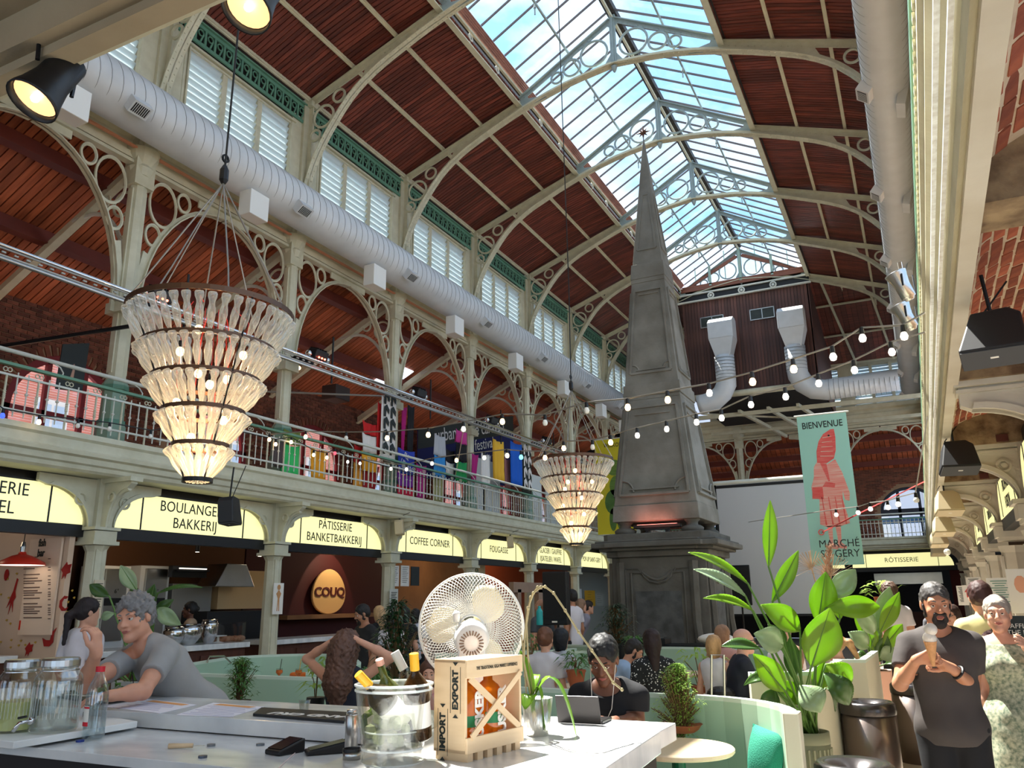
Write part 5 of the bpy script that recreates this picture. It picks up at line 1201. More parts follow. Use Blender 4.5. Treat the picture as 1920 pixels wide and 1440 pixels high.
# -- theatre spotlights top left, chrome par cans right
def par(label, p, aim, s_, body, lens, lit):
    r_ = thing('spotlight', label, 'spotlight', p); q = V3(aim).normalized(); x, y, z = frame_z(q); mx = Matrix((x, y, z)).transposed().to_4x4()
    obj('can', M().lathe([(.06, -.2), (.085, -.19), (.09, -.02), (.11, .08), (.125, .13), (.128, .15), (.12, .15), (.115, .12), (.08, .02)], 24, cap=False).xf(mx @ Matrix.Scale(s_, 4)), body, r_, smooth=True)
    obj('back_cap', M().lathe([(0, -.23), (.05, -.225), (.07, -.19)], 20, cap=False).xf(mx @ Matrix.Scale(s_, 4)), body, r_, smooth=True)
    obj('lens', M().lathe([(0, .10), (.06, .105), (.11, .115)], 24, cap=False).xf(mx @ Matrix.Scale(s_, 4)), lens, r_, smooth=True)
    if lit: obj('lamp_core', M().ball((0, 0, 0), .022, 10, 6).xf(mx @ Matrix.Scale(s_, 4) @ Matrix.Translation((0, 0, .12))), mat('lamp_core', (1, .8, .5), .3, emit=6), r_)
    obj('yoke', M().tube([mx @ V3((.11, 0, -.05))*s_, mx @ V3((.12, 0, -.05))*s_+V3((0, 0, .14))*s_, mx @ V3((0, 0, -.05))*s_+V3((0, 0, .24))*s_, mx @ V3((-.12, 0, -.05))*s_+V3((0, 0, .14))*s_, mx @ V3((-.11, 0, -.05))*s_], .012*s_, 6), blackm, r_)
    obj('clamp', M().box(mx @ V3((0, 0, -.05))*s_+V3((0, 0, .28))*s_, (.05*s_, .06*s_, .09*s_)), chrome, r_, bev=.004)
    obj('power_lead', M().tube([mx @ V3((0, 0, -.2))*s_, mx @ V3((0, 0, -.3))*s_+V3((-.1 if lit else .03, .02, .1)), V3((-.42, .02, .3)) if lit else V3((.1, .1, .1))], .007, 5), cablem, r_)
lens_w = mat('lens_lit', (1, .58, .26), .3, emit=.9)
par('black theatre spotlight with a lit amber lens at the left edge, below the cream beam', atd(92, 158, 2.55), V3((-.1, -.42, -.9)), .62, black, lens_w, True)
par('black theatre spotlight with a lit amber lens cut by the top edge', atd(484, -8, 2.5), V3((-.02, -.45, -.9)), .62, black, lens_w, True)
dl_ = mat('lens_dark', srgb(200, 200, 204), .1, metal=1)
par('upper chrome par can clamped to the right gallery edge', V3((.14, 7.5, 4.35)), V3((-.35, -.1, 1)), .72, steel, dl_, False)
par('lower chrome par can clamped to the right gallery edge', V3((.145, 8.25, 4.3)), V3((-.35, -.1, 1)), .72, steel, dl_, False)
# ================================================================ BODIES: one smooth surface grown from a distance field
def surface_nets(f, org, h):
    s = f < 0; nx, ny, nz = f.shape; cs = (nx-1, ny-1, nz-1)
    cnt = np.zeros(cs, np.float32); acc = np.zeros(cs+(3,), np.float32); masks = []
    for a in range(3):
        sl0 = [slice(None)]*3; sl1 = [slice(None)]*3; sl0[a] = slice(0, -1); sl1[a] = slice(1, None)
        f0, f1 = f[tuple(sl0)], f[tuple(sl1)]; m = s[tuple(sl0)] != s[tuple(sl1)]
        t = np.where(m, f0/np.where(m, f0-f1, 1), 0).astype(np.float32); masks.append((m, s[tuple(sl0)])); o = [b for b in range(3) if b != a]
        for d0 in (0, 1):
            for d1 in (0, 1):
                w = [slice(None)]*3; w[o[0]] = slice(d0, f.shape[o[0]]-1+d0); w[o[1]] = slice(d1, f.shape[o[1]]-1+d1); mm = m[tuple(w)]
                cnt += mm; acc[..., a] += t[tuple(w)]; acc[..., o[0]] += d0*mm; acc[..., o[1]] += d1*mm
    occ = cnt > 0; idx = np.full(cs, -1, np.int64); idx[occ] = np.arange(occ.sum())
    ijk = np.argwhere(occ); v = (ijk + acc[occ]/cnt[occ][:, None])*h + np.array(org)
    fs = []
    for a in range(3):
        m, s0 = masks[a]; o = [(a+1) % 3, (a+2) % 3]; q = np.argwhere(m)
        q = q[(q[:, o[0]] > 0) & (q[:, o[1]] > 0) & (q[:, o[0]] < cs[o[0]]) & (q[:, o[1]] < cs[o[1]])]
        if not len(q): continue
        c = []
        for d0, d1 in ((-1, -1), (0, -1), (0, 0), (-1, 0)):
            r = q.copy(); r[:, o[0]] += d0; r[:, o[1]] += d1; c.append(idx[r[:, 0], r[:, 1], r[:, 2]])
        c = np.stack(c, 1); flip = ~s0[q[:, 0], q[:, 1], q[:, 2]]; c[flip] = c[flip][:, ::-1]; fs.append(c)
    return v, np.concatenate(fs)
class Sdf:
    def __init__(s, lo, hi, h):
        s.h = h; s.lo = np.array(lo, float); n = np.ceil((np.array(hi)-s.lo)/h).astype(int)+1
        s.ax = [s.lo[i]+np.arange(n[i])*h for i in range(3)]; s.f = np.full(tuple(n), .2, np.float32)
    def win(s, lo, hi):
        r = []
        for i in range(3):
            a = int(max(0, math.floor((lo[i]-s.lo[i])/s.h))); b = int(min(len(s.ax[i]), math.ceil((hi[i]-s.lo[i])/s.h)+1)); r.append(slice(a, max(a, b)))
        r = tuple(r); return r, s.ax[0][r[0]][:, None, None], s.ax[1][r[1]][None, :, None], s.ax[2][r[2]][None, None, :]
    def put(s, r, d, k, op):
        a = s.f[r]
        if a.size == 0: return
        if op == 'u':
            hh = np.maximum(k-np.abs(a-d), 0)/max(k, 1e-6); s.f[r] = np.minimum(a, d)-hh*hh*k*.25
        else:
            d = -d; hh = np.maximum(k-np.abs(a-d), 0)/max(k, 1e-6); s.f[r] = np.maximum(a, d)+hh*hh*k*.25
    def cap(s, a, b, ra, rb=None, k=.02, op='u'):
        rb = ra if rb is None else rb; a, b = np.array(a, float), np.array(b, float); mr = max(ra, rb)+k+2*s.h
        r, X, Y, Z = s.win(np.minimum(a, b)-mr, np.maximum(a, b)+mr); d = b-a; L2 = max(float(d@d), 1e-9)
        t = np.clip(((X-a[0])*d[0]+(Y-a[1])*d[1]+(Z-a[2])*d[2])/L2, 0, 1)
        s.put(r, np.sqrt((X-a[0]-t*d[0])**2+(Y-a[1]-t*d[1])**2+(Z-a[2]-t*d[2])**2)-(ra+(rb-ra)*t), k, op)
    def ell(s, c, rad, R=None, k=.02, op='u'):
        c = np.array(c, float); m = max(rad)+k+2*s.h; r, X, Y, Z = s.win(c-m, c+m); X, Y, Z = X-c[0], Y-c[1], Z-c[2]
        if R is not None:
            R = np.array(R); X, Y, Z = (X*R[0, i]+Y*R[1, i]+Z*R[2, i] for i in range(3))
        k0 = np.sqrt((X/rad[0])**2+(Y/rad[1])**2+(Z/rad[2])**2); k1 = np.sqrt((X/rad[0]**2)**2+(Y/rad[1]**2)**2+(Z/rad[2]**2)**2)
        s.put(r, k0*(k0-1)/np.maximum(k1, 1e-6), k, op)
    def below(s, p, n, k=.004, lo=None, hi=None):
        "remove everything on the -n side of the plane through p"
        lo = s.lo if lo is None else lo; hi = [a[-1] for a in s.ax] if hi is None else hi
        r, X, Y, Z = s.win(lo, hi); d = (X-p[0])*n[0]+(Y-p[1])*n[1]+(Z-p[2])*n[2]; s.put(r, d+0*s.f[r], k, 's')
    def cyl(s, a, d, L_, rad, k=.003):
        "remove a cylinder"
        a, d = np.array(a, float), np.array(d, float); d = d/np.linalg.norm(d); b = a+d*L_; m = rad+.02
        r, X, Y, Z = s.win(np.minimum(a, b)-m, np.maximum(a, b)+m); t = (X-a[0])*d[0]+(Y-a[1])*d[1]+(Z-a[2])*d[2]
        q = np.sqrt(np.maximum((X-a[0])**2+(Y-a[1])**2+(Z-a[2])**2-t*t, 0)); s.put(r, np.maximum(np.maximum(q-rad, -t), t-L_), k, 's')
    def noise(s, amp, fr, seed=0):
        X, Y, Z = s.ax[0][:, None, None], s.ax[1][None, :, None], s.ax[2][None, None, :]
        s.f += (amp*(np.sin(X*fr+seed+2*np.sin(Z*fr*.43))*np.sin(Y*fr*1.1+seed*2+1.7*np.sin(X*fr*.51))*np.sin(Z*fr*.9+seed+1.5*np.sin(Y*fr*.37)))).astype(np.float32)
    def obj(s, name, m, parent, sm=1):
        f = s.f
        v, q = surface_nets(f, s.lo, s.h); me = D.meshes.new(name)
        me.vertices.add(len(v)); me.vertices.foreach_set('co', v.astype(np.float32).ravel()); me.loops.add(q.size); me.loops.foreach_set('vertex_index', q.astype(np.int32).ravel())
        me.polygons.add(len(q)); me.polygons.foreach_set('loop_start', np.arange(0, q.size, 4, dtype=np.int32)); me.polygons.foreach_set('use_smooth', np.ones(len(q), bool)); me.update(calc_edges=True)
        me.materials.append(m); o = D.objects.new(name, me); C.objects.link(o); o.parent = parent; return o
def U(v): v = np.array(v, float); return v/np.linalg.norm(v)
def rotm(yaw=0, pitch=0, roll=0):
    return np.array(Matrix.Rotation(yaw, 3, 'Z') @ Matrix.Rotation(pitch, 3, 'X') @ Matrix.Rotation(roll, 3, 'Y'))
def hand(s, w, d, n, side, curl=.5, sz=1.0, spread=1.0, thumb=.6, k=.006):
    "w wrist, d towards the knuckles, n palm normal (the way the palm faces), side +1 thumb towards d x n"
    w, d = np.array(w, float), U(d); n = U(np.array(n, float)-d*float(np.dot(n, d))); t = np.cross(d, n)*side
    s.cap(w, w+d*.03*sz, .025*sz, .027*sz, k=.015)
    for o in (-.026, -.009, .009, .026): s.cap(w+d*.02*sz+t*o*.6*sz, w+d*.088*sz+t*o*sz, .016*sz, .0125*sz, k=.012)
    for o, L_, q in ((.028, .074, 0), (.0095, .083, 1), (-.0095, .077, 2), (-.027, .06, 3)):
        p = w+d*.088*sz+t*o*sz; a0 = curl*.9; dd = d+t*o*3*spread
        for sg, fr in ((.45, .0093), (.32, .0085), (.23, .0078)):
            dr = U(U(dd)*math.cos(a0)+n*math.sin(a0)); p2 = p+dr*L_*sg*sz; s.cap(p, p2, fr*sz*1.06, fr*sz, k=k*.5); p = p2; a0 += curl*.9
    p = w+d*.025*sz+t*.022*sz; dr = U(d*.75+t*(.9-thumb*.5)+n*thumb*.7); p2 = p+dr*.042*sz; s.cap(p, p2, .0145*sz, .012*sz, k=.012)
    dr = U(d*.95+t*(.25-thumb*.3)+n*thumb*.8); p3 = p2+dr*.032*sz; s.cap(p2, p3, .0115*sz, .0105*sz, k=.005); s.cap(p3, p3+U(dr+d*.2)*.024*sz, .0105*sz, .009*sz, k=.004)
def skinmat(nm, c): return mat('skin_'+nm, srgb(*c), .5, var=.35, vs=22, col2=tuple(x*.8 for x in srgb(*c)))
def cloth_m(nm, c, **k): return mat('fabric_'+nm, srgb(*c), .85, var=.3, vs=6, col2=tuple(x*.82 for x in srgb(*c)), bump=.25, bs=14, **k)
eye_w = mat('eye_white', srgb(196, 188, 178), .3); eye_i = mat('eye_iris', srgb(48, 32, 24), .15); lipm = mat('lips', srgb(170, 98, 88), .5)
def person(label, loc, rz=0, sc=1.0, h=.012, skin=('fair', (222, 176, 150)), P=(0, 0, .93), lean=(0, 0), N_=.50, hy=0, hp=0, hr=0, sh=.175, bulk=1.0, fem=False,
           R=None, L=None, legs='stand', kn=None, hair=('short', (60, 44, 36)), beard=None, face=True, top=('tee', 'grey', (150, 150, 146)), bottom=('trousers', 'black', (22, 22, 24)),
           shoes=(40, 36, 34), neckline=.07, hands=None, waist=.09, extra=None, group=None, hemz=None, neckfwd=.0, name='person', headsz=1.0, skip_low=False):
    root = thing(name, label, 'person', loc, rz, group); root.scale = (sc, sc, sc)
    P = np.array(P, float); sp = U((math.sin(lean[1]), math.sin(lean[0]), math.cos(lean[0])*math.cos(lean[1]))); rt = U(np.cross((0, 1, 0), sp)*1.0 if False else np.array((sp[2], 0, -sp[0]))); fw = np.cross(sp, rt)
    B = np.stack([rt, fw, sp], 1); at_ = lambda x, y, z: P+rt*x+fw*y+sp*z
    Nb = at_(0, .0, N_); shR, shL = at_(sh-.01, -.01, N_-.055), at_(-sh+.01, -.01, N_-.055)
    Hm = rotm(hy, hp, hr); Hc = Nb+sp*.055+np.array((0, neckfwd, 0))+Hm @ np.array((0, .02, .115)); Hd = lambda x, y, z: Hc+Hm @ np.array((x*headsz, y*headsz, z*headsz))
    defR = (at_(sh+.03, -.03, N_-.33), at_(sh+.03, .06, N_-.56)); defL = (at_(-sh-.03, -.03, N_-.33), at_(-sh-.03, .06, N_-.56))
    Re, Rw = [np.array(q, float) for q in (R or defR)][:2]; Le, Lw = [np.array(q, float) for q in (L or defL)][:2]
    hipR, hipL = at_(.085, 0, -.03), at_(-.085, 0, -.03)
    if legs == 'stand': kR, aR, kL, aL = P+(.095, .03, -.45), P+(.10, 0, -.86), P+(-.095, .03, -.45), P+(-.10, 0, -.86)
    elif legs == 'sit': kR, aR, kL, aL = P+(.11, .42, .02), P+(.11, .40, -.40), P+(-.11, .42, .02), P+(-.11, .40, -.40)
    elif legs == 'walk': kR, aR, kL, aL = P+(.095, .12, -.43), P+(.10, .10, -.85), P+(-.095, -.02, -.45), P+(-.10, -.24, -.80)
    if kn: kR, aR, kL, aL = [np.array(q, float) for q in kn]
    allp = np.array([P, Nb, Hc+(0, 0, .16), Hc-(0.13, .13, .1), Hc+(.13, .13, .1), Re, Rw, Le, Lw, kR, aR, kL, aL, shR, shL]); lo, hi = allp.min(0)-.2, allp.max(0)+.2
    if hands: pass
    s = Sdf(lo, hi, h); b = bulk
    s.ell(at_(0, -.005, .02), (.155*b if fem else .15*b, .11*b, .13), B, .05); s.ell(at_(0, 0, .17), (.118*b if fem else .135*b, waist*b+.005, .14), B, .06)
    s.ell(at_(0, -.005, .34), (.145*b if fem else .162*b, .105*b, .17), B, .06)
    s.cap(at_(-sh+.05, -.01, N_-.06), at_(sh-.05, -.01, N_-.06), .06, .06, .06); s.cap(at_(-.06, -.02, N_-.02), at_(.06, -.02, N_-.02), .05, .05, .06)
    if fem:
        for e in (-1, 1): s.ell(at_(e*.065, .085*b, .335), (.06, .055, .06), B, .04)
    s.cap(Nb-sp*.03, Hd(0, -.02, -.05), .056 if not fem else .047, .052 if not fem else .043, .03)
    # head
    s.ell(Hd(0, -.015, .038), (.074*headsz, .094*headsz, .082*headsz), Hm, .03); s.ell(Hd(0, .02, -.025), (.06*headsz, .07*headsz, .082*headsz), Hm, .03)
    s.cap(Hd(-.045, -.005, -.058), Hd(0, .058, -.098), .022, .02, .03); s.cap(Hd(.045, -.005, -.058), Hd(0, .058, -.098), .022, .02, .03)
    if face:
        s.cap(Hd(-.04, .077, .028), Hd(.04, .077, .028), .013, .013, .02)
        for e in (-1, 1):
            s.ell(Hd(e*.031, .1, .006), (.018, .018, .013), Hm, .012, 's'); s.ell(Hd(e*.04, .062, -.03), (.022, .02, .02), Hm, .02)
        s.cap(Hd(0, .085, .012), Hd(0, .108, -.026), .0085, .0125, .012); s.cap(Hd(-.013, .094, -.03), Hd(.013, .094, -.03), .008, .008, .008)
        s.cap(Hd(-.018, .084, -.058), Hd(.018, .084, -.058), .0085, .0085, .012); s.ell(Hd(0, .076, -.1), (.018, .014, .014), Hm, .02)
    for e in (-1, 1): s.ell(Hd(e*.077, -.008, -.002), (.009, .02, .031), Hm, .008)
    # arms and hands
    hs = hands or {}
    for e, S0, E0, W0, key in ((1, shR, Re, Rw, 'R'), (-1, shL, Le, Lw, 'L')):
        af = .85 if fem else 1.0
        s.cap(S0, E0, .052*af*b**.5, .04*af, .03); s.cap(E0, E0+(W0-E0)*.4, .041*af, .039*af, .02); s.cap(E0+(W0-E0)*.35, W0, .039*af, .026*af, .02)
        hd = hs.get(key, {}); d = U(hd.get('d', W0-E0)); n = hd.get('n', -rt*e)
        hand(s, W0, d, n, hd.get('side', e), hd.get('curl', .35), .92 if fem else 1.0, hd.get('spread', 1), hd.get('thumb', .4))
    if not skip_low:
        for hp_, k_, a_ in ((hipR, kR, aR), (hipL, kL, aL)):
            s.cap(hp_, k_, .085*b, .055, .04); s.cap(k_, k_+(a_-k_)*.35, .054, .055, .02); s.cap(k_+(a_-k_)*.3, a_, .054, .036, .02); s.cap(a_, a_+np.array((0, .10, -.035)), .036, .03, .02)
    body = s.obj('body', skinmat(*skin), root)
    # clothing
    kind, nm, colr = top
    if kind != 'none':
        s = Sdf(lo, hi, h); g = .014; cm = cloth_m(nm, colr) if not isinstance(colr, bpy.types.Material) else colr
        s.ell(at_(0, -.005, -.02), ((.172 if fem else .166)*b+g, .128*b+g, .19), B, .05); s.ell(at_(0, 0, .17), ((.125 if fem else .145)*b+g, waist*b+.008+g, .15), B, .06); s.ell(at_(0, -.005, .34), ((.147 if fem else .164)*b+g, .107*b+g, .17), B, .06)
        s.cap(at_(-sh+.05, -.01, N_-.06), at_(sh-.05, -.01, N_-.06), .06+g, .06+g, .06); s.cap(at_(-.06, -.02, N_-.02), at_(.06, -.02, N_-.02), .05+g*.7, .05+g*.7, .06)
        if fem:
            for e in (-1, 1): s.ell(at_(e*.065, .085*b, .335), (.06+g, .055+g, .06+g), B, .05)
        if kind != 'tank':
            fr = .62 if kind in ('tee', 'dress') else 1.0
            for S0, E0, W0 in ((shR, Re, Rw), (shL, Le, Lw)):
                rr = .066 if kind != 'long' else .06
                if kind == 'long': s.cap(S0, E0, rr, .054, .03); s.cap(E0, W0, .052, .038, .02)
                else:
                    e_ = S0+(E0-S0)*(fr+.12); s.cap(S0, e_, rr, .064, .03); s.cyl(S0+(E0-S0)*fr, E0-S0, .3, .085)
        else:
            for S0, e in ((shR, 1), (shL, -1)): s.ell(S0+rt*e*.035+sp*.0, (.055, .09, .1), B, .01, 's')
        if kind == 'dress':
            hz = hemz if hemz is not None else .45
            if legs == 'sit': s.cap(P, (kR+kL)/2, .17, .19, .06)
            else: s.cap(P+(0, 0, -.02), (P[0], P[1]+.02, hz), .17*b, .21*b, .05)
            s.below((0, 0, hz), (0, 0, 1))
        else: s.below(at_(0, 0, -.10 if legs != 'sit' else -.06), sp)
        s.ell(Nb+sp*.035+fw*.03, (neckline, neckline, .06), B, .012, 's')
        s.noise(.005, 26, rnd.random()*6); s.obj('top' if kind != 'dress' else 'dress', cm, root)
    if bottom and not skip_low:
        s = Sdf(lo, hi, h); g = .014; s.ell(at_(0, -.005, .0), (.15*b+g*.5, .108*b+g*.5, .13), B, .05)
        short = bottom[0] == 'shorts'
        for hp_, k_, a_ in ((hipR, kR, aR), (hipL, kL, aL)):
            s.cap(hp_, k_, .088*b+g, .064+g, .04)
            if not short: s.cap(k_, a_+(k_-a_)*.05, .062+g, .05+g*.5, .03)
            else: s.cyl(hp_+(k_-hp_)*.93, k_-hp_, .3, .13)
            if not short: s.cyl(a_+(k_-a_)*.04, a_-k_, .2, .1)
        if bottom[0] == 'skirt': s.cap(P, (P[0], P[1]+.02, .5), .17, .2, .05); s.below((0, 0, .5), (0, 0, 1))
        s.below(at_(0, 0, .01), -sp); s.noise(.004, 22, 1); s.obj(bottom[0], cloth_m(bottom[1], bottom[2]), root)
    if shoes and not skip_low:
        for a_ in (aR, aL):
            m = M().lathe([(.0, 0), (.045, 0), (.05, .03), (.042, .07), (.0, .085)], 12, (0, 0, 0), cap=False, sx=.95, sy=2.1).xf(Matrix.Translation(V3(a_)+V3((0, .055, -.075)))); obj('shoe', m, mat('shoe_%d_%d_%d' % shoes, srgb(*shoes), .5), root, smooth=True)
    # hair
    hk, hc = hair[0], hair[1]; hm = mat('hair_%d_%d_%d' % hc, srgb(*hc), .6, var=.8, vs=12, col2=tuple(x*.45 for x in srgb(*hc)), stretch=(1, 1, .35), bump=.35, bs=70)
    if hk != 'bald':
        s = Sdf(Hc-(.22, .32, .62 if hk in ('long', 'pony', 'curlylong') else .22), Hc+(.22, .2, .2), h*.8); he = lambda c, r_, k=.02, op='u': s.ell(Hd(*c), [q*headsz for q in r_], Hm, k, op)
        vol = hair[2] if len(hair) > 2 else .012
        he((0, -.018, .046), (.076+vol, .096+vol, .084+vol)); he((0, -.04, -.0), (.074+vol*.7, .072+vol, .07))
        if hk in ('bob',): he((0, -.03, -.04), (.088, .082, .115), .03)
        if hk in ('long',): he((0, -.035, -.03), (.088, .08, .11), .03); s.cap(Hd(0, -.075, -.03), Hd(.0, -.10, -.30), .07, .045, .04)
        if hk == 'curlylong': he((0, -.05, -.02), (.11, .1, .12), .03); s.cap(Hd(0, -.075, -.03), Hd(0, -.11, -.26), .115, .12, .05); s.cap(Hd(0, -.1, -.26), Hd(0, -.11, -.38), .11, .07, .05)
        if hk == 'pony': s.cap(Hd(0, -.1, .03), Hd(.0, -.16, -.02), .03, .035, .02); s.cap(Hd(0, -.16, -.02), Hd(0.02, -.18, -.26), .036, .016, .02)
        if hk == 'bun': he((0, -.115, .02), (.042, .042, .042), .01)
        he((0, .1, -.036), (.069, .086, .103), .01, 's')
        for e in (-1, 1): he((e*.088, .01, -.015), (.022, .035, .04), .008, 's') if hk in ('short', 'bun', 'pony') else None
        if hk in ('short', 'bun', 'pony'):
            q = Hd(0, 0, -.055); s.below(q, Hm @ np.array((0, -.25, 1)), .01) if hk == 'short' else None
        if hk in ('curlylong',) or (len(hair) > 3): s.noise(.012, 95, 2); s.noise(.007, 190, 4)
        else: s.noise(.0045, 75, 1); s.noise(.003, 160, 3)
        s.obj('hair', hm, root)
    if beard:
        s = Sdf(Hc-(.12, .12, .16), Hc+(.12, .16, .1), h*.7); s.cap(Hd(-.047, 0, -.058), Hd(0, .06, -.1), .0255, .0255, .02); s.cap(Hd(.047, 0, -.058), Hd(0, .06, -.1), .0255, .0255, .02)
        s.ell(Hd(0, .074, -.1), (.032, .026, .026), Hm, .015); s.cap(Hd(-.024, .09, -.043), Hd(.024, .09, -.043), .008, .008, .006); s.cap(Hd(-.026, .087, -.045), Hd(-.03, .075, -.08), .009, .015, .01); s.cap(Hd(.026, .087, -.045), Hd(.03, .075, -.08), .009, .015, .01)
        for e in (-1, 1): s.cap(Hd(e*.07, .012, .0), Hd(e*.058, .02, -.05), .009, .014, .01)
        s.ell(Hd(0, .1, -.061), (.02, .02, .0075), Hm, .003, 's'); s.noise(.0015, 150, 1); s.obj('beard', mat('beard_%d_%d_%d' % beard, srgb(*beard), .7, var=.6, vs=30, bump=.8, bs=120), root)
    if face:
        Rm = Matrix(Hm.tolist())
        for e in (-1, 1):
            ey = obj('eye', M().ball(V3(Hd(e*.031, .0765, .006)), .0125, 12, 8), eye_w, root, smooth=True); obj('iris', M().ball(V3(Hd(e*.031, .0855, .006)), (.0066, .0045, .0066), 10, 6, Rm), eye_i, ey, smooth=True)
            obj('eyebrow', M().tube([V3(Hd(e*.014, .0915, .027)), V3(Hd(e*.031, .089, .0325)), V3(Hd(e*.048, .078, .027))], [.0035, .0042, .002], 6), hm if hk != 'bald' else mat('brow_grey', srgb(120, 108, 100), .8), root)
            obj('eyelid', M().tube([V3(Hd(e*.019, .0865, .0115)), V3(Hd(e*.031, .0905, .0135)), V3(Hd(e*.044, .0835, .010))], .0038, 5), skinmat(*skin), root)
        obj('lips', M().tube([V3(Hd(-.024, .086, -.06)), V3(Hd(-.008, .0945, -.057)), V3(Hd(.008, .0945, -.057)), V3(Hd(.024, .086, -.06))], [.002, .0042, .0042, .002], 6).tube([V3(Hd(-.022, .086, -.0625)), V3(Hd(0, .094, -.0665)), V3(Hd(.022, .086, -.0625))], [.002, .0048, .002], 6), lipm if not beard else mat('lips_dark', srgb(150, 84, 76), .5), root, smooth=True)
    if extra: extra(root, dict(at=at_, Hd=Hd, Hm=Hm, N=Nb, P=P, B=B, Rw=Rw, Lw=Lw, Re=Re, Le=Le, fw=fw, rt=rt, sp=sp, hm=hm, shR=shR, shL=shL))
    return root
# ================================================================ STALLS, BOOTHS, BAR
def tall_from(u, v0, v1, z, dist=None):
    "base point on plane z at pixel (u, v1) and the height that reaches pixel row v0"
    p = at(u, v1, Z=z) if dist is None else atd(u, v1, dist); q = at(u, v0, Y=p.y); return p, q.z-p.z
# -- left stalls
maroon = mat('maroon_wall', srgb(70, 16, 14), .7); tan = mat('tan_wall', srgb(150, 104, 66), .8, var=.3); beige = mat('fish_wall', srgb(214, 184, 158), .8)
rust = mat('rust_wall', srgb(168, 76, 40), .7); greyw = mat('grey_wall', srgb(168, 166, 152), .8); oakd = mat('counter_oak', srgb(84, 44, 30), .6, var=.5, stretch=(1, 6, 1))
XB = -12.9
def backdrop(u0, u1, m, label, z=(0, 3.2), x=XB):
    a, b = at(u0, 1110, X=x).y, at(u1, 1110, X=x).y; return obj('stall_backdrop', M().box((x, (a+b)/2, (z[0]+z[1])/2), (.06, b-a, z[1]-z[0])), m, label=label, cat='wall panel')
backdrop(168, 452, mat('bakery_wall', srgb(104, 66, 38), .8), 'brown back wall of the bakery stall')
backdrop(455, 722, maroon, 'dark maroon wall behind the egg sign')
backdrop(724, 880, tan, 'tan back wall of the coffee corner'); backdrop(882, 1068, rust, 'rust orange back wall of the fougasse and ice cream stalls'); backdrop(1070, 1180, greyw, 'pale grey back wall of the pop-up stall')
fw_ = thing('fish_bar_wall', 'beige partition wall of the fish bar with red sea creature drawings', 'wall panel', (-11.75, 7.15, 0))
obj('board', M().box((0, .06, 1.45), (3.3, .08, 2.9)), beige, fw_)
def onfish(u, v): p = at(u, v, Y=7.18); return (p.x+11.75, p.z)
mb = thing('fish_menu', 'tall menu panel headed fish bar on the beige partition', 'menu', (0, 0, 0))
x0, z0 = onfish(40, 1190); x1, z1 = onfish(124, 1008)
obj('board', M().box(((x0+x1)/2-11.75, 7.14, (z0+z1)/2), (x1-x0, .03, z1-z0)), mat('menu_paper', srgb(226, 198, 172), .7), mb)
text('lettering', 'fish\nbar', .14, ink, mb, fy(V3((onfish(86, 1028)[0]-11.75, 7.12, onfish(86, 1028)[1]))), .002, .8, bold=.003)
lm_ = M()
for k, v in enumerate((1046, 1062, 1067, 1078, 1085, 1090, 1094, 1102, 1108, 1112, 1116, 1122, 1132, 1138, 1142, 1146, 1150, 1158)):
    a = onfish(52, v); b = onfish(52+(26, 34, 20, 30)[k % 4], v); lm_.box(((a[0]+b[0])/2-11.75, 7.122, a[1]), (b[0]-a[0], .004, .012)); c = onfish(100, v+2); lm_.box((c[0]-11.75, 7.122, c[1]), (.05, .004, .01))
obj('menu_lines', lm_, mat('menu_ink', srgb(96, 70, 60), .7), mb, kind='stuff'); a = onfish(42, 1172); obj('red_mark', M().box((a[0]-11.75+.03, 7.122, a[1]), (.03, .004, .12)), red, mb)
def blob(u, v, s_, m_, pts): a = onfish(u, v); obj('sea_drawing', M().prism([(x*s_, y*s_) for x, y in pts], (a[0], .01, a[1]), EX, UP, (0, -.004, 0)), m_, fw_)
rd = mat('print_red', srgb(160, 30, 24), .8)
fishp = [(-.5, 0), (-.2, .3), (0, .5), (.1, .3), (.5, .35), (.4, .05), (.45, -.2), (.1, -.3), (0, -.6), (-.1, -.35), (-.35, -.6), (-.3, -.2)]
blob(127, 1068, .2, rd, fishp); shr = [(0, .5), (.4, .45), (.2, .3), (0, .3), (-.15, .1), (-.1, -.15), (.2, -.3), (.5, -.2), (.3, -.45), (-.1, -.45), (-.4, -.2), (-.4, .2)]
blob(122, 1132, .2, rd, shr); blob(93, 1208, .26, rd, [(-.5, .3), (-.2, .2), (.1, .2), (.2, .6), (.5, .8), (.35, .5), (.35, .1), (.1, -.1), (-.3, -.1)]); blob(57, 1216, .16, rd, fishp); blob(15, 1078, .1, rd, [(math.cos(t)*.5, math.sin(t)*.8) for t in [k*PI/5 for k in range(10)]])
blob(25, 1120, .28, rd, [(.2, .9), (.3, .85), (.2, .3), (.3, 0), (.15, -.2), (.2, -.7), (.05, -.25), (-.1, -.8), (-.05, -.2), (-.3, -.5), (-.1, .0), (.05, .3)])
for k in range(26): blob(rnd.choice([rnd.uniform(2, 38), rnd.uniform(126, 142), rnd.uniform(20, 110)]) if k > 12 else rnd.choice([rnd.uniform(2, 36), rnd.uniform(127, 145)]), rnd.uniform(1020, 1190) if k < 13 else rnd.uniform(1196, 1215), .05, mat('lemon_print', srgb(190, 150, 60), .8), [(-.5, 0), (0, .3), (.5, .2), (.2, -.3)])
lp = thing('pendant_lamp', 'red enamel pendant lamp hanging in the fish bar', 'lamp', at(39, 1060, X=-10.5))
obj('shade', M().lathe([(.29, 0), (.27, .04), (.12, .12), (.05, .14), (.04, .17)], 20, cap=False), red, lp, smooth=True); obj('inner', M().lathe([(.28, .004), (.0, .03)], 20, cap=False), mat('lamp_inner', (1, .86, .7), .5, emit=1.2), lp)
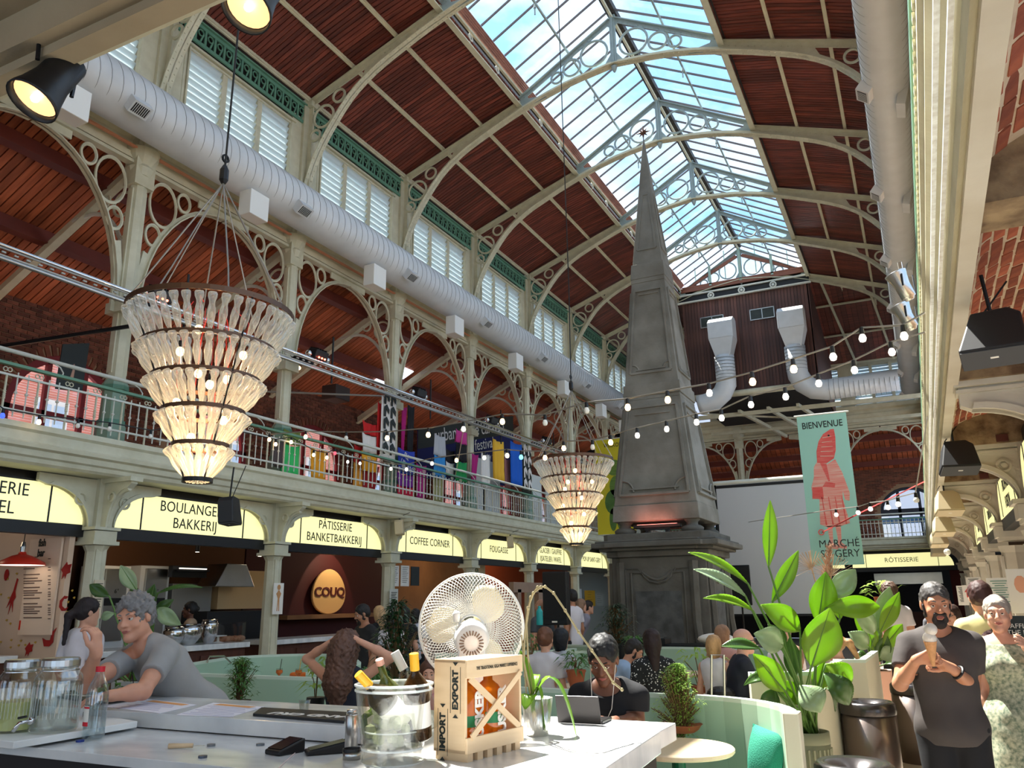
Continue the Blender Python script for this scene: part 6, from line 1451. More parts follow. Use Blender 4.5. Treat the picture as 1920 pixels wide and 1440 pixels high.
obj('lamp_neck', M().lathe([(.03, .17), (.035, .24), (.02, .3)], 10), steel, lp); obj('flex', M().tube([(0, 0, .28), (0, 0, .95)], .006, 5), cablem, lp)
def counter(label, y0, y1, x=-10.15, front=oakd):
    r_ = thing('stall_counter', label, 'counter', (x, y0, 0)); L_ = y1-y0
    obj('marble_top', M().box((-.38, L_/2, 1.07), (.8, L_, .08)), marble, r_, bev=.006); obj('front', M().box((-.4, L_/2, .515), (.68, L_-.06, 1.03)), front, r_)
    for k in range(int(L_/.6)): obj('front_panel', M().box((-.045, .33+k*.6, .55), (.02, .52, .8)), front, r_, bev=.01)
counter('marble-topped bakery counter with dark wooden front', 7.8, 10.65); counter('marble-topped pastry counter with dark wooden front behind the waiter', 11.2, 14.1)
counter('marble-topped fish bar counter at the left edge', 5.2, 7.0, -10.6); counter('coffee corner counter behind the plant', 14.7, 17.5, -10.3)
# bakery fittings
for i, (u0, u1) in enumerate(((190, 238), (266, 312))):
    a, b = at(u0, 1100, X=-12.3), at(u1, 1100, X=-12.3); z1 = at(u0, 1060, X=-12.3).z; r_ = thing('steel_fridge', 'tall steel fridge door, %s, behind the leaning man' % ('left one' if i == 0 else 'right one'), 'fridge', (-12.3, a.y, 0))
    obj('body', M().box((-.25, (b.y-a.y)/2, z1/2), (.5, b.y-a.y+.1, z1)), white, r_, bev=.01); obj('door', M().box((.02, (b.y-a.y)/2, z1/2+.55), (.04, b.y-a.y-.06, z1-1.2)), steel, r_, bev=.01); obj('display', M().box((.045, (b.y-a.y)/2, 1.78), (.01, b.y-a.y-.1, .12)), black, r_)
    text('lettering', '6°', .1, ink, r_, fx((.045, (b.y-a.y)/2+.02, 1.95)), .001)
a = at(392, 1080, X=-12.2); obj('extractor_hood', M().prism([(0, 0), (1.0, 0), (.75, .42), (.25, .42)], (-12.3, a.y-.2, a.z-.2), EY, UP, (.5, 0, 0)), steel, label='steel extractor hood over the bakery ovens', cat='hood', bev=.01)
a = at(360, 1072, X=-12.0); obj('wall_screen', M().box((-12.1, a.y, a.z), (.1, .8, .2)).box((-12.0, a.y, a.z+.02), (.14, .7, .03)), black, label='black wall unit with a lit strip above the bakery', cat='oven'); obj('strip_light', M().box((-11.92, a.y-.05, a.z+.05), (.03, .62, .02)), coolb, label='thin lit strip on the black wall unit', cat='lamp')
a = at(358, 1150, X=-12.4); obj('steel_fridge', M().box((-12.6, a.y, 1.05), (.4, .95, 2.1)), mat('brushed_grey', srgb(150, 146, 138), .4, metal=.3), label='wide grey steel cabinet behind the baker', cat='fridge', bev=.01)
a = at(420, 1150, X=-12.0); obj('bread_oven', M().box((-12.1, a.y+.3, .82), (.7, 1.9, 1.55)), black, label='black bread oven behind the bakery counter', cat='oven', bev=.02)
a = at(435, 1100, X=-12.4); obj('cream_cupboard', M().box((-12.5, a.y+.25, 2.0), (.3, 1.3, .75)), mat('cupboard_cream', srgb(206, 172, 124), .6), label='cream wall cupboard lit warmly above the bread oven', cat='cupboard')
for k, (u, r0, h0) in enumerate(((326, .17, .26), (352, .22, .3), (392, .14, .36))):
    p = V3((-10.55, at(u, 1190, X=-10.55).y, 1.112)); b_ = thing('mixing_bowl', 'polished steel bowl on the bakery counter, '+['left one', 'middle one', 'right one'][k], 'bowl', p)
    obj('bowl', M().lathe([(r0*.5, 0), (r0*.9, h0*.35), (r0, h0*.8), (r0*.8, h0), (r0*.72, h0*.9), (r0*.4, .02)], 20, cap=False), chrome, b_, smooth=True); obj('rim', M().ring((0, 0, h0), UP, r0*.8, .008, 20, 5), chrome, b_)
for k, u in enumerate((403, 412, 421, 430, 440, 450)):
    p = V3((-10.6, at(u, 1195, X=-10.6).y, 1.15)); obj('bread_loaf', M().ball(p, (.08, .11, .055), 10, 7), mat('crust', srgb(150, 96, 66), .7, var=.6, vs=14, col2=srgb(196, 160, 130)), label='crusty brown loaf on the bakery counter, %s of six' % ['first', 'second', 'third', 'fourth', 'fifth', 'last'][k], cat='bread', group='loaves on the bakery counter', smooth=True)
obj('glass_shelf', M().box((-10.35, 9.75, 1.42), (.3, 1.7, .012)).box((-10.2, 9.75, 1.26), (.008, 1.7, .3)), glass, label='glass sneeze screen along the bakery counter', cat='glass screen')
obj('cake_stand', M().lathe([(.1, 0), (.02, .02), (.02, .09), (.14, .1), (.14, .11)], 14, (-10.5, 10.3, 1.112)), white, label='white cake stand on the bakery counter', cat='stand')
# egg sign
p = at(613, 1112, X=XB+.1); eg = thing('egg_sign', 'large glowing golden egg sign lettered COUQ on the maroon wall', 'sign', (XB+.12, p.y, 1.98))
obj('egg', M().prism([((.62-.09*math.sin(t))*math.cos(t)*.98, .52*math.sin(t)) for t in [2*PI*k/40 for k in range(40)]], (0, 0, 0), EY, UP, (.06, 0, 0)), mat('egg_gold', srgb(222, 176, 112), .6), eg, bev=.02)
text('lettering', 'COUQ', .3, mat('choc_letter', srgb(90, 34, 28), .5), eg, fx((.07, 0, -.02)), .012, 1.22, bold=.006)
sp_ = D.lights.new('egg_spot', 'SPOT'); sp_.energy = 40; sp_.spot_size = 1.3; sp_.color = (1, .8, .55); lo = D.objects.new('egg_spot', sp_); C.objects.link(lo); lo.location = (XB+.9, p.y, 3.1); lo.rotation_euler = (V3((-.85, 0, -1.0))).to_track_quat('-Z', 'Y').to_euler()
obj('wall_shelf', M().box((XB+.25, p.y, 1.42), (.35, 3.4, .09)), tan, label='pale shelf under the golden egg sign', cat='shelf')
for u, v, n_ in ((198, 1025, 'left of the bakery'), (370, 1035, 'above the bakery hood'), (487, 1043, 'by the second pillar')):
    q_ = at(u, v, X=-11.6); s_ = thing('track_spot', 'small lit spotlight '+n_, 'lamp', q_); obj('can', M().lathe([(.04, 0), (.04, .12)], 10), black, s_); obj('lamp_face', M().lathe([(.035, -.003), (.0, -.004)], 10, cap=False), mat('spot_face', (1, .85, .65), .3, emit=9), s_)
for y, e, x in ((6.3, 3, -11.3), (9.6, 8, -11.6), (13.0, 2, -11.4), (16.3, 12, -11.7), (20.0, 16, -11.7), (24.0, 12, -11.6)):
    l_ = D.lights.new('stall_light', 'POINT'); l_.energy = e; l_.color = (1, .78, .52); l_.shadow_soft_size = .15; lo = D.objects.new('stall_light', l_); C.objects.link(lo); lo.location = (x, y, 2.9)
# posters and menus of the left stalls
def poster(label, u0, v0, u1, v1, x, m_, draw=None, name='poster'):
    a, b = at(u0, v1, X=x), at(u1, v0, X=x); r_ = thing(name, label, 'poster', (x, a.y, a.z)); w_, h_ = b.y-a.y, at(u0, v0, X=x).z-a.z
    obj('sheet', M().box((0, w_/2, h_/2), (.015, w_, h_)), m_, r_)
    if draw: draw(r_, w_, h_)
    return r_
def lines(n, m_, x0=.15, x1=.85):
    def f(r_, w_, h_):
        m = M()
        for k in range(n): m.box((.01, w_*(x0+x1)/2-w_*.05*(k % 3), h_*(.9-.8*k/n)), (.004, w_*(x1-x0)*(1-.12*(k % 3)), h_*.018))
        obj('print_lines', m, m_, r_, kind='stuff')
    return f
poster('white price list by the coffee corner, left of two', 731, 1060, 748, 1099, -10.25, paper, lines(9, ink)); poster('white price list by the coffee corner, right of two', 751, 1060, 767, 1099, -10.25, paper, lines(9, ink))
poster('black photo menu by the coffee corner', 770, 1062, 786, 1098, -10.25, ink); poster('tall text sheet on the third pillar', 729, 1104, 746, 1175, -9.8, mat('sheet_grey', srgb(196, 196, 186), .8), lines(18, ink)); poster('pinned notice sheet on the first pillar beside the ponytail woman', 169, 1087, 196, 1160, -9.8, mat('sheet_cream', srgb(206, 190, 164), .8), lines(12, ink))
poster('white sheet with a line drawing of a child on the second pillar', 510, 1093, 532, 1152, -9.8, paper, lambda r_, w_, h_: (obj('print_figure', M().prism([(w_*(.5+a), h_*b) for a, b in ((-.12, .1), (-.06, .5), (-.24, .66), (-.1, .72), (-.08, .76), (.1, .76), (.12, .72), (.26, .66), (.1, .5), (.14, .1), (.06, .1), (0, .45), (-.05, .1))], (.009, 0, 0), EY, UP, (.002, 0, 0)), mat('fig_tan', srgb(196, 140, 90), .8), r_), obj('print_figure', M().prism([(w_*(.5+.17*math.cos(t)), h_*(.86+.09*math.sin(t))) for t in [k*PI/6 for k in range(12)]], (.009, 0, 0), EY, UP, (.002, 0, 0)), MATS['fig_tan'], r_)))
pm_ = poster('hanging sign with green capitals ending MENICA', 876, 1052, 909, 1100, -10.6, mat('sheet_warm', srgb(214, 196, 160), .8)); text('lettering', 'DOMENICA', .17, greenp, pm_, fx((.01, .24, .42)), .002, .8, bold=.004)
poster('tall white sheet in the pop-up stall', 1078, 1104, 1090, 1130, -12.0, paper); poster('yellow poster in the pop-up stall', 1097, 1107, 1115, 1137, -12.0, mat('poster_yellow', srgb(214, 160, 40), .8), lines(5, ink, .3, .7)); poster('small grey poster in the pop-up stall', 1118, 1113, 1130, 1136, -12.0, greyw, lines(5, ink))
a, b = at(934, 1100, X=-10.0), at(1022, 1100, X=-10.0)
obj('wooden_portal', M().box((-9.62, (a.y+b.y)/2, 2.05), (.14, b.y-a.y, .26)).box((-9.62, a.y+.35, 1.0), (.14, .2, 2.0)).box((-9.62, (a.y+b.y)/2+.2, 1.0), (.14, .3, 2.0)).box((-9.62, b.y-.1, 1.0), (.14, .2, 2.0)), mat('portal_wood', srgb(160, 130, 108), .6, var=.3), label='pale wooden portal frame in front of the ice cream stall', cat='frame')
for k, (u, v) in enumerate(((7, 1222), (7, 1209))): 
    r_ = obj('takeaway_box', M().box(V3((-10.5, 5.75, 1.16+.11*k)), (.3, .42, .105)), white, label='white takeaway box on the fish bar counter, '+['lower', 'upper'][k], cat='box'); text('lettering', 'fish bar', .07, ink, None, fx((-10.34, 5.78, 1.16+.11*k)), .001).parent = r_
vp = thing('round_vase', 'round pale vase on the fish bar counter', 'vase', (-10.7, 5.9, 1.11)); obj('vase_body', M().lathe([(.06, 0), (.13, .1), (.12, .22), (.06, .29), (.05, .3)], 16), paper, vp, smooth=True)
# far end under the rotisserie sign
obj('steel_canopy', M().box((-.6, YE+1.2, 2.35), (2.4, .5, .42)), steel, label='long steel extractor canopy under the RÔTISSERIE sign', cat='hood')
obj('stall_counter', M().box((-.6, YE+.6, .55), (3.0, .6, 1.1)), oakd, label='dark rotisserie counter at the far end', cat='counter')
obj('far_divider', M().box((1.3, YE+.2, 1.3), (.9, .1, 2.6)), mat('far_red', srgb(84, 22, 20), .7), label='dark red panel right of the rotisserie stall', cat='wall panel')
for i, (u0, v0, u1, v1, d_, n_) in enumerate(((1798, 1098, 1812, 1135, 15, 'small grey text sheet, farthest'), (1808, 1097, 1826, 1130, 13, 'white sheet with a red arrow'), (1816, 1082, 1838, 1120, 11, 'white sheet behind the yellow shirt'), (1858, 1083, 1895, 1145, 8.5, 'sheet with green heading and text'), (1898, 1066, 1925, 1150, 7, 'white sheet with a peach drawing at the right edge'))):
    a, b = atd(u0, v1, d_), atd(u1, v0, d_); w_, h_ = (b-a).xy.length, b.z-a.z; r_ = thing('info_sheet', n_+', on the right pillars', 'poster', a, 0); obj('sheet', M().box((w_/2, 0, h_/2), (w_, .012, h_)), paper, r_)
    if i == 1: obj('print_arrow', M().prism([(w_*.3, h_*.3), (w_*.7, h_*.3), (w_*.7, h_*.6), (w_*.85, h_*.6), (w_*.5, h_*.9), (w_*.15, h_*.6), (w_*.3, h_*.6)], (0, -.008, 0), EX, UP, (0, -.002, 0)), red, r_)
    elif i == 4: obj('print_shape', M().prism([(w_*(.6+.3*math.cos(t)), h_*(.65+.2*math.sin(t))) for t in [k*PI/5 for k in range(10)]], (0, -.008, 0), EX, UP, (0, -.002, 0)), mat('peach', srgb(222, 160, 130), .8), r_)
    else:
        m = M()
        for k in range(11): m.box((w_/2, -.008, h_*(.9-.07*k)), (w_*(.7-.15*(k % 3)), .003, h_*.025))
        obj('print_lines', m, greenp if i == 3 else ink, r_, kind='stuff')
a = atd(1905, 1180, 5.6); r_ = obj('letter_board', M().box(a, (.3, .03, .18)), ink, label='small black letter board at the right edge', cat='sign'); text('lettering', 'WAFFLE\nOF THE DAY', .045, paper, None, fy(a+V3((0, -.018, 0))), .001).parent = r_
obj('clip_light', M().ball(at(1776, 1035, Y=20), .07, 8, 6), offb, label='small white lamp hanging before the RÔTISSERIE sign', cat='lamp')

# -- mint booths
def partition(label, pts, h_, m_=mint, th=.07, z0=0.0, post=None):
    r_ = thing('booth_partition', label, 'partition', (pts[0][0], pts[0][1], 0)); o = V3((pts[0][0], pts[0][1], 0)); P_ = [V3((p[0], p[1], 0))-o for p in pts]
    A, B = [], []
    for i in range(len(P_)):
        t = (P_[min(i+1, len(P_)-1)]-P_[max(i-1, 0)]).normalized(); n = V3((-t.y, t.x, 0))*th/2; A.append(P_[i]+n+V3((0, 0, z0))); B.append(P_[i]-n+V3((0, 0, z0)))
    obj('wall_skin', M().band(A, B, (0, 0, h_-.03)), m_, r_, smooth=False)
    obj('top_edge', M().band([a+V3((0, 0, h_-.03)) for a in A], [b+V3((0, 0, h_-.03)) for b in B], (0, 0, .03)), mat('edge_pale', srgb(206, 222, 206), .4), r_)
    if post: obj('end_post', M().box(P_[-1]+V3((0, 0, h_/2)), (.1, .12, h_+.02)), creamw, r_, bev=.01)
    return r_
def arc(c, r, a0, a1, n=10): return [(c[0]+r*math.cos(a0+(a1-a0)*i/n), c[1]+r*math.sin(a0+(a1-a0)*i/n)) for i in range(n+1)]
partition('long mint partition behind the bar, curving to a cream end post beside the fluted planter', [(-7.3, 6.72), (-5.5, 6.72), (-2.8, 6.5), (-1.9, 6.45)]+arc((-1.75, 5.55), .9, PI/2, 0.1, 8), 1.0, post=True)
partition('curved mint booth back right of the seated man in grey', [(-8.2, 7.2)]+arc((-7.9, 8.9), .95, PI*1.0, PI*.3, 8)+[(-6.4, 8.6), (-6.0, 7.2)], 1.0)
partition('mint partition in front of the obelisk pedestal', [(-6.5, 13.2), (-4.0, 12.6), (-2.0, 12.6), (-1.6, 11.4)], 1.0)
partition('short slanting mint partition behind the white shirt woman', [(-3.55, 9.6), (-4.1, 11.4), (-5.6, 11.2)], 1.0)
partition('mint partition beside the dark shrub left of the fan', [(-6.4, 10.4), (-5.2, 11.0), (-4.9, 12.0)], 1.0)
partition('cream booth end wall right of the big leafy planter', [(-1.42, 7.3), (-.98, 7.5), (-.86, 8.9)], 1.1, creamw)
partition('cream booth end block beside the grey steel bin', [(-.92, 9.0), (-.66, 9.05), (-.62, 10.5)], 1.1, creamw)
obj('booth_bench', M().box((-3.9, 6.12, .42), (3.8, .46, .08)).box((-3.9, 6.2, .2), (3.8, .28, .4)), mintd, label='mint bench seat along the long partition', cat='bench', bev=.015)
obj('booth_bench', M().box((-1.25, 5.55, .42), (.5, .75, .08)).box((-1.2, 5.6, .2), (.4, .7, .4)), mintd, label='short mint bench seat under the teal cushion', cat='bench', bev=.015)
def pillow(label, p, s_, m_, rot):
    n = 12; P_ = []
    def sd(sg): return [[(s_*(i/n-.5)*(1-.12*math.cos(PI*(j/n-.5))**2*0), sg*.075*(math.sin(PI*i/n)*math.sin(PI*j/n))**.5, s_*(j/n-.5)) for i in range(n+1)] for j in range(n+1)]
    return obj('cushion', M().grid(sd(1)).grid(sd(-1)), m_, loc=p, rot=rot, smooth=True, label=label, cat='cushion')
pillow('teal green linen cushion leaning on the booth end post', atd(1436, 1418, 5.45), .34, mat('teal_linen', srgb(36, 128, 104), .85, bump=.5, bs=120), (-.15, .12, -.75))
greenm = mat('chair_green', srgb(24, 104, 66), .4); orangem = mat('chair_orange', srgb(222, 104, 34), .4); mintc = mat('chair_mint', srgb(150, 206, 168), .4)
def round_table(label, x, y, r, leg=greenm, z=.75):
    t = thing('cafe_table', label, 'table', (x, y, 0)); obj('table_top', M().lathe([(r-.012, 0), (r, .012), (r, .03), (r-.008, .038)], 36, (0, 0, z-.038)), tablew, t, smooth=False); obj('pedestal', M().lathe([(.22, 0), (.22, .02), (.05, .05), (.045, z-.06), (.09, z-.045)], 14), leg, t)
    return t
round_table('round birch cafe table carrying the potted fern beside the bar', -1.62, 5.72, .37)
round_table('round birch table with a small clay pot and black cap behind the long partition', -2.0, 8.6, .38); round_table('birch table before the bald man', -1.75, 9.9, .36)
round_table('birch table with the terracotta potted plant', -3.7, 9.35, .36); round_table('birch table where the man in blue eats', -3.15, 11.3, .36); round_table('birch table with two cocktails in the curved booth', -7.2, 8.3, .4)
def slat_chair(label, x, y, rz, m_):
    c = thing('slat_chair', label, 'chair', (x, y, 0), rz); obj('seat', M().box((0, 0, .45), (.42, .4, .03)), m_, c, bev=.01)
    for sx_, sy_ in ((-1, -1), (1, -1), (1, 1), (-1, 1)): obj('leg', M().tube([(sx_*.18, sy_*.17, .44), (sx_*.22, sy_*.21, 0)], .014, 6), m_, c)
    obj('back_frame', M().tube([(-.2, -.2, .45), (-.2, -.25, .82), (.2, -.25, .82), (.2, -.2, .45)], .014, 6), m_, c)
    for k in range(5): obj('back_slat', M().box((-.14+.07*k, -.235, .65), (.035, .012, .3)), m_, c)
slat_chair('orange slatted chair beside the woman in the dotted dress', -2.2, 9.7, 2.6, orangem); slat_chair('orange slatted chair left of the woman with the laptop', -3.1, 8.0, .4, orangem)
slat_chair('mint slatted chair behind the laptop woman', -2.6, 7.7, .1, mintc); slat_chair('dark green slatted chair behind the potted fern', -2.3, 10.8, 2.8, greenm); slat_chair('mint stool-like chair by the bald man', -2.75, 9.5, -.4, mintc)
obj('chair_back_rail', M().tube([at(388, 1243, X=-8.4), at(392, 1231, X=-8.4), at(420, 1230, X=-8.4), at(433, 1243, X=-8.4)], .012, 6), chrome, label='curved chrome chair back above the mint booth', cat='chair')

# -- the bar
ZB, ZW = 1.18, 1.105
bar = thing('bar_counter', 'grey marble bar with raised ledge and right arm in the foreground', 'counter', (0, 0, 0))
obj('raised_ledge', M().box((-3.35, 3.40, ZB-.035), (4.6, .60, .07)), marble, bar, bev=.004)
c1, c2, c3, c4 = at(1238, 1371, Z=ZB), at(1150, 1490, Z=ZB), at(560, 1500, Z=ZB), at(700, 1392, Z=ZB)
arm = [(c4.x+.1, 3.69), (c1.x, c1.y), (c1.x+.13, 2.0), (-1.62, 2.0), (-1.82, 2.44), (c4.x-.04, 3.12)]
arm = [(-2.05, 3.7), (c1.x, c1.y), (c1.x+.1, 1.9), (-1.75, 1.9), (-1.9, 2.42), (-2.02, 3.1)]
obj('bar_arm', M().prism(arm, (0, 0, ZB-.085), EX, EY, (0, 0, .086)), marble, bar, bev=.005)
obj('worktop', M().box((-3.55, 2.82, ZW-.02), (3.2, .60, .04)), marble, bar, bev=.003)
obj('bar_front', M().box((-3.5, 3.42, .55), (4.3, .5, 1.1)).box((-1.5, 2.8, .54), (.8, 1.5, 1.08)), mat('bar_front_dark', srgb(40, 36, 34), .6), bar); obj('under_worktop', M().box((-3.55, 2.84, .54), (3.1, .5, 1.04)), black, bar)
def onB(u, v): return at(u, v, Z=ZB)
def onW(u, v): return at(u, v, Z=ZW)
# tray and drink dispensers
tq = [onW(-40, 1393), onW(28, 1395), onW(259, 1358), onW(110, 1336)]
tz = ZW+.012
obj('white_board', M().prism([(p.x, p.y) for p in (at(-60, 1380, Z=tz+.03), at(26, 1391, Z=tz+.03), at(258, 1352, Z=tz+.03), at(150, 1332, Z=tz+.03), at(-60, 1338, Z=tz+.03))], (0, 0, tz), EX, EY, (0, 0, .03)), white, label='white serving board under the two glass dispensers', cat='board', bev=.003)
ribg = glassy('ribbed_glass', (.94, .97, .95), .06, .92, .12, .8)
def dispenser(label, u, vb, vt, wpx, fill, fillm):
    p = at(u, vb, Z=tz+.03); d_ = (p-V3((0, 0, EYE))).dot(CF); R_ = wpx/2*d_/F_PX; p = p+V3((-.02, R_*.8, 0)); H_ = (vb-vt)*d_/F_PX*.96; r_ = thing('drink_dispenser', label, 'glass jar', p)
    obj('glass_body', M().lathe([(R_*.9, 0), (R_, .015), (R_, H_*.68), (R_*.95, H_*.76), (R_*.74, H_*.84), (R_*.74, H_*.9)], 32, cap=False), ribg, r_, smooth=True)
    rb_ = M()
    for k in range(40):
        a = 2*PI*k/40; rb_.tube([(R_*math.cos(a), R_*math.sin(a), H_*.2), (R_*math.cos(a), R_*math.sin(a), H_*.62)], .0016, 4)
    obj('glass_ribs', rb_, mat('glass_rib', srgb(226, 230, 226), .2, alpha=.4), r_, kind='stuff')
    obj('drink', M().lathe([(0, .01), (R_*.93, .012), (R_*.95, H_*fill), (0, H_*fill)], 28, cap=False), fillm, r_, smooth=False)
    obj('glass_lip', M().ring((0, 0, H_*.88), UP, R_*.76, .004, 28, 5), ribg, r_); obj('metal_lid', M().lathe([(R_*.8, H_*.89), (R_*.8, H_*.97), (R_*.74, H_*1.0), (0, H_*1.0)], 28, cap=False), steel, r_, smooth=False); obj('wire_clip', M().ring((0, 0, H_*.83), UP, R_*.78, .003, 28, 4), steel, r_)
    t_ = obj('tap', M().tube([(-.01, -R_, .06), (-.02, -R_-.05, .055), (-.035, -R_-.065, .02)], .009, 8).lathe([(.016, 0), (.016, .02)], 10, (0, -R_, .06), (0, -1, 0)), chrome, r_, smooth=True); obj('tap_lever', M().tube([(-.03, -R_-.05, .075), (.03, -R_-.055, .085)], .006, 6), black, t_)
dispenser('glass drink dispenser with clear water, ribbed body and tap', 72, 1377, 1237, 86, .66, glassy('water_fill', (.94, .97, .95), .03, .93)); dispenser('glass drink dispenser of pale yellow lemonade at the left edge', 0, 1376, 1240, 80, .42, mat('lemonade', srgb(226, 226, 146), .3, trans=.3))
p, hb = tall_from(163, 1249, 1388, ZW); bt = thing('water_bottle', 'clear water bottle with red cap and white label on the worktop', 'bottle', p+V3((0, .03, 0))); r0 = .5*40*(p-V3((0, 0, EYE))).dot(CF)/F_PX; pet = glassy('pet_plastic', (.86, .92, .96), .06, .92, .16, .8)
obj('bottle_body', M().lathe([(r0*.6, 0), (r0, .01), (r0*.96, .04), (r0, .06), (r0*.95, hb*.38), (r0, hb*.45), (r0, hb*.6), (r0*.85, hb*.72), (r0*.42, hb*.88), (r0*.36, hb*.93)], 24, cap=False), pet, bt, smooth=True); obj('water', M().lathe([(0, .008), (r0*.93, .012), (r0*.93, hb*.6), (0, hb*.6)], 24, cap=False), MATS['water_fill'], bt)
obj('cap', M().lathe([(r0*.42, hb*.92), (r0*.42, hb*.995), (0, hb)], 18, cap=False), mat('cap_red', srgb(214, 24, 44), .4), bt)
ar_ = []
lb = M().grid([[(r0*1.02*math.cos(a), r0*1.02*math.sin(a), z) for a in [-PI*.95+PI*.55*k/8 for k in range(9)]] for z in (hb*.22, hb*.46)]); lab = obj('label', lb, paper, bt, smooth=True)
for z in (.44, .235): obj('label_band', M().grid([[(r0*1.03*math.cos(a), r0*1.03*math.sin(a), z_) for a in [-PI*.95+PI*.55*k/8 for k in range(9)]] for z_ in (hb*z-.004-(.01 if z < .3 else 0), hb*z+.004)]), MATS['cap_red'], lab)
text('lettering', 'L', .03, ink, bt, face_mx((-r0*.72, -r0*.78, hb*.34), (.8, -.6, 0), UP), .001)
# letter boards, menus
def slab_quad(name, label, cat, px, z, th, m_, **k):
    ps = [at(u, v, Z=z) for u, v in px]; r_ = thing(name, label, cat, (ps[0].x, ps[0].y, z)); obj('sheet' if th < .003 else 'plate', M().prism([(p.x-ps[0].x, p.y-ps[0].y) for p in ps], (0, 0, .0008), EX, EY, (0, 0, th)), m_, r_); return r_, ps
r_, ps = slab_quad('bar_mat', 'black rubber bar mat with white lettering behind the water bottle', 'bar mat', [(105, 1309), (190, 1322), (250, 1314), (160, 1298), (108, 1299)], ZB, .012, black)
text('lettering', 'CAFÉ', .07, paper, r_, Matrix.Translation((.12, .07, .014)) @ Matrix.Rotation(PI-.1, 4, 'Z'), .001, 1.3, bold=.002)
r_, ps = slab_quad('bar_mat', 'black rubber bar mat with bold white lettering left of the steel flask', 'bar mat', [(474, 1343), (645, 1357), (650, 1340), (490, 1331)], ZB, .012, black)
text('lettering', 'GRAND CRU', .085, paper, r_, Matrix.Translation((.36, .05, .014)) @ Matrix.Rotation(PI+.02, 4, 'Z'), .001, 1.15, bold=.003)
for k, (px, n_) in enumerate((([(193, 1325), (300, 1338), (370, 1322), (275, 1311)], 'left of two'), ([(330, 1341), (432, 1345), (495, 1326), (400, 1318)], 'right of two'))):
    r_, ps = slab_quad('menu_sheet', 'white printed menu sheet lying on the marble ledge, '+n_, 'menu', px, ZB, .001, mat('menu_white', srgb(230, 228, 236), .6)); q = [p-ps[0] for p in ps]
    obj('print_band', M().prism([((q[2]*.9+q[3]*.1).x, (q[2]*.9+q[3]*.1).y-.02), ((q[3]*.8+q[2]*.2).x, (q[3]*.8+q[2]*.2).y-.02), ((q[3]*.8+q[2]*.2).x, (q[3]*.8+q[2]*.2).y-.07), ((q[2]*.9+q[3]*.1).x, (q[2]*.9+q[3]*.1).y-.07)], (0, 0, .0022), EX, EY, (0, 0, .0005)), mat('menu_orange', srgb(226, 160, 96), .6), r_)
    m = M()
    for j in range(7): c_ = (q[0]+q[1])*.5*(1-j/9)+(q[2]+q[3])*.5*(j/9); m.box((c_.x, c_.y+.03, .0024), (.34-.05*(j % 3), .006, .0004))
    obj('print_lines', m, mat('menu_ink2', srgb(150, 148, 190), .7), r_, kind='stuff')
# small things on the worktop
r_ = thing('paring_knife', 'small knife with a pale wooden handle on the worktop', 'knife', onW(345, 1404)); obj('handle', M().tube([(-.06, -.03, .012), (.03, .02, .012)], [.011, .009], 8), plywood, r_, smooth=True); obj('blade', M().box((.05, .032, .01), (.05, .012, .002), Matrix.Rotation(.5, 3, 'Z')), steel, r_)
for (u, v, c_, n_) in ((396, 1399, (120, 124, 128), 'grey bottle cap right of the wooden knife'), (380, 1421, (86, 92, 104), 'dark bottle cap below the wooden knife'), (150, 1391, (40, 60, 130), 'blue bottle cap at the foot of the water bottle'), (488, 1398, (120, 122, 126), 'grey bottle cap left of the card terminal')): obj('bottle_cap', M().lathe([(.018, 0), (.018, .009), (.0, .011)], 12, onW(u, v), cap=False), mat('cap_%d' % c_[0], srgb(*c_), .4, metal=.5), label=n_, cat='bottle cap')
def terminal(label, u, v, L_, W_, rz, tilt, hh):
    r_ = thing('card_terminal', label, 'payment terminal', onW(u, v), rz); obj('housing', M().prism([(-L_/2, 0), (L_/2, 0), (L_/2, hh), (-L_/2, hh*.35)], (-W_/2, 0, 0), EY, UP, (W_, 0, 0)), black, r_, bev=.006)
    a = math.atan2(hh*.65, L_); obj('screen', M().box((0, 0, hh*.675+.002), (W_*.86, L_*.86, .002), Matrix.Rotation(a, 3, 'X')), mat('screen_black', (.01, .01, .012), .08), r_)
terminal('black card terminal standing left on the worktop', 534, 1412, .13, .10, -.2, 0, .055); terminal('black card terminal right, beside the steel flask', 612, 1412, .17, .09, -.75, 0, .045)
obj('charging_lead', M().tube([onW(590, 1404)+V3((0, 0, .004)), onW(560, 1407)+V3((0, 0, .003)), onW(540, 1425)+V3((0, 0, .003)), onW(524, 1440)+V3((0, 0, .003)), onW(515, 1460)+V3((0, 0, .003))], .0022, 5), mat('lead_pink', srgb(220, 200, 196), .5), label='thin pale charging lead on the worktop', cat='cable')
def fit(u, v0, v1, wpx, z=ZB):
    p, H_ = tall_from(u, v0, v1, z); d_ = (p-V3((0, 0, EYE))).dot(CF); return p, H_, wpx*d_/F_PX
p, H_, W_ = fit(655, 1330, 1403, 24); r_ = thing('steel_flask', 'brushed steel flask beside the ice bucket', 'flask', p+V3((0, .01, 0))); obj('flask_body', M().lathe([(W_/2, 0), (W_/2, H_*.84), (W_*.42, H_*.88)], 20), steel, r_, smooth=True); obj('flask_cap', M().lathe([(W_*.4, H_*.88), (W_*.42, H_*.97), (W_*.36, H_)], 20), steel, r_, smooth=True)
p, H_, W_ = fit(649, 1405, 1427, 36); r_ = thing('steel_cup', 'small steel cup with black rim in front of the flask', 'cup', p+V3((0, .03, 0))); obj('cup_body', M().lathe([(W_*.46, 0), (W_*.48, H_*.8)], 22), steel, r_, smooth=True); obj('cup_rim', M().lathe([(W_*.5, H_*.72), (W_*.5, H_*.98), (W_*.44, H_*.98), (W_*.42, H_*.8), (0, H_*.8)], 22, cap=False), black, r_)
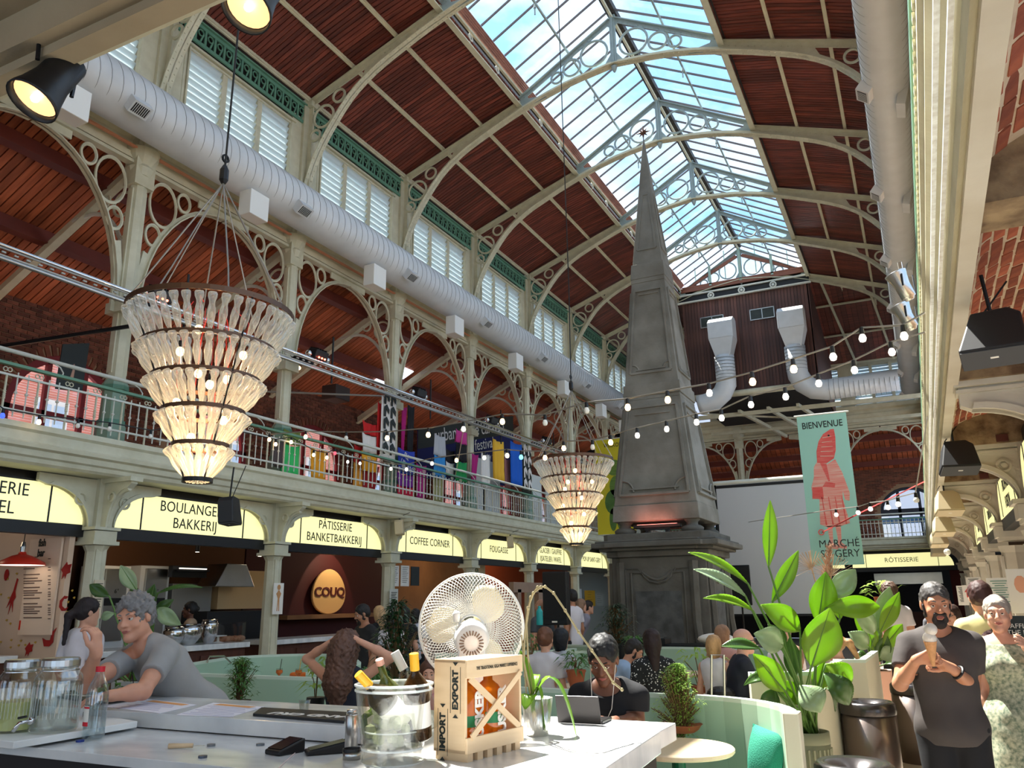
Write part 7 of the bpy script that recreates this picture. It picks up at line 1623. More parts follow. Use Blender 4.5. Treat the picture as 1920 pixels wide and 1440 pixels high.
# ice bucket and bottles
p, H_, W_ = fit(740, 1275, 1436, 148); bk = thing('ice_bucket', 'large clear acrylic ice bucket holding four bottles', 'ice bucket', p+V3((-.05, .06, 0))); R1, R0 = W_/2*1.02, W_/2*.80; bx_, by_ = bk.location.x, bk.location.y; H_ *= .93
ac = glassy('acrylic', (.97, .98, .97), .05, .95, .09, .7)
obj('bucket_wall', M().lathe([(R0, 0), (R0, .03), (R0*1.02, .05), (R1*.98, H_*.9), (R1, H_), (R1*.97, H_), (R1*.95, H_*.9), (R0*.96, .05), (0, .045)], 40, cap=False), ac, bk, smooth=True)
for z, f_ in ((H_, 1.0), (H_*.93, .985), (.045, 1.0), (.0, 1.0), (H_*.40, .94)): obj('bucket_rim', M().ring((0, 0, z), UP, (R1 if z > .1 else R0)*f_*(1 if z > .2 or z < .1 else .94), .0045 if z != H_*.4 else .003, 40, 5), mat('acrylic_edge', srgb(236, 240, 236), .15, alpha=.65), bk)
ice = M()
for k in range(46):
    a, q = rnd.random()*2*PI, R0*.8*math.sqrt(rnd.random()); ice.ball((q*math.cos(a), q*math.sin(a), .07+rnd.random()*.11), .022*rnd.uniform(.7, 1.2), 6, 4)
obj('ice', ice, mat('ice_cubes', srgb(222, 226, 190), .1, trans=.55), bk, kind='stuff')
obj('melt_water', M().lathe([(0, .05), (R0*.93, .052), (R0*.97, .16), (0, .16)], 28, cap=False), glassy('melt', (.95, .96, .88), .03, .92), bk); obj('mint_sprig', M().tube([(-.08, -.05, .09), (-.1, -.03, .14), (-.06, -.01, .17)], .012, 5), leafy('mint_leaf', srgb(120, 150, 40)), bk)
def bottle(label, base, top, R_, gm, capm, capl=.24, labm=None, shoulder=.62, neck=.3, cat='bottle'):
    base, top = V3(base), V3(top); ax = (top-base); L_ = ax.length; q = ax.to_track_quat('Z', 'Y').to_matrix().to_4x4(); r_ = thing('wine_bottle', label, cat, base)
    obj('glass_body', M().lathe([(R_*.8, 0), (R_, .008), (R_, L_*shoulder), (R_*.75, L_*(shoulder+.06)), (R_*neck*1.1, L_*(shoulder+.15)), (R_*neck, L_*.96)], 20).xf(q), gm, r_, smooth=True)
    obj('cap_foil', M().lathe([(R_*neck*1.12, L_*(1-capl)), (R_*neck*1.2, L_*(1-capl)+.002), (R_*neck*1.2, L_*.995), (R_*neck*1.1, L_), (0, L_)], 18, cap=False).xf(q), capm, r_)
    if labm: obj('label', M().lathe([(R_*1.01, L_*.16), (R_*1.01, L_*.44)], 20, cap=False).xf(q), labm, r_, smooth=True)
yel = mat('foil_yellow', srgb(240, 176, 36), .4); ggreen = mat('glass_green', srgb(120, 130, 60), .1, trans=.6); gamber = mat('glass_amber', srgb(70, 44, 20), .1, trans=.5); gclear = glassy('flint_glass', (.95, .96, .93), .02, .88)
B0 = bk.location.copy(); dB = (B0-V3((0, 0, EYE))).dot(CF)
bottle('bottle with yellow foil leaning left in the ice bucket', B0+V3((.06, .02, .10)), atd(671, 1263, dB-.04), .043, mat('glass_dark', srgb(80, 66, 40), .08, trans=.5), yel, .22, paper)
bottle('open green bottle with a pink cork standing in the ice bucket', B0+V3((-.02, .08, .06)), atd(711, 1236, dB+.06), .04, ggreen, mat('cork_pink', srgb(226, 170, 150), .6), .07, paper)
bottle('clear bottle with grey cap leaning in the ice bucket', B0+V3((.10, .10, .10)), atd(740, 1222, dB+.12), .046, gclear, mat('cap_grey', srgb(196, 198, 194), .45), .24)
bottle('amber bottle with yellow foil standing right in the ice bucket', B0+V3((.08, .04, .07)), atd(776, 1225, dB+.04), .045, gamber, yel, .2, paper)
# wooden gift crate with two bottles
ca_, cb_, cc_ = onB(872, 1432), onB(979, 1404), onB(813, 1431); ux_ = (cb_-ca_); Wc = ux_.length; ux_.normalize(); uy_ = V3((-ux_.y, ux_.x, 0)); Dp = .17; Hc = at(872, 1238, Y=ca_.y).z-ca_.z
Dp = max(.14, min(.25, (cc_-ca_).dot(uy_)*1.15)); ang = math.atan2(ux_.y, ux_.x)
cr_ = thing('gift_crate', 'pale wooden gift crate with crossed slats, lettered EXPORT and IMPORT', 'crate', ca_, ang); ppl = .028
for k in range(6): obj('pallet_block', M().box((Wc*(k+.5)/6, Dp/2, ppl*.5), (Wc/11, Dp, ppl)), plywood, cr_)
def cbx(n, c, d, **k): return obj(n, M().box(c, d), plywood, cr_, bev=.002)
cbx('side_board', (.006, Dp/2, (Hc+ppl)/2), (.012, Dp, Hc-ppl)); cbx('side_board', (Wc-.006, Dp/2, (Hc+ppl)/2), (.012, Dp, Hc-ppl)); cbx('top_board', (Wc/2, Dp/2, Hc-.006), (Wc, Dp, .012)); cbx('base_board', (Wc/2, Dp/2, ppl+.006), (Wc, Dp, .012))
cbx('front_rail', (Wc/2, -.004, Hc-.03), (Wc, .01, .06)); cbx('front_rail', (Wc/2, -.004, ppl+.025), (Wc, .01, .05)); zi0, zi1 = ppl+.05, Hc-.06
for s_ in (1, -1):
    a, b = V3((.02, -.008-.004*s_, zi0 if s_ > 0 else zi1)), V3((Wc-.02, -.008-.004*s_, zi1 if s_ > 0 else zi0)); obj('cross_slat', M().bar(a, b, .006, .022, up=(0, -1, 0)) if False else M().bar(a, b, .022, .006, up=(0, 1, 0)), plywood, cr_)
text('lettering', 'THE TRADITIONAL GIGA MARKET EXPERIENCE', .016, ink, cr_, fy((Wc*.52, -.0105, Hc-.03)), .0005, .72)
for word, cy in (('EXPORT', .70), ('IMPORT', .28)):
    mxs = face_mx((-.0015, Dp*(.30 if word == 'EXPORT' else .70), Hc*cy), (0, 0, 1), (0, 1, 0)); text('lettering', word, .034, ink, cr_, mxs, .0005, 1.0, bold=.0015)
    for e in (-1, 1): obj('print_arrow', M().prism([(0, 0), (.012, .012), (-.012, .012)] if e > 0 else [(0, 0), (-.012, -.012), (.012, -.012)], (-.0018, Dp*(.30 if word == 'EXPORT' else .70), Hc*cy+e*.078), EY, UP, (-.0005, 0, 0)), ink, cr_)
    for e in (-1, 1): obj('print_line', M().box((-.0016, Dp*(.30 if word == 'EXPORT' else .70)+e*.022, Hc*cy), (.0006, .0016, .15)), ink, cr_)
amber_l = mat('amber_spirit', srgb(226, 124, 22), .06, trans=.45); labg = mat('label_green', srgb(32, 124, 66), .5)
for k, e in enumerate((.26, .66)):
    bp_ = ca_+Matrix.Rotation(ang, 3, 'Z') @ V3((Wc*e, Dp*.5, ppl+.012)); r_ = thing('spirit_bottle', 'amber spirit bottle with green label inside the crate, %s' % ('left one, half hidden' if k == 0 else 'right one behind the crossed slats'), 'bottle', bp_, ang); hb_ = Hc*.80; rb_ = Wc*.165
    obj('glass_body', M().lathe([(rb_*.9, 0), (rb_, .01), (rb_, hb_*.62), (rb_*.7, hb_*.72), (rb_*.32, hb_*.78), (rb_*.3, hb_*.9)], 20), amber_l, r_, smooth=True); obj('screw_cap', M().lathe([(rb_*.36, hb_*.88), (rb_*.36, hb_), (0, hb_)], 16, cap=False), mat('cap_green', srgb(20, 140, 70), .4), r_)
    lb_ = obj('label', M().grid([[(rb_*1.02*math.cos(a), rb_*1.02*math.sin(a), z) for a in [-PI*.85+PI*.7*j/10 for j in range(11)]] for z in (hb_*.24, hb_*.38)]), labg, r_, smooth=True)
    text('lettering', 'TUSKER', .062, paper, r_, face_mx((.012, -rb_*1.03, hb_*.34), (0, 0, 1), (-1, 0, 0)), .001, .86, bold=.003)
# fan
p, H_, W_ = fit(885, 1080, 1398, 194); fan = thing('desk_fan', 'large white desk fan with mesh guard seen from behind', 'fan', (0, 0, 0)); hub = at(884, 1176, Y=onB(884, 1392).y+.12); fan.location = (hub.x, hub.y, ZB)
dF = (hub-V3((0, 0, EYE))).dot(CF); RF = 97*dF/F_PX; hc_ = V3((0, 0, hub.z-ZB)); fd = (V3((0, 0, EYE))-hub); fd = V3((fd.x, fd.y, -.12)).normalized(); fxv, fyv, fzv = V3((-fd.y, fd.x, 0)).normalized(), None, fd; fyv = fzv.cross(fxv)
FP = lambda a, r, z: hc_+(fxv*math.cos(a)+fyv*math.sin(a))*r+fzv*z
fanw = mat('fan_white', srgb(232, 228, 220), .4); fanb = mat('fan_blade', srgb(236, 224, 190), .35)
obj('guard_rim', M().ring(hc_, fzv, RF, .007, 56, 6), fanw, fan, smooth=True); gd = lambda r: .06*math.sqrt(max(0, 1-(r/RF)**2))+.01
wm_ = M(); nr = 84
for e in (1, -1):
    for k in range(nr):
        for sgn in (1, -1):
            pts = []
            for j in range(7):
                r = RF*(.24+.76*j/6); pts.append(FP(2*PI*k/nr+sgn*(j/6)*.62, r, e*gd(r)))
            wm_.tube(pts, .0011, 3, cap=False)
obj('mesh_guard', wm_, fanw, fan, kind='stuff')
for e in (1, -1): obj('guard_ring', M().ring(hc_+fzv*e*gd(RF*.24), fzv, RF*.24, .004, 30, 5), fanw, fan)
for k in range(3):
    a0 = math.radians((45, 165, 285)[k]); P_ = []
    for i in range(9):
        t = i/8; r = RF*(.14+.74*t); w_ = .95*math.sin(PI*min(1, .25+.75*t)*.88)**.8*(1 if t < .85 else math.sqrt(max(0.05, (1-t)/.15)))
        P_.append([FP(a0+w_*(j/6-.5)*1.35+.25*t, r, .018-.036*(j/6)) for j in range(7)])
    obj('blade', M().grid(P_), fanb, fan, smooth=True, solid=.003)
obj('blade_hub', M().lathe([(.035, -.02), (.035, .02)], 20, hc_, tuple(fzv)), fanb, fan)
obj('motor_housing', M().lathe([(RF*.33, .05), (RF*.34, .09), (RF*.30, .15), (RF*.26, .17), (0, .172)], 28, hc_-UP*.035, tuple(fzv), cap=False), fanw, fan, smooth=True)
obj('motor_neck', M().box(hc_+fzv*.10-UP*.14, (.11, .1, .2), Matrix((fxv, fzv, UP)).transposed()), fanw, fan, bev=.025); vt_ = M()
for k in range(22): a = 2*PI*k/22; b = M(); vt_.bar(FP(a, RF*.14, .1725)-UP*.05, FP(a, RF*.225, .1725)-UP*.05, .005, .002, up=fzv)
obj('vent_slots', vt_, mat('vent_tan', srgb(120, 96, 76), .6), fan); obj('oscillation_knob', M().lathe([(.012, 0), (.016, .03), (.01, .04)], 12, hc_+fzv*.1+UP*.03-fxv*.06, tuple((fzv*.3+UP).normalized())), fanw, fan, smooth=True)
obj('fan_stem', M().tube([hc_-UP*.15+fzv*.06, (fzv.x*.05, fzv.y*.05, .03)], .02, 12), fanw, fan, smooth=True); obj('fan_base', M().lathe([(.14, 0), (.14, .015), (.05, .035), (.03, .05)], 28), fanw, fan, smooth=True)
# orchid
p, H_, W_ = fit(1000, 1310, 1382, 56); orc = thing('orchid', 'bloomless orchid with long arching stem in a crinkled silver pot', 'plant', p+V3((0, .04, 0))); sil = mat('crinkled_silver', srgb(206, 204, 196), .3, metal=.85, bump=1, bs=40, stretch=(1, 1, .2))
obj('pot', M().lathe([(W_*.36, 0), (W_*.4, .01), (W_*.55, H_), (W_*.52, H_), (W_*.38, .02)], 24, cap=False), sil, orc, smooth=True); obj('bark', M().lathe([(0, H_*.88), (W_*.5, H_*.86)], 16, cap=False), mat('bark_mix', srgb(96, 62, 42), .9, bump=1), orc)
dO = (orc.location-V3((0, 0, EYE))).dot(CF); leafg = leafy('orchid_leaf', srgb(150, 190, 60), srgb(110, 160, 50), .3, .5); O_ = orc.location
def blade(root, a, b, sag, w, m_, name='leaf', up=(0, 0, 1), n=10, fold=.25, prof=.6, tipdrop=0, th=.0012, roll=0, rib=0):
    a, b = V3(a), V3(b); d = b-a; up = V3(up); side = d.cross(up); side = side.normalized() if side.length > 1e-6 else V3((1, 0, 0)); nn = side.cross(d).normalized()
    if roll: q = Quaternion(d.normalized(), roll); side = q @ side; nn = q @ nn
    P_ = []
    for i in range(n+1):
        t = i/n; c = a+d*t+up*sag*4*t*(1-t)-UP*tipdrop*t*t; ww = w*.5*(math.sin(PI*min(1, t*.96+.03))**prof)
        P_.append([c+side*ww*s_+nn*(abs(s_)*ww*fold+rib*(i % 2)*abs(s_)**.5) for s_ in (-1, -.5, 0, .5, 1)])
    return obj(name, M().grid(P_), m_, root, smooth=True, solid=th)
for (u1, v1, u2, v2, w_, sg, td, dd) in ((998, 1300, 975, 1220, 28, .0, 0, .02), (1000, 1305, 1022, 1370, 24, .09, 0, -.04), (1003, 1303, 1080, 1378, 22, .13, 0, .0), (1000, 1305, 985, 1330, 26, .02, .02, -.06), (996, 1303, 1008, 1265, 18, .02, 0, .08)):
    blade(orc, atd(u1, v1, dO)-O_, atd(u2, v2, dO+dd)-O_, sg, w_*dO/F_PX*1.3, leafg)
sp1 = [(1000, 1300), (990, 1230), (987, 1170), (995, 1120), (1008, 1101), (1022, 1100), (1038, 1112), (1060, 1145), (1085, 1185), (1110, 1220), (1135, 1255), (1150, 1280), (1166, 1293)]
sp2 = [(995, 1300), (982, 1240), (984, 1190), (990, 1140), (1000, 1112), (1014, 1101)]
stemm = mat('orchid_stem', srgb(158, 144, 104), .5, var=.5, vs=20)
for pts in (sp1, sp2):
    m = M(); W3 = [atd(u, v, dO-.1*i/len(pts))-O_ for i, (u, v) in enumerate(pts)]; m.tube(W3, .0042, 6)
    for q in W3[3:]: m.ball(q, .0075, 6, 4)
    obj('flower_stem', m, stemm, orc)
obj('support_cane', M().tube([atd(987, 1300, dO)-O_, atd(978, 1190, dO)-O_], .003, 5), stemm, orc)
def tumbler(label, u, v0, v1, wpx, z=ZB, drink=None):
    p, H_, W_ = fit(u, v0, v1, wpx, z); r_ = thing('drinking_glass', label, 'glass', p); obj('glass_body', M().lathe([(W_*.36, 0), (W_*.5, H_), (W_*.47, H_), (W_*.33, .006), (0, .006)], 20, cap=False), gclear, r_, smooth=True)
    if drink: obj('drink', M().lathe([(0, .008), (W_*.32, .008), (W_*.44, H_*.7), (0, H_*.7)], 18, cap=False), drink, r_)
tumbler('clear water tumbler behind the orchid pot', 1012, 1322, 1366, 30); tumbler('upturned clear glass on the ledge left of the dark top woman', 570, 1312, 1334, 22)
# laptop
lp_ = thing('laptop', 'dark open laptop on the bar in front of the woman in black', 'laptop', onB(1099, 1358)+V3((-.03, .03, 0)), .05)
obj('base', M().box((0, .05, .008), (.20, .14, .014)), blackm, lp_, bev=.003); obj('lid', M().box((0, -.05, .06), (.20, .006, .12), Matrix.Rotation(.25, 3, 'X')), mat('laptop_lid', srgb(54, 50, 50), .35, metal=.4), lp_, bev=.003)

# -- bins, planters
def bin_(label, x, y, r, h_, liner):
    b_ = thing('steel_bin', label, 'bin', (x, y, 0)); obj('bin_body', M().lathe([(r*.96, 0), (r, .02), (r, h_*.86)], 36), mat('bin_steel', srgb(118, 106, 100), .3, metal=.85), b_, smooth=True)
    obj('bin_lid', M().lathe([(r*1.02, h_*.86), (r*1.04, h_*.9), (r*1.02, h_*.97), (r*.9, h_), (r*.72, h_*.985), (r*.5, h_*.93), (r*.34, h_*.88), (0, h_*.86)], 36, cap=False), mat('lid_steel', srgb(80, 76, 76), .25, metal=.8), b_, smooth=True)
    if liner: obj('liner', M().grid([[(r*(1.03+.03*math.sin(k*2.3)+.03*j)*math.cos(-PI*1.0+PI*k/20), r*(1.03+.03*math.sin(k*1.9)+.03*j)*math.sin(-PI*1.0+PI*k/20), h_*.86-j*.05*(1+.5*math.sin(k*1.3))) for k in range(21)] for j in range(3)]), mat('liner_black', (.02, .02, .022), .2), b_)
bin_('grey steel bin in front, nearest, with black liner peeping out', -.55, 5.9, .235, .70, True); bin_('tall grey steel bin behind, beside the cream booth end', -.62, 8.5, .235, .78, False); bin_('third steel bin farther back behind the man', -.25, 10.2, .24, .8, False)
def soil(root, r, z): obj('soil', M().lathe([(0, z), (r, z)], 16, cap=False), mat('potting_soil', srgb(60, 42, 30), .95, bump=1), root)
lfb = leafy('strelitzia_leaf', srgb(176, 206, 66), srgb(120, 170, 54), .3, .6, vs=3); lfd = leafy('strelitzia_dark', srgb(88, 122, 56), srgb(58, 92, 44), .28, .35); lfw = leafy('strelitzia_sheen', srgb(176, 196, 156), srgb(130, 158, 112), .18, .25)  # sheen variant: white highlight painted into a paler leaf colour
stg = mat('leaf_stalk', srgb(86, 120, 54), .5)
def strelitzia(name, label, u, vrim, dist, rim, pot, leaves, org):
    p = atd(u, vrim, dist); r_ = thing(name, label, 'plant', (p.x, p.y, 0)); O = r_.location; pot(r_, p.z, rim); k = dist/F_PX
    for i, (u1, v1, u2, v2, w_, mm, sg, dd, roll) in enumerate(leaves):
        a, b = atd(u1, v1, dist+dd)-O, atd(u2, v2, dist+dd*1.4)-O; mt = {'b': lfb, 'd': lfd, 'w': lfw}[mm]
        l_ = blade(r_, a, b, sg*k, w_*k*.86, mt, up=(CU*.8-CF*.6) if roll == 0 else (CU*.3-CF*.9), fold=.3, prof=.95, n=34, th=.002, rib=.0035)
        q = V3((rnd.uniform(-.5, .5)*rim, rnd.uniform(-.5, .5)*rim, p.z-.02)); mid_ = (q+a)*.5+V3((q.x-a.x, 0, 0))*.12; st_ = obj('stalk', M().tube([q, mid_, a, a+(b-a)*.5+(CU*.8-CF*.6)*sg*k, b*.96+a*.04], [.012, .010, .008, .005, .002], 6), stg, l_, smooth=True)
    return r_
def fluted(r_, z, rim):
    m = M(); n = 30; prof_ = [(rim*.84, 0), (rim*.98, z*.5), (rim*1.05, z-.09)]; obj('pot_body', M().lathe(prof_, 32), mat('fluted_pot', srgb(136, 138, 112), .6), r_, smooth=True); obj('pot_rim', M().lathe([(rim*1.02, z-.10), (rim*1.06, z-.08), (rim*1.04, z), (rim*.94, z), (rim*.92, z-.04)], 32, cap=False), MATS['fluted_pot'], r_, smooth=True)
    for k in range(26):
        a = 2*PI*k/26; obj('flute', M().tube([(q*math.cos(a)*1.0, q*math.sin(a)*1.0, zz) for q, zz in ((rim*.86, .02), (rim*1.0, z*.5), (rim*1.05, z-.12))], .012, 5), MATS['fluted_pot'], r_)
    soil(r_, rim*.92, z-.03)
strelitzia('bird_of_paradise', 'large sunlit bird-of-paradise plant in a fluted olive pot', 1513, 1370, 6.6, .165, fluted, [
    (1441, 1062, 1444, 938, 34, 'b', 0, .1, 1), (1402, 1094, 1290, 1036, 26, 'b', 12, 0, 0), (1398, 1118, 1300, 1068, 32, 'w', 10, -.1, 0), (1412, 1145, 1318, 1122, 24, 'b', 12, -.1, 0), (1448, 1128, 1497, 1032, 38, 'b', 0, .1, 1),
    (1500, 1182, 1426, 1134, 52, 'b', 16, -.1, 1), (1534, 1168, 1548, 1072, 62, 'b', 0, .05, 1), (1522, 1248, 1556, 1140, 84, 'b', 0, -.15, 1), (1552, 1122, 1604, 1068, 50, 'w', 8, .1, 1), (1548, 1140, 1650, 1138, 48, 'b', 18, 0, 1),
    (1468, 1210, 1413, 1188, 54, 'w', 8, -.2, 1), (1424, 1216, 1352, 1212, 30, 'd', 8, -.1, 0), (1472, 1296, 1412, 1226, 54, 'b', 0, -.15, 1), (1442, 1278, 1394, 1286, 26, 'd', 20, -.1, 0), (1548, 1246, 1598, 1278, 46, 'b', 18, 0, 1), (1545, 1262, 1592, 1322, 52, 'd', 22, -.1, 1),
    (1500, 1286, 1538, 1336, 60, 'w', 12, -.3, 1), (1452, 1292, 1428, 1335, 42, 'd', 10, -.1, 1), (1488, 1272, 1480, 1195, 40, 'd', 0, .1, 1), (1548, 1290, 1566, 1335, 16, 'd', 20, 0, 0), (1530, 1300, 1545, 1240, 40, 'b', 0, .1, 1), (1470, 1220, 1440, 1170, 40, 'd', 5, .1, 1), (1575, 1160, 1560, 1095, 44, 'b', 0, .2, 1), (1500, 1320, 1465, 1275, 44, 'b', 6, .05, 1)], None)
def boxpot(mn, c):
    def f(r_, z, rim): obj('pot_body', M().add([(s*q, t*q*.9, zz) for q, zz in ((rim*.8, 0), (rim, z)) for s, t in ((-1, -1), (1, -1), (1, 1), (-1, 1))], [(3, 2, 1, 0), (4, 5, 6, 7), (0, 1, 5, 4), (1, 2, 6, 5), (2, 3, 7, 6), (3, 0, 4, 7)]), mat(mn, srgb(*c), .6), r_, bev=.01); soil(r_, rim*.8, z+.004)
    return f
strelitzia('bird_of_paradise', 'second bird-of-paradise plant in a peach box planter left of the ice cream man', 1638, 1256, 10.0, .2, boxpot('peach_pot', (222, 172, 148)), [
    (1640, 1190, 1600, 1140, 40, 'w', 8, 0, 1), (1650, 1185, 1686, 1110, 36, 'b', 0, 0, 1), (1640, 1180, 1668, 1100, 44, 'w', 6, .1, 1), (1628, 1215, 1590, 1185, 40, 'w', 10, 0, 1), (1655, 1215, 1692, 1170, 38, 'b', 0, 0, 1), (1640, 1220, 1620, 1160, 34, 'b', 0, 0, 1), (1650, 1235, 1678, 1215, 36, 'w', 6, 0, 1),
    (1630, 1240, 1600, 1235, 30, 'd', 8, 0, 0), (1648, 1240, 1662, 1190, 34, 'd', 0, 0, 1), (1630, 1225, 1645, 1150, 34, 'w', 0, .1, 1), (1660, 1245, 1688, 1245, 24, 'd', 8, 0, 0), (1620, 1200, 1605, 1118, 30, 'b', 0, .2, 1)], None)
strelitzia('bird_of_paradise', 'dark bird-of-paradise plant behind the seated man in grey', 262, 1275, 7.4, .18, boxpot('grey_pot', (150, 150, 146)), [
    (205, 1118, 168, 1096, 26, 'd', 6, 0, 1), (256, 1106, 226, 1060, 34, 'w', 0, .1, 1), (276, 1150, 290, 1095, 32, 'd', 0, 0, 1), (296, 1112, 382, 1102, 12, 'd', 10, 0, 0), (296, 1140, 340, 1172, 34, 'w', 12, 0, 1), (290, 1150, 326, 1124, 24, 'd', 4, .1, 1), (215, 1150, 190, 1160, 20, 'w', 6, 0, 1), (268, 1130, 245, 1100, 24, 'd', 0, .2, 1)], None)
def bush(name, label, u, vb, vt, wpx, dist, pot, leaf_m, n, ll, lw, seed, drop=0, kind='shrub', rise=.5):
    p = atd(u, vb, dist); k = dist/F_PX; r_ = thing(name, label, 'plant', p); g = random.Random(seed); H_ = (vb-vt)*k; R_ = wpx/2*k; O = p
    if pot: pot(r_)
    m = M(); sm = M()
    for i in range(n):
        a = g.random()*2*PI; t = g.random()**.7; q = R_*(.25+.75*g.random())*(.72+.34*math.sin(a*3+seed)+.3*math.sin(t*11+a*2+seed))*(math.sin(PI*min(1, .15+t*.85))**.5 if kind == 'shrub' else t); c = V3((q*math.cos(a), q*math.sin(a), H_*t)) if kind != 'spray' else V3((0, 0, 0))
        if kind == 'spray': d = V3((math.cos(a)*g.uniform(.4, 1), math.sin(a)*g.uniform(.4, 1), g.uniform(.2, 1))).normalized(); c = V3((math.cos(a), math.sin(a), 0))*.02; L_ = H_*g.uniform(.7, 1.1)
        else: d = V3((math.cos(a+g.uniform(-.6, .6)), math.sin(a+g.uniform(-.6, .6)), g.uniform(-.5, .9)*rise)).normalized(); L_ = ll*g.uniform(.7, 1.25)
        s_ = d.cross(UP).normalized()*lw*.5; e = c+d*L_; mid = c+d*L_*.5+UP*L_*(.12 if kind != 'spray' else .22); e = e-UP*L_*(.15+drop if kind != 'spray' else .35); m.add([c, mid+s_, e, mid-s_], [(0, 1, 2, 3)])
        if i % 6 == 0 and kind != 'spray': sm.tube([(c.x*.15, c.y*.15, 0), (c.x*.4, c.y*.4, c.z*.6), c], .003*dist/5, 4)
    obj('foliage', m, leaf_m, r_, kind='stuff')
    if sm.v: obj('stems', sm, mat('twig', srgb(110, 86, 56), .8), r_, kind='stuff')
    return r_
def clay(rim, h_, m_=None, z=0): return lambda r_: (obj('pot', M().lathe([(rim*.7, -h_), (rim, -.01), (rim*1.06, -.01), (rim*1.06, .012), (rim*.94, .012)], 20), m_ or mat('terracotta', srgb(176, 96, 62), .75), r_, smooth=False), None)
fern = leafy('fern_green', srgb(186, 214, 110), srgb(140, 184, 76), .5, .45); dk = leafy('dark_foliage', srgb(48, 78, 42), srgb(28, 52, 28), .35, .2); md = leafy('mid_foliage', srgb(96, 140, 66), srgb(60, 104, 44), .4, .3)
f_ = bush('potted_fern', 'feathery green bonsai fern in a shallow terracotta dish on the round table', 1278, 1382, 1252, 84, 5.95, None, fern, 3200, .03, .009, 3)
tz_ = .755-f_.location.z; obj('dish', M().lathe([(.10, tz_), (.13, tz_+.02), (.15, tz_+.05), (.16, tz_+.055), (.14, tz_+.05), (0, tz_+.045)], 24, cap=False), mat('terracotta', srgb(176, 96, 62), .75), f_, smooth=True)
m = M()
for k in range(11): m.tube([(rnd.uniform(-.05, .05), rnd.uniform(-.05, .05), tz_+.04), (rnd.uniform(-.07, .07), rnd.uniform(-.06, .06), tz_+.3)], .004, 5)
obj('canes', m, mat('twig', srgb(110, 86, 56), .8), f_)
bush('potted_palm', 'bushy green potted plant behind the ledge, right of the man in grey', 448, 1316, 1240, 60, 5.9, clay(.08, .42, black), md, 700, .06, .012, 4)
bush('potted_plant', 'leafy plant in a terracotta pot behind the orchid', 1080, 1258, 1225, 60, 8.6, clay(.10, .16), md, 60, .14, .03, 5, .1)
bush('dark_shrub', 'dark leafy shrub left of the fan behind the bottles', 742, 1290, 1135, 96, 8.4, clay(.16, .5, black), dk, 620, .13, .032, 6); bush('spider_plant', 'spiky green plant between the curly-haired woman and the bucket', 697, 1290, 1235, 60, 7.6, clay(.1, .2, black), md, 60, .3, .016, 7, kind='spray')
bush('dark_shrub', 'dark grey-green shrub in front of the obelisk pedestal', 1158, 1208, 1138, 70, 12.4, clay(.2, .6, black), leafy('sage_foliage', srgb(86, 104, 84), srgb(48, 66, 48), .35, .2), 520, .13, .03, 8); bush('spider_plant', 'bright spiky plant beside the grey-green shrub', 1188, 1212, 1180, 60, 11.6, clay(.15, .3, black), md, 70, .4, .02, 9, kind='spray'); bush('spider_plant', 'reddish spiky plant low beside the grey-green shrub', 1128, 1212, 1190, 50, 12.0, clay(.15, .3, black), leafy('bronze_foliage', srgb(150, 120, 80)), 50, .3, .02, 10, kind='spray')
bush('potted_plant', 'small leafy plant in a clay pot on the birch table behind the fern', 1313, 1288, 1220, 110, 8.6, clay(.09, .1), fern, 46, .17, .035, 11, .15); bush('potted_plant', 'light green sprig rising at the left of the curly-haired woman', 592, 1310, 1245, 46, 6.6, clay(.07, .44, black), fern, 30, .14, .03, 12, .1)
bush('potted_plant', 'green plant low behind the leaning man', 195, 1330, 1262, 60, 5.4, clay(.08, .4, black), md, 40, .14, .04, 13, .1); bush('potted_plant', 'yellow-green leaves at the far right behind the aisle', 1650, 1120, 1092, 50, 14, clay(.1, .4), fern, 50, .2, .06, 14); bush('hanging_plant', 'trailing plant left of the black pole speaker', 998, 1230, 1195, 26, 9.6, clay(.08, .1), md, 30, .12, .03, 15, .2)
dp = thing('dried_palm', 'dried palm fans and pampas plumes below the mint banner', 'dried arrangement', atd(1555, 1180, 9.2)); O_ = dp.location; dry = mat('dried_straw', srgb(186, 160, 132), .85, var=.5, vs=12)
for cu, cv, R_, dn, n_ in ((1522, 1066, 34, 1, 20), (1558, 1080, 42, 2, 22)):
    m = M(); c = atd(cu, cv, 9.2)-O_
    for k in range(n_): a = PI*(.05+.95*k/n_)+(0 if dn == 2 else .6); d = (CR*math.cos(a)+CU*math.sin(a)+CF*rnd.uniform(-.15, .15)); m.bar(c, c+d*R_*9.2/F_PX, .012, .003)
    obj('fan_frond', m, dry, dp); obj('frond_stem', M().tube([(0, 0, 0), c], .008, 5), dry, dp)
m = M()
for k in range(260): t = rnd.random(); c = atd(1548+8*t+rnd.uniform(-9, 9)*(1.1-t), 1098-72*t, 9.2)-O_; m.bar(c, c+V3((rnd.uniform(-.04, .04), rnd.uniform(-.03, .03), .05)), .006, .002)
obj('pampas_plume', m, mat('pampas', srgb(170, 130, 104), .9), dp, kind='stuff'); obj('plume_stem', M().tube([(0, 0, 0), atd(1550, 1080, 9.2)-O_], .006, 5), dry, dp); obj('vase', M().lathe([(.06, -.5), (.1, -.3), (.08, 0), (.06, .02)], 14), greyw, dp)
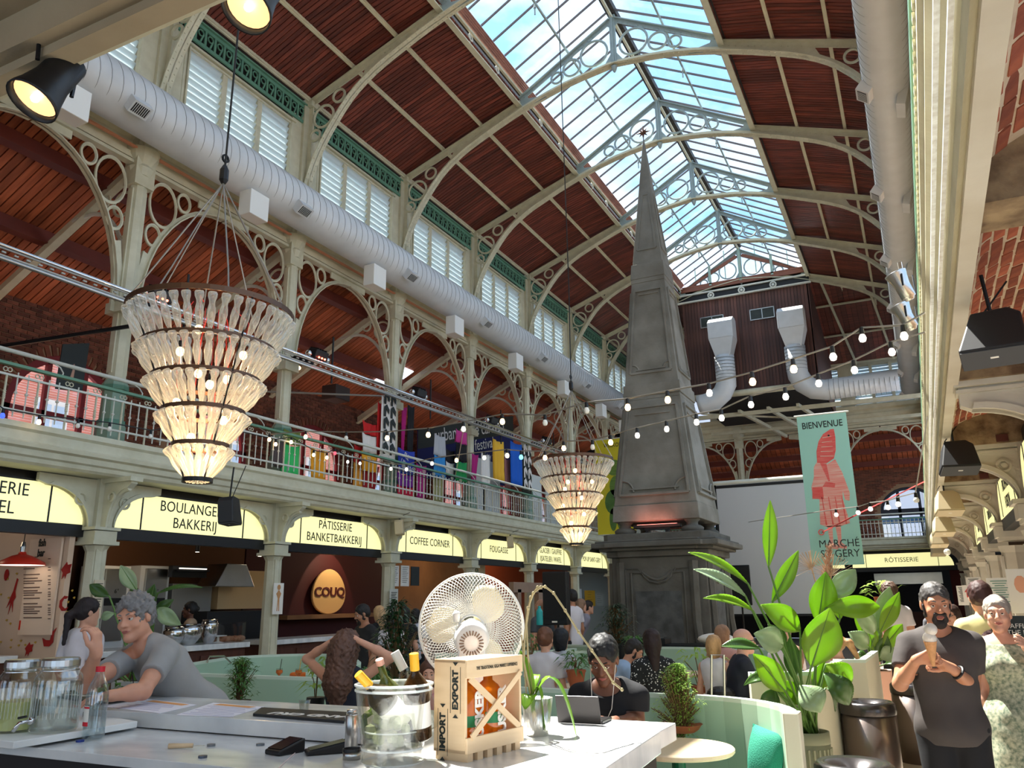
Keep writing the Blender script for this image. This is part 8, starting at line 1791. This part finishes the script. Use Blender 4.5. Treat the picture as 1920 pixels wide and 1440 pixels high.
# cocktails, plates, small table things
for k, (u, n_) in enumerate(((552, 'left one, with a black straw'), (574, 'right one, with a yellow straw'))):
    p = at(u, 1262, Z=.75); p = V3((-7.25+.26*k, 8.15+.05*k, .752)); r_ = thing('cocktail_glass', 'stemmed orange cocktail in the curved booth, '+n_, 'glass', p); obj('glass_body', M().lathe([(.035, 0), (.004, .008), (.004, .09), (.045, .14), (.04, .19)], 14, cap=False), gclear, r_, smooth=True); obj('drink', M().lathe([(0, .1), (.04, .14), (.038, .17), (0, .17)], 14, cap=False), mat('aperitif', srgb(240, 120, 50), .2), r_); obj('straw', M().tube([(0, 0, .11), (.03, 0, .3)], .004, 5), ink if k == 0 else yel, r_)
obj('bench_cushion', M().box((-7.4, 8.9, .72), (.6, .12, .22)), orangem, label='orange cushion in the curved booth', cat='cushion', bev=.03)
obj('peaked_hat', M().ball((-1.93, 8.45, .80), (.14, .12, .07), 14, 8).box((-1.83, 8.32, .765), (.16, .14, .012)), black, label='black baseball cap lying on the birch table', cat='hat', smooth=False)
dj = thing('mixing_desk', 'low black stage deck with mixing gear in front of the pedestal', 'stage deck', (-4.3, 14.3, 0)); obj('deck', M().box((0, 0, .9), (3.0, .8, .1)), blackm, dj)
for x in (-1.4, -.5, .5, 1.4):
    for y in (-.35, .35): obj('leg', M().tube([(x, y, .85), (x, y, 0)], .02, 6), blackm, dj)
obj('mixer', M().box((-.3, 0, 1.0), (1.0, .4, .1)), black, dj, bev=.01); obj('knob_row', M().box((-.3, -.05, 1.055), (.8, .25, .01)), steel, dj); obj('folded_cloth', M().ball((1.05, 14.2-14.3, 1.04), (.32, .22, .1), 12, 8), paper, label='folded white cloth on the stage deck', cat='cloth', smooth=True).location = (-4.3, 14.3, 0)
obj('suitcase_handle', M().tube([at(1334, 1330, Y=8.2), at(1334, 1228, Y=8.2), at(1357, 1228, Y=8.2), at(1359, 1330, Y=8.2)], .012, 6), steel, label='tall steel suitcase handle beside the blond girl', cat='handle')
# ================================================================ PEOPLE
def W2L(loc, rz, sc=1.0):
    q = Matrix.Rotation(-rz, 3, 'Z'); return lambda p: tuple((q @ (V3(p)-V3(loc)))/sc)
grey_tee = ('tee', 'heather', (150, 148, 146)); blk = ('tee', 'black', (20, 20, 22))
# man in grey leaning on the bar
hd = atd(250, 1149, 4.62); loc = V3((hd.x-.07, 3.94, 0)); rz = PI-.30; sc = 1.08; f = W2L(loc, rz, sc)
def glasses_cord(r_, k):
    a = k['at'](-.02, .15, .36); m = M()
    for e in (-1, 1): m.ring(V3(a)+V3((e*.012, .03, -.03*e-.06)), (0, 1, .2), .024, .003, 16, 4)
    m.tube([V3(k['at'](0, .12, .46)), V3(a)+V3((0, .03, -.01)), V3(a)+V3((.0, .03, -.12))], .0025, 4); obj('hanging_spectacles', m, black, r_)
person('middle-aged man with curly grey hair, stubble and grey T-shirt, leaning on the marble ledge, gesturing', loc, rz, sc, h=.0065, skin=('ruddy', (206, 148, 120)), P=f((loc.x, loc.y, 1.07)), lean=(.74, .0), hy=.55, hp=-.12, hr=.12,
       R=(f(atd(160, 1284, 4.35)), f(atd(180, 1226, 4.15))), L=(f(atd(268, 1296, 4.42)), f(atd(212, 1304, 4.25))), legs='sit', bulk=1.12, hair=('short', (128, 124, 122), .016, 1), top=grey_tee, bottom=('trousers', 'navy', (30, 34, 48)),
       hands={'R': {'d': f(V3(loc)+V3((.02, -.1, .9))), 'n': (.6, .5, .1), 'curl': .75}, 'L': {'n': (0, 0, -1), 'curl': .25}}, extra=glasses_cord, neckline=.08)
# man with ice cream
loc = V3((.03, 5.8, 0)); rz = PI+.08; sc = 1.03; f = W2L(loc, rz, sc)
person('man with swept-back greying hair, black beard and dark T-shirt, holding up an ice cream cone', loc, rz, sc, h=.0065, skin=('tan', (184, 128, 98)), P=(0, 0, .93), lean=(.03, 0), hy=.1, hp=-.12, bulk=1.12, sh=.185,
       R=(f(atd(1688, 1282, 4.86)), f(atd(1718, 1238, 4.60))), L=(f(atd(1824, 1288, 4.90)), f(atd(1786, 1254, 4.62))), hair=('short', (72, 68, 66), .004), beard=(44, 38, 36), top=('tee', 'charcoal', (66, 60, 58)), bottom=('shorts', 'black', (20, 20, 24)),
       hands={'R': {'d': (-.80, .15, .35), 'n': (-.4, .6, -.3), 'curl': .85, 'thumb': .7}, 'L': {'d': (.85, .1, .45), 'n': (.4, .5, -.5), 'curl': .8, 'thumb': .7}}, neckline=.065)
ic = thing('ice_cream_cone', 'ice cream cone with two pale scoops held by the bearded man', 'ice cream', atd(1748, 1232, 4.50)); obj('cone', M().lathe([(.008, -.05), (.034, .085), (.03, .085)], 16, ax=(0, -.12, 1)), mat('wafer', srgb(206, 150, 100), .7, var=.4, vs=60), ic)
obj('scoop', M().ball((0, -.01, .10), .036, 14, 10), mat('ice_pale', srgb(222, 212, 200), .4, bump=.6, bs=60), ic, smooth=True); obj('scoop', M().ball((.012, -.016, .148), .034, 14, 10), MATS['ice_pale'], ic, smooth=True)
wt = thing('wrist_watch', 'black wrist watch on the bearded man', 'watch', atd(1796, 1261, 4.66)); obj('strap', M().ring((0, 0, 0), (CR*-.8+CU*.55), .036, .008, 18, 6), black, wt)
# woman in green grey dress
hz = atd(1870, 1150, 5.55); loc = V3((hz.x, hz.y, 0)); rz = PI+.05; sc = .985; f = W2L(loc, rz, sc)
flor = mat('floral_dress', srgb(176, 176, 150), .85, var=1, vs=45, col2=srgb(96, 112, 92), detail=3, bump=.3, bs=20)
person('older woman with tied-back grey hair in a patterned grey green dress looking up', loc, rz, sc, h=.0075, skin=('pink', (214, 160, 134)), P=(0, 0, .92), lean=(.02, .0), hy=-.15, hp=.05, fem=True, bulk=1.12, neckline=.135, hair=('bun', (176, 164, 152), .008), top=('dress', 'floral', flor), bottom=None, hemz=.3,
       R=(f(atd(1838, 1290, 5.5)), f(atd(1850, 1358, 5.4))), L=(f(atd(1955, 1275, 5.4)), f(atd(1924, 1215, 5.1))), hands={'R': {'curl': .6}})
hb_ = thing('patterned_bag', 'dark patterned bag hanging from the hand of the woman in the dress', 'bag', atd(1853, 1424, 5.4)); obj('bag_body', M().ball((0, 0, 0), (.13, .07, .14), 16, 10), mat('bag_cloth', srgb(120, 112, 120), .8, var=1, vs=18, col2=srgb(226, 220, 216)), hb_, smooth=True); obj('bag_strap', M().tube([(-.06, 0, .12), (0, 0, .2), (.06, 0, .12)], .012, 6), black, hb_)
# laptop woman
loc = V3((-1.68, 4.62, 0)); rz = PI+.15; f = W2L(loc, rz); hz = atd(1135, 1275, 4.7)
ear = lambda r_, k: obj('earphone_lead', M().tube([V3(k['Hd'](.07, .03, -.01)), V3(k['at'](.07, .11, .44)), V3(k['at'](.02, .14, .33)), V3(k['at'](-.04, .12, .44)), V3(k['Hd'](-.07, .03, -.01))], .0022, 4), paper, r_)
person('woman with dark braided hair, earphones and black T-shirt working at the laptop', loc, rz, 1.0, h=.0075, skin=('brown', (116, 74, 54)), P=(0, -.10, .765), lean=(.38, 0), hy=.05, hp=-.42, fem=True, R=(f(atd(1092, 1345, 4.5)), f(atd(1128, 1352, 4.25))), L=(f(atd(1196, 1350, 4.45)), f(atd(1155, 1352, 4.2))),
       legs='sit', hair=('bun', (20, 17, 17), .01), top=('tee', 'black', (18, 18, 20)), bottom=('trousers', 'black', (20, 20, 22)), hands={'L': {'n': (0, 0, -1), 'curl': .45}, 'R': {'n': (0, 0, -1), 'curl': .45}}, extra=ear, neckline=.085)
# curly-haired woman from behind, hands on her head
hz = atd(652, 1212, 6.5); loc = V3((hz.x+.0, hz.y-.02, 0)); rz = .1; 
person('woman seen from behind with long curly brown hair, both hands on her head, navy top', loc, rz, 1.0, h=.01, skin=('fair', (214, 160, 134)), P=(0, 0, hz.z-.68), fem=True, hy=0, hp=0, R=((.40, .02, .60+hz.z-.68), (.09, -.02, .74+hz.z-.68)), L=((-.38, .02, .58+hz.z-.68), (-.09, -.02, .74+hz.z-.68)), legs='sit', hair=('curlylong', (104, 72, 58), .02), face=False, top=('tank', 'navy', (22, 26, 40)), bottom=('trousers', 'blue', (40, 50, 70)), hands={'R': {'d': (-.9, .1, .3), 'n': (0, 0, -1)}, 'L': {'d': (.9, .1, .3), 'n': (0, 0, -1)}})
def seated(label, u, v, dist, rz, **k):
    hz = atd(u, v, dist); sc = k.pop('sc', 1.0); l_ = k.get('lean', (0, 0)); sit = k.pop('sit', True); pz = (hz.z/sc)-.685+(1-math.cos(l_[0]))*.5
    d = V3((-math.sin(rz), math.cos(rz), 0))*(.55*math.sin(l_[0]))*sc; loc = V3((hz.x, hz.y, 0))-d
    if sit: k['P'] = (0, 0, pz); k.setdefault('legs', 'sit')
    else: k['P'] = (0, 0, .93); loc.z = hz.z-1.615*sc; loc.z = 0; sc = hz.z/1.615
    k.setdefault('h', .013); return person(label, loc, rz, sc, **k)
seated('woman with a ponytail and white T-shirt turning away by the fish bar', 162, 1146, 7.6, -.5+.6, sit=False, fem=True, hy=-.5, face=False, hair=('pony', (36, 24, 26), .012), top=('tee', 'white', (214, 208, 214)), bottom=('trousers', 'pale', (196, 190, 184)))
seated('baker in a beige top behind the bakery counter', 358, 1142, 13.3, PI-.9, sit=False, skin=('deep', (96, 58, 42)), hair=('bun', (24, 20, 20), .01), top=('tee', 'beige', (176, 150, 124)), fem=True)
seated('waiter with short dark hair and open black shirt standing behind the booth', 686, 1148, 10.8, PI+.5-.9, sit=False, skin=('olive', (172, 120, 92)), hair=('short', (26, 22, 22), .008), beard=(40, 32, 28), top=('tee', 'blackshirt', (34, 32, 32)), bulk=1.12, hp=-.3, hy=-.2, neckline=.1, h=.011)
seated('blond woman standing behind the waiter', 711, 1150, 12.6, 1.2, sit=False, fem=True, hair=('long', (206, 166, 120), .012), face=False, top=('tee', 'black', (20, 20, 22)))
seated('woman with black hair seen from behind, left of three by the coffee corner', 735, 1162, 12.4, .4, sit=False, fem=True, hair=('long', (22, 20, 24), .014), face=False, top=('tee', 'white', (200, 200, 206)))
seated('person with black hair, middle of three by the coffee corner', 759, 1152, 12.8, .3, sit=False, hair=('bob', (22, 20, 22), .014), face=False, top=('tee', 'black', (20, 20, 22)))
seated('person with black hair, right of three by the coffee corner', 779, 1154, 13.9, .2, sit=False, hair=('bob', (26, 22, 22), .014), face=False, top=('tee', 'pale2', (190, 190, 200)))
seated('brown-haired child behind the ice bucket', 803, 1262, 6.9, PI+.6, fem=True, hair=('long', (96, 60, 44), .012), face=True, top=('tee', 'pink', (190, 130, 130)), sc=.85)
seated('woman with clipped auburn hair and white T-shirt seen from behind', 1022, 1197, 8.9, .1, fem=True, hair=('bun', (122, 76, 52), .012), face=False, top=('tee', 'white', (222, 218, 222)), h=.011)
seated('woman with black bobbed hair beside the white shirt woman', 1051, 1197, 9.9, -.3, fem=True, hair=('bob', (24, 26, 34), .016), face=False, top=('tee', 'greywhite', (170, 174, 180)))
seated('bearded balding man in a light blue shirt eating with both hands', 1176, 1214, 9.0, -1.05, lean=(.5, 0), hp=-.45, skin=('warm', (206, 150, 122)), hair=('short', (40, 32, 30), .004), beard=(40, 30, 28), top=('long', 'sky', (158, 182, 212)), R=((.2, .38, .62), (.05, .55, .86)), L=((-.2, .38, .62), (-.05, .55, .86)), hands={'R': {'d': (-.3, .3, .8), 'n': (-.5, .5, 0), 'curl': .9}, 'L': {'d': (.3, .3, .8), 'n': (.5, .5, 0), 'curl': .9}}, h=.011)
dotm = mat('polka_dress', (.012, .012, .014), .85); 
dnt = dotm.node_tree; vo = N(dnt, 'ShaderNodeTexVoronoi'); vo.inputs['Scale'].default_value = 42; lt = N(dnt, 'ShaderNodeMath', operation='LESS_THAN'); lt.inputs[1].default_value = .26; mxd = N(dnt, 'ShaderNodeMix', data_type='RGBA'); mxd.inputs[6].default_value = (.012, .012, .014, 1); mxd.inputs[7].default_value = (.8, .78, .76, 1)
tcd = N(dnt, 'ShaderNodeTexCoord'); dnt.links.new(tcd.outputs['Object'], vo.inputs['Vector']); dnt.links.new(vo.outputs['Distance'], lt.inputs[0]); dnt.links.new(lt.outputs[0], mxd.inputs[0]); dnt.links.new(mxd.outputs[2], dnt.nodes['Principled BSDF'].inputs['Base Color'])
seated('woman with long dark hair in a black dress with white dots, seen from behind', 1222, 1202, 8.3, .5, fem=True, hair=('long', (46, 26, 26), .014), face=False, top=('dress', 'dots', dotm), bottom=None, legs='sit', hemz=.2, h=.011)
seated('blond girl in a white dress seen from behind', 1338, 1210, 8.3, -.2, fem=True, sc=.85, hair=('bob', (206, 160, 112), .012), face=False, top=('tank', 'white', (224, 222, 222)), h=.011)
seated('woman with sunglasses on her head raising her arm beside the bald man', 1354, 1190, 10.0, -.4, fem=True, hair=('bob', (170, 128, 98), .01), face=False, top=('tee', 'pinkish', (200, 150, 140)), L=None, R=((.30, .12, .52), (.22, .2, .78)))
def specs(r_, k):
    m = M(); Rm = V3(tuple(k['Hm'] @ np.array((0, 1, 0))))
    for e in (-1, 1): m.ring(V3(k['Hd'](e*.031, .102, .005)), Rm, .021, .003, 16, 4, sx=1.1, sy=.8); m.tube([V3(k['Hd'](e*.052, .1, .008)), V3(k['Hd'](e*.08, .0, .008))], .003, 4)
    m.tube([V3(k['Hd'](-.01, .106, .01)), V3(k['Hd'](.01, .106, .01))], .003, 4); obj('spectacles', m, black, r_)
seated('bald man with glasses and navy T-shirt sitting in profile', 1391, 1199, 8.2, -1.15, lean=(.18, 0), skin=('pale', (216, 164, 146)), hair=('bald', (120, 110, 100)), top=('tee', 'navy', (24, 30, 52)), bulk=1.2, extra=specs, h=.010, R=((.26, .28, .62), (.1, .5, .58)), L=((-.26, .28, .62), (-.05, .5, .58)))
seated('grey-haired man facing away behind the large leafy plant', 1470, 1192, 10.2, PI+.5, hair=('short', (150, 136, 120), .01), top=('tee', 'white', (216, 212, 210)))
seated('woman with brown bob half hidden by the large leafy plant', 1490, 1232, 9.3, .7, fem=True, hair=('bob', (150, 116, 92), .02), face=False, top=('tee', 'teal', (70, 110, 120)))
seated('blond woman with a ponytail and black top resting her arm on the booth wall', 1572, 1206, 8.2, 1.5, fem=True, hp=-.3, hair=('pony', (196, 146, 98), .01), top=('tank', 'black', (22, 20, 24)), L=None, R=((.3, .0, .35), (.42, -.22, .42)), h=.011)
seated('man with brown hair in a yellow T-shirt with a round print, seen from behind', 1838, 1118, 6.9, .15, sit=False, hair=('short', (74, 44, 40), .014), face=False, top=('tee', 'straw', (228, 214, 150)), bottom=('shorts', 'grey', (90, 90, 96)), h=.010,
       extra=lambda r_, k: obj('round_print', M().lathe([(0, 0), (.10, 0), (.10, .004), (0, .004)], 20, V3(k['at'](.02, -.135, .33)), (0, -1, .1), cap=False), mat('print_disc', srgb(70, 40, 60), .8, var=1, vs=24, col2=srgb(200, 170, 170)), r_))
seated('woman with dark hair and sunglasses behind the ice cream man', 1786, 1152, 9.2, PI-.5, sit=False, fem=True, hair=('long', (60, 38, 32), .01), top=('tee', 'plum', (52, 32, 40)), extra=specs)
seated('white-haired head glimpsed just right of the bearded man', 1757, 1135, 11.5, .3, sit=False, hair=('short', (206, 200, 196), .012), face=False)
seated('curly-haired person partly hidden by the peach planter leaves', 1668, 1110, 11.0, .4, sit=False, hair=('short', (96, 70, 56), .02, 1), face=False, top=('tee', 'white', (216, 212, 210)))
seated('person in a white shirt standing beside the black pole speaker', 1072, 1119, 14.4, 1.3, sit=False, hair=('short', (28, 24, 24), .01), top=('tee', 'white', (216, 212, 210)), skin=('olive', (172, 120, 92)))
seated('person in a sleeveless white top just behind the pole speaker', 1056, 1142, 14.6, .8, sit=False, fem=True, skin=('brown', (116, 74, 54)), hair=('bob', (24, 22, 24), .01), face=False, top=('tank', 'white', (216, 212, 210)), bottom=('trousers', 'tealblue', (30, 90, 120)))
seated('person in a black top leaning over by the pop-up stall', 1088, 1134, 15.0, -1.0, sit=True, lean=(.6, 0), legs='stand', hair=('bob', (150, 116, 92), .01), face=False, top=('tee', 'black', (20, 20, 22)), fem=True)
seated('person in a pale striped shirt bending down by the pop-up stall', 1102, 1137, 15.6, -1.0, sit=True, lean=(.5, 0), legs='stand', hair=('short', (40, 30, 28), .01), face=False, top=('tee', 'lavender', (150, 146, 160)))
seated('bald man in a grey top left of the black pole speaker', 1015, 1136, 13.2, 1.2, sit=False, skin=('warm', (206, 150, 122)), hair=('bald', (60, 50, 46)), top=('tee', 'steel', (76, 80, 86)))
obj('teal_bottle', M().lathe([(.04, 0), (.045, .02), (.045, .18), (.02, .22), (.02, .25)], 14, atd(1012, 1172, 11.0)), mat('teal_plastic', srgb(40, 160, 160), .4), label='teal water bottle left of the black pole speaker', cat='bottle')
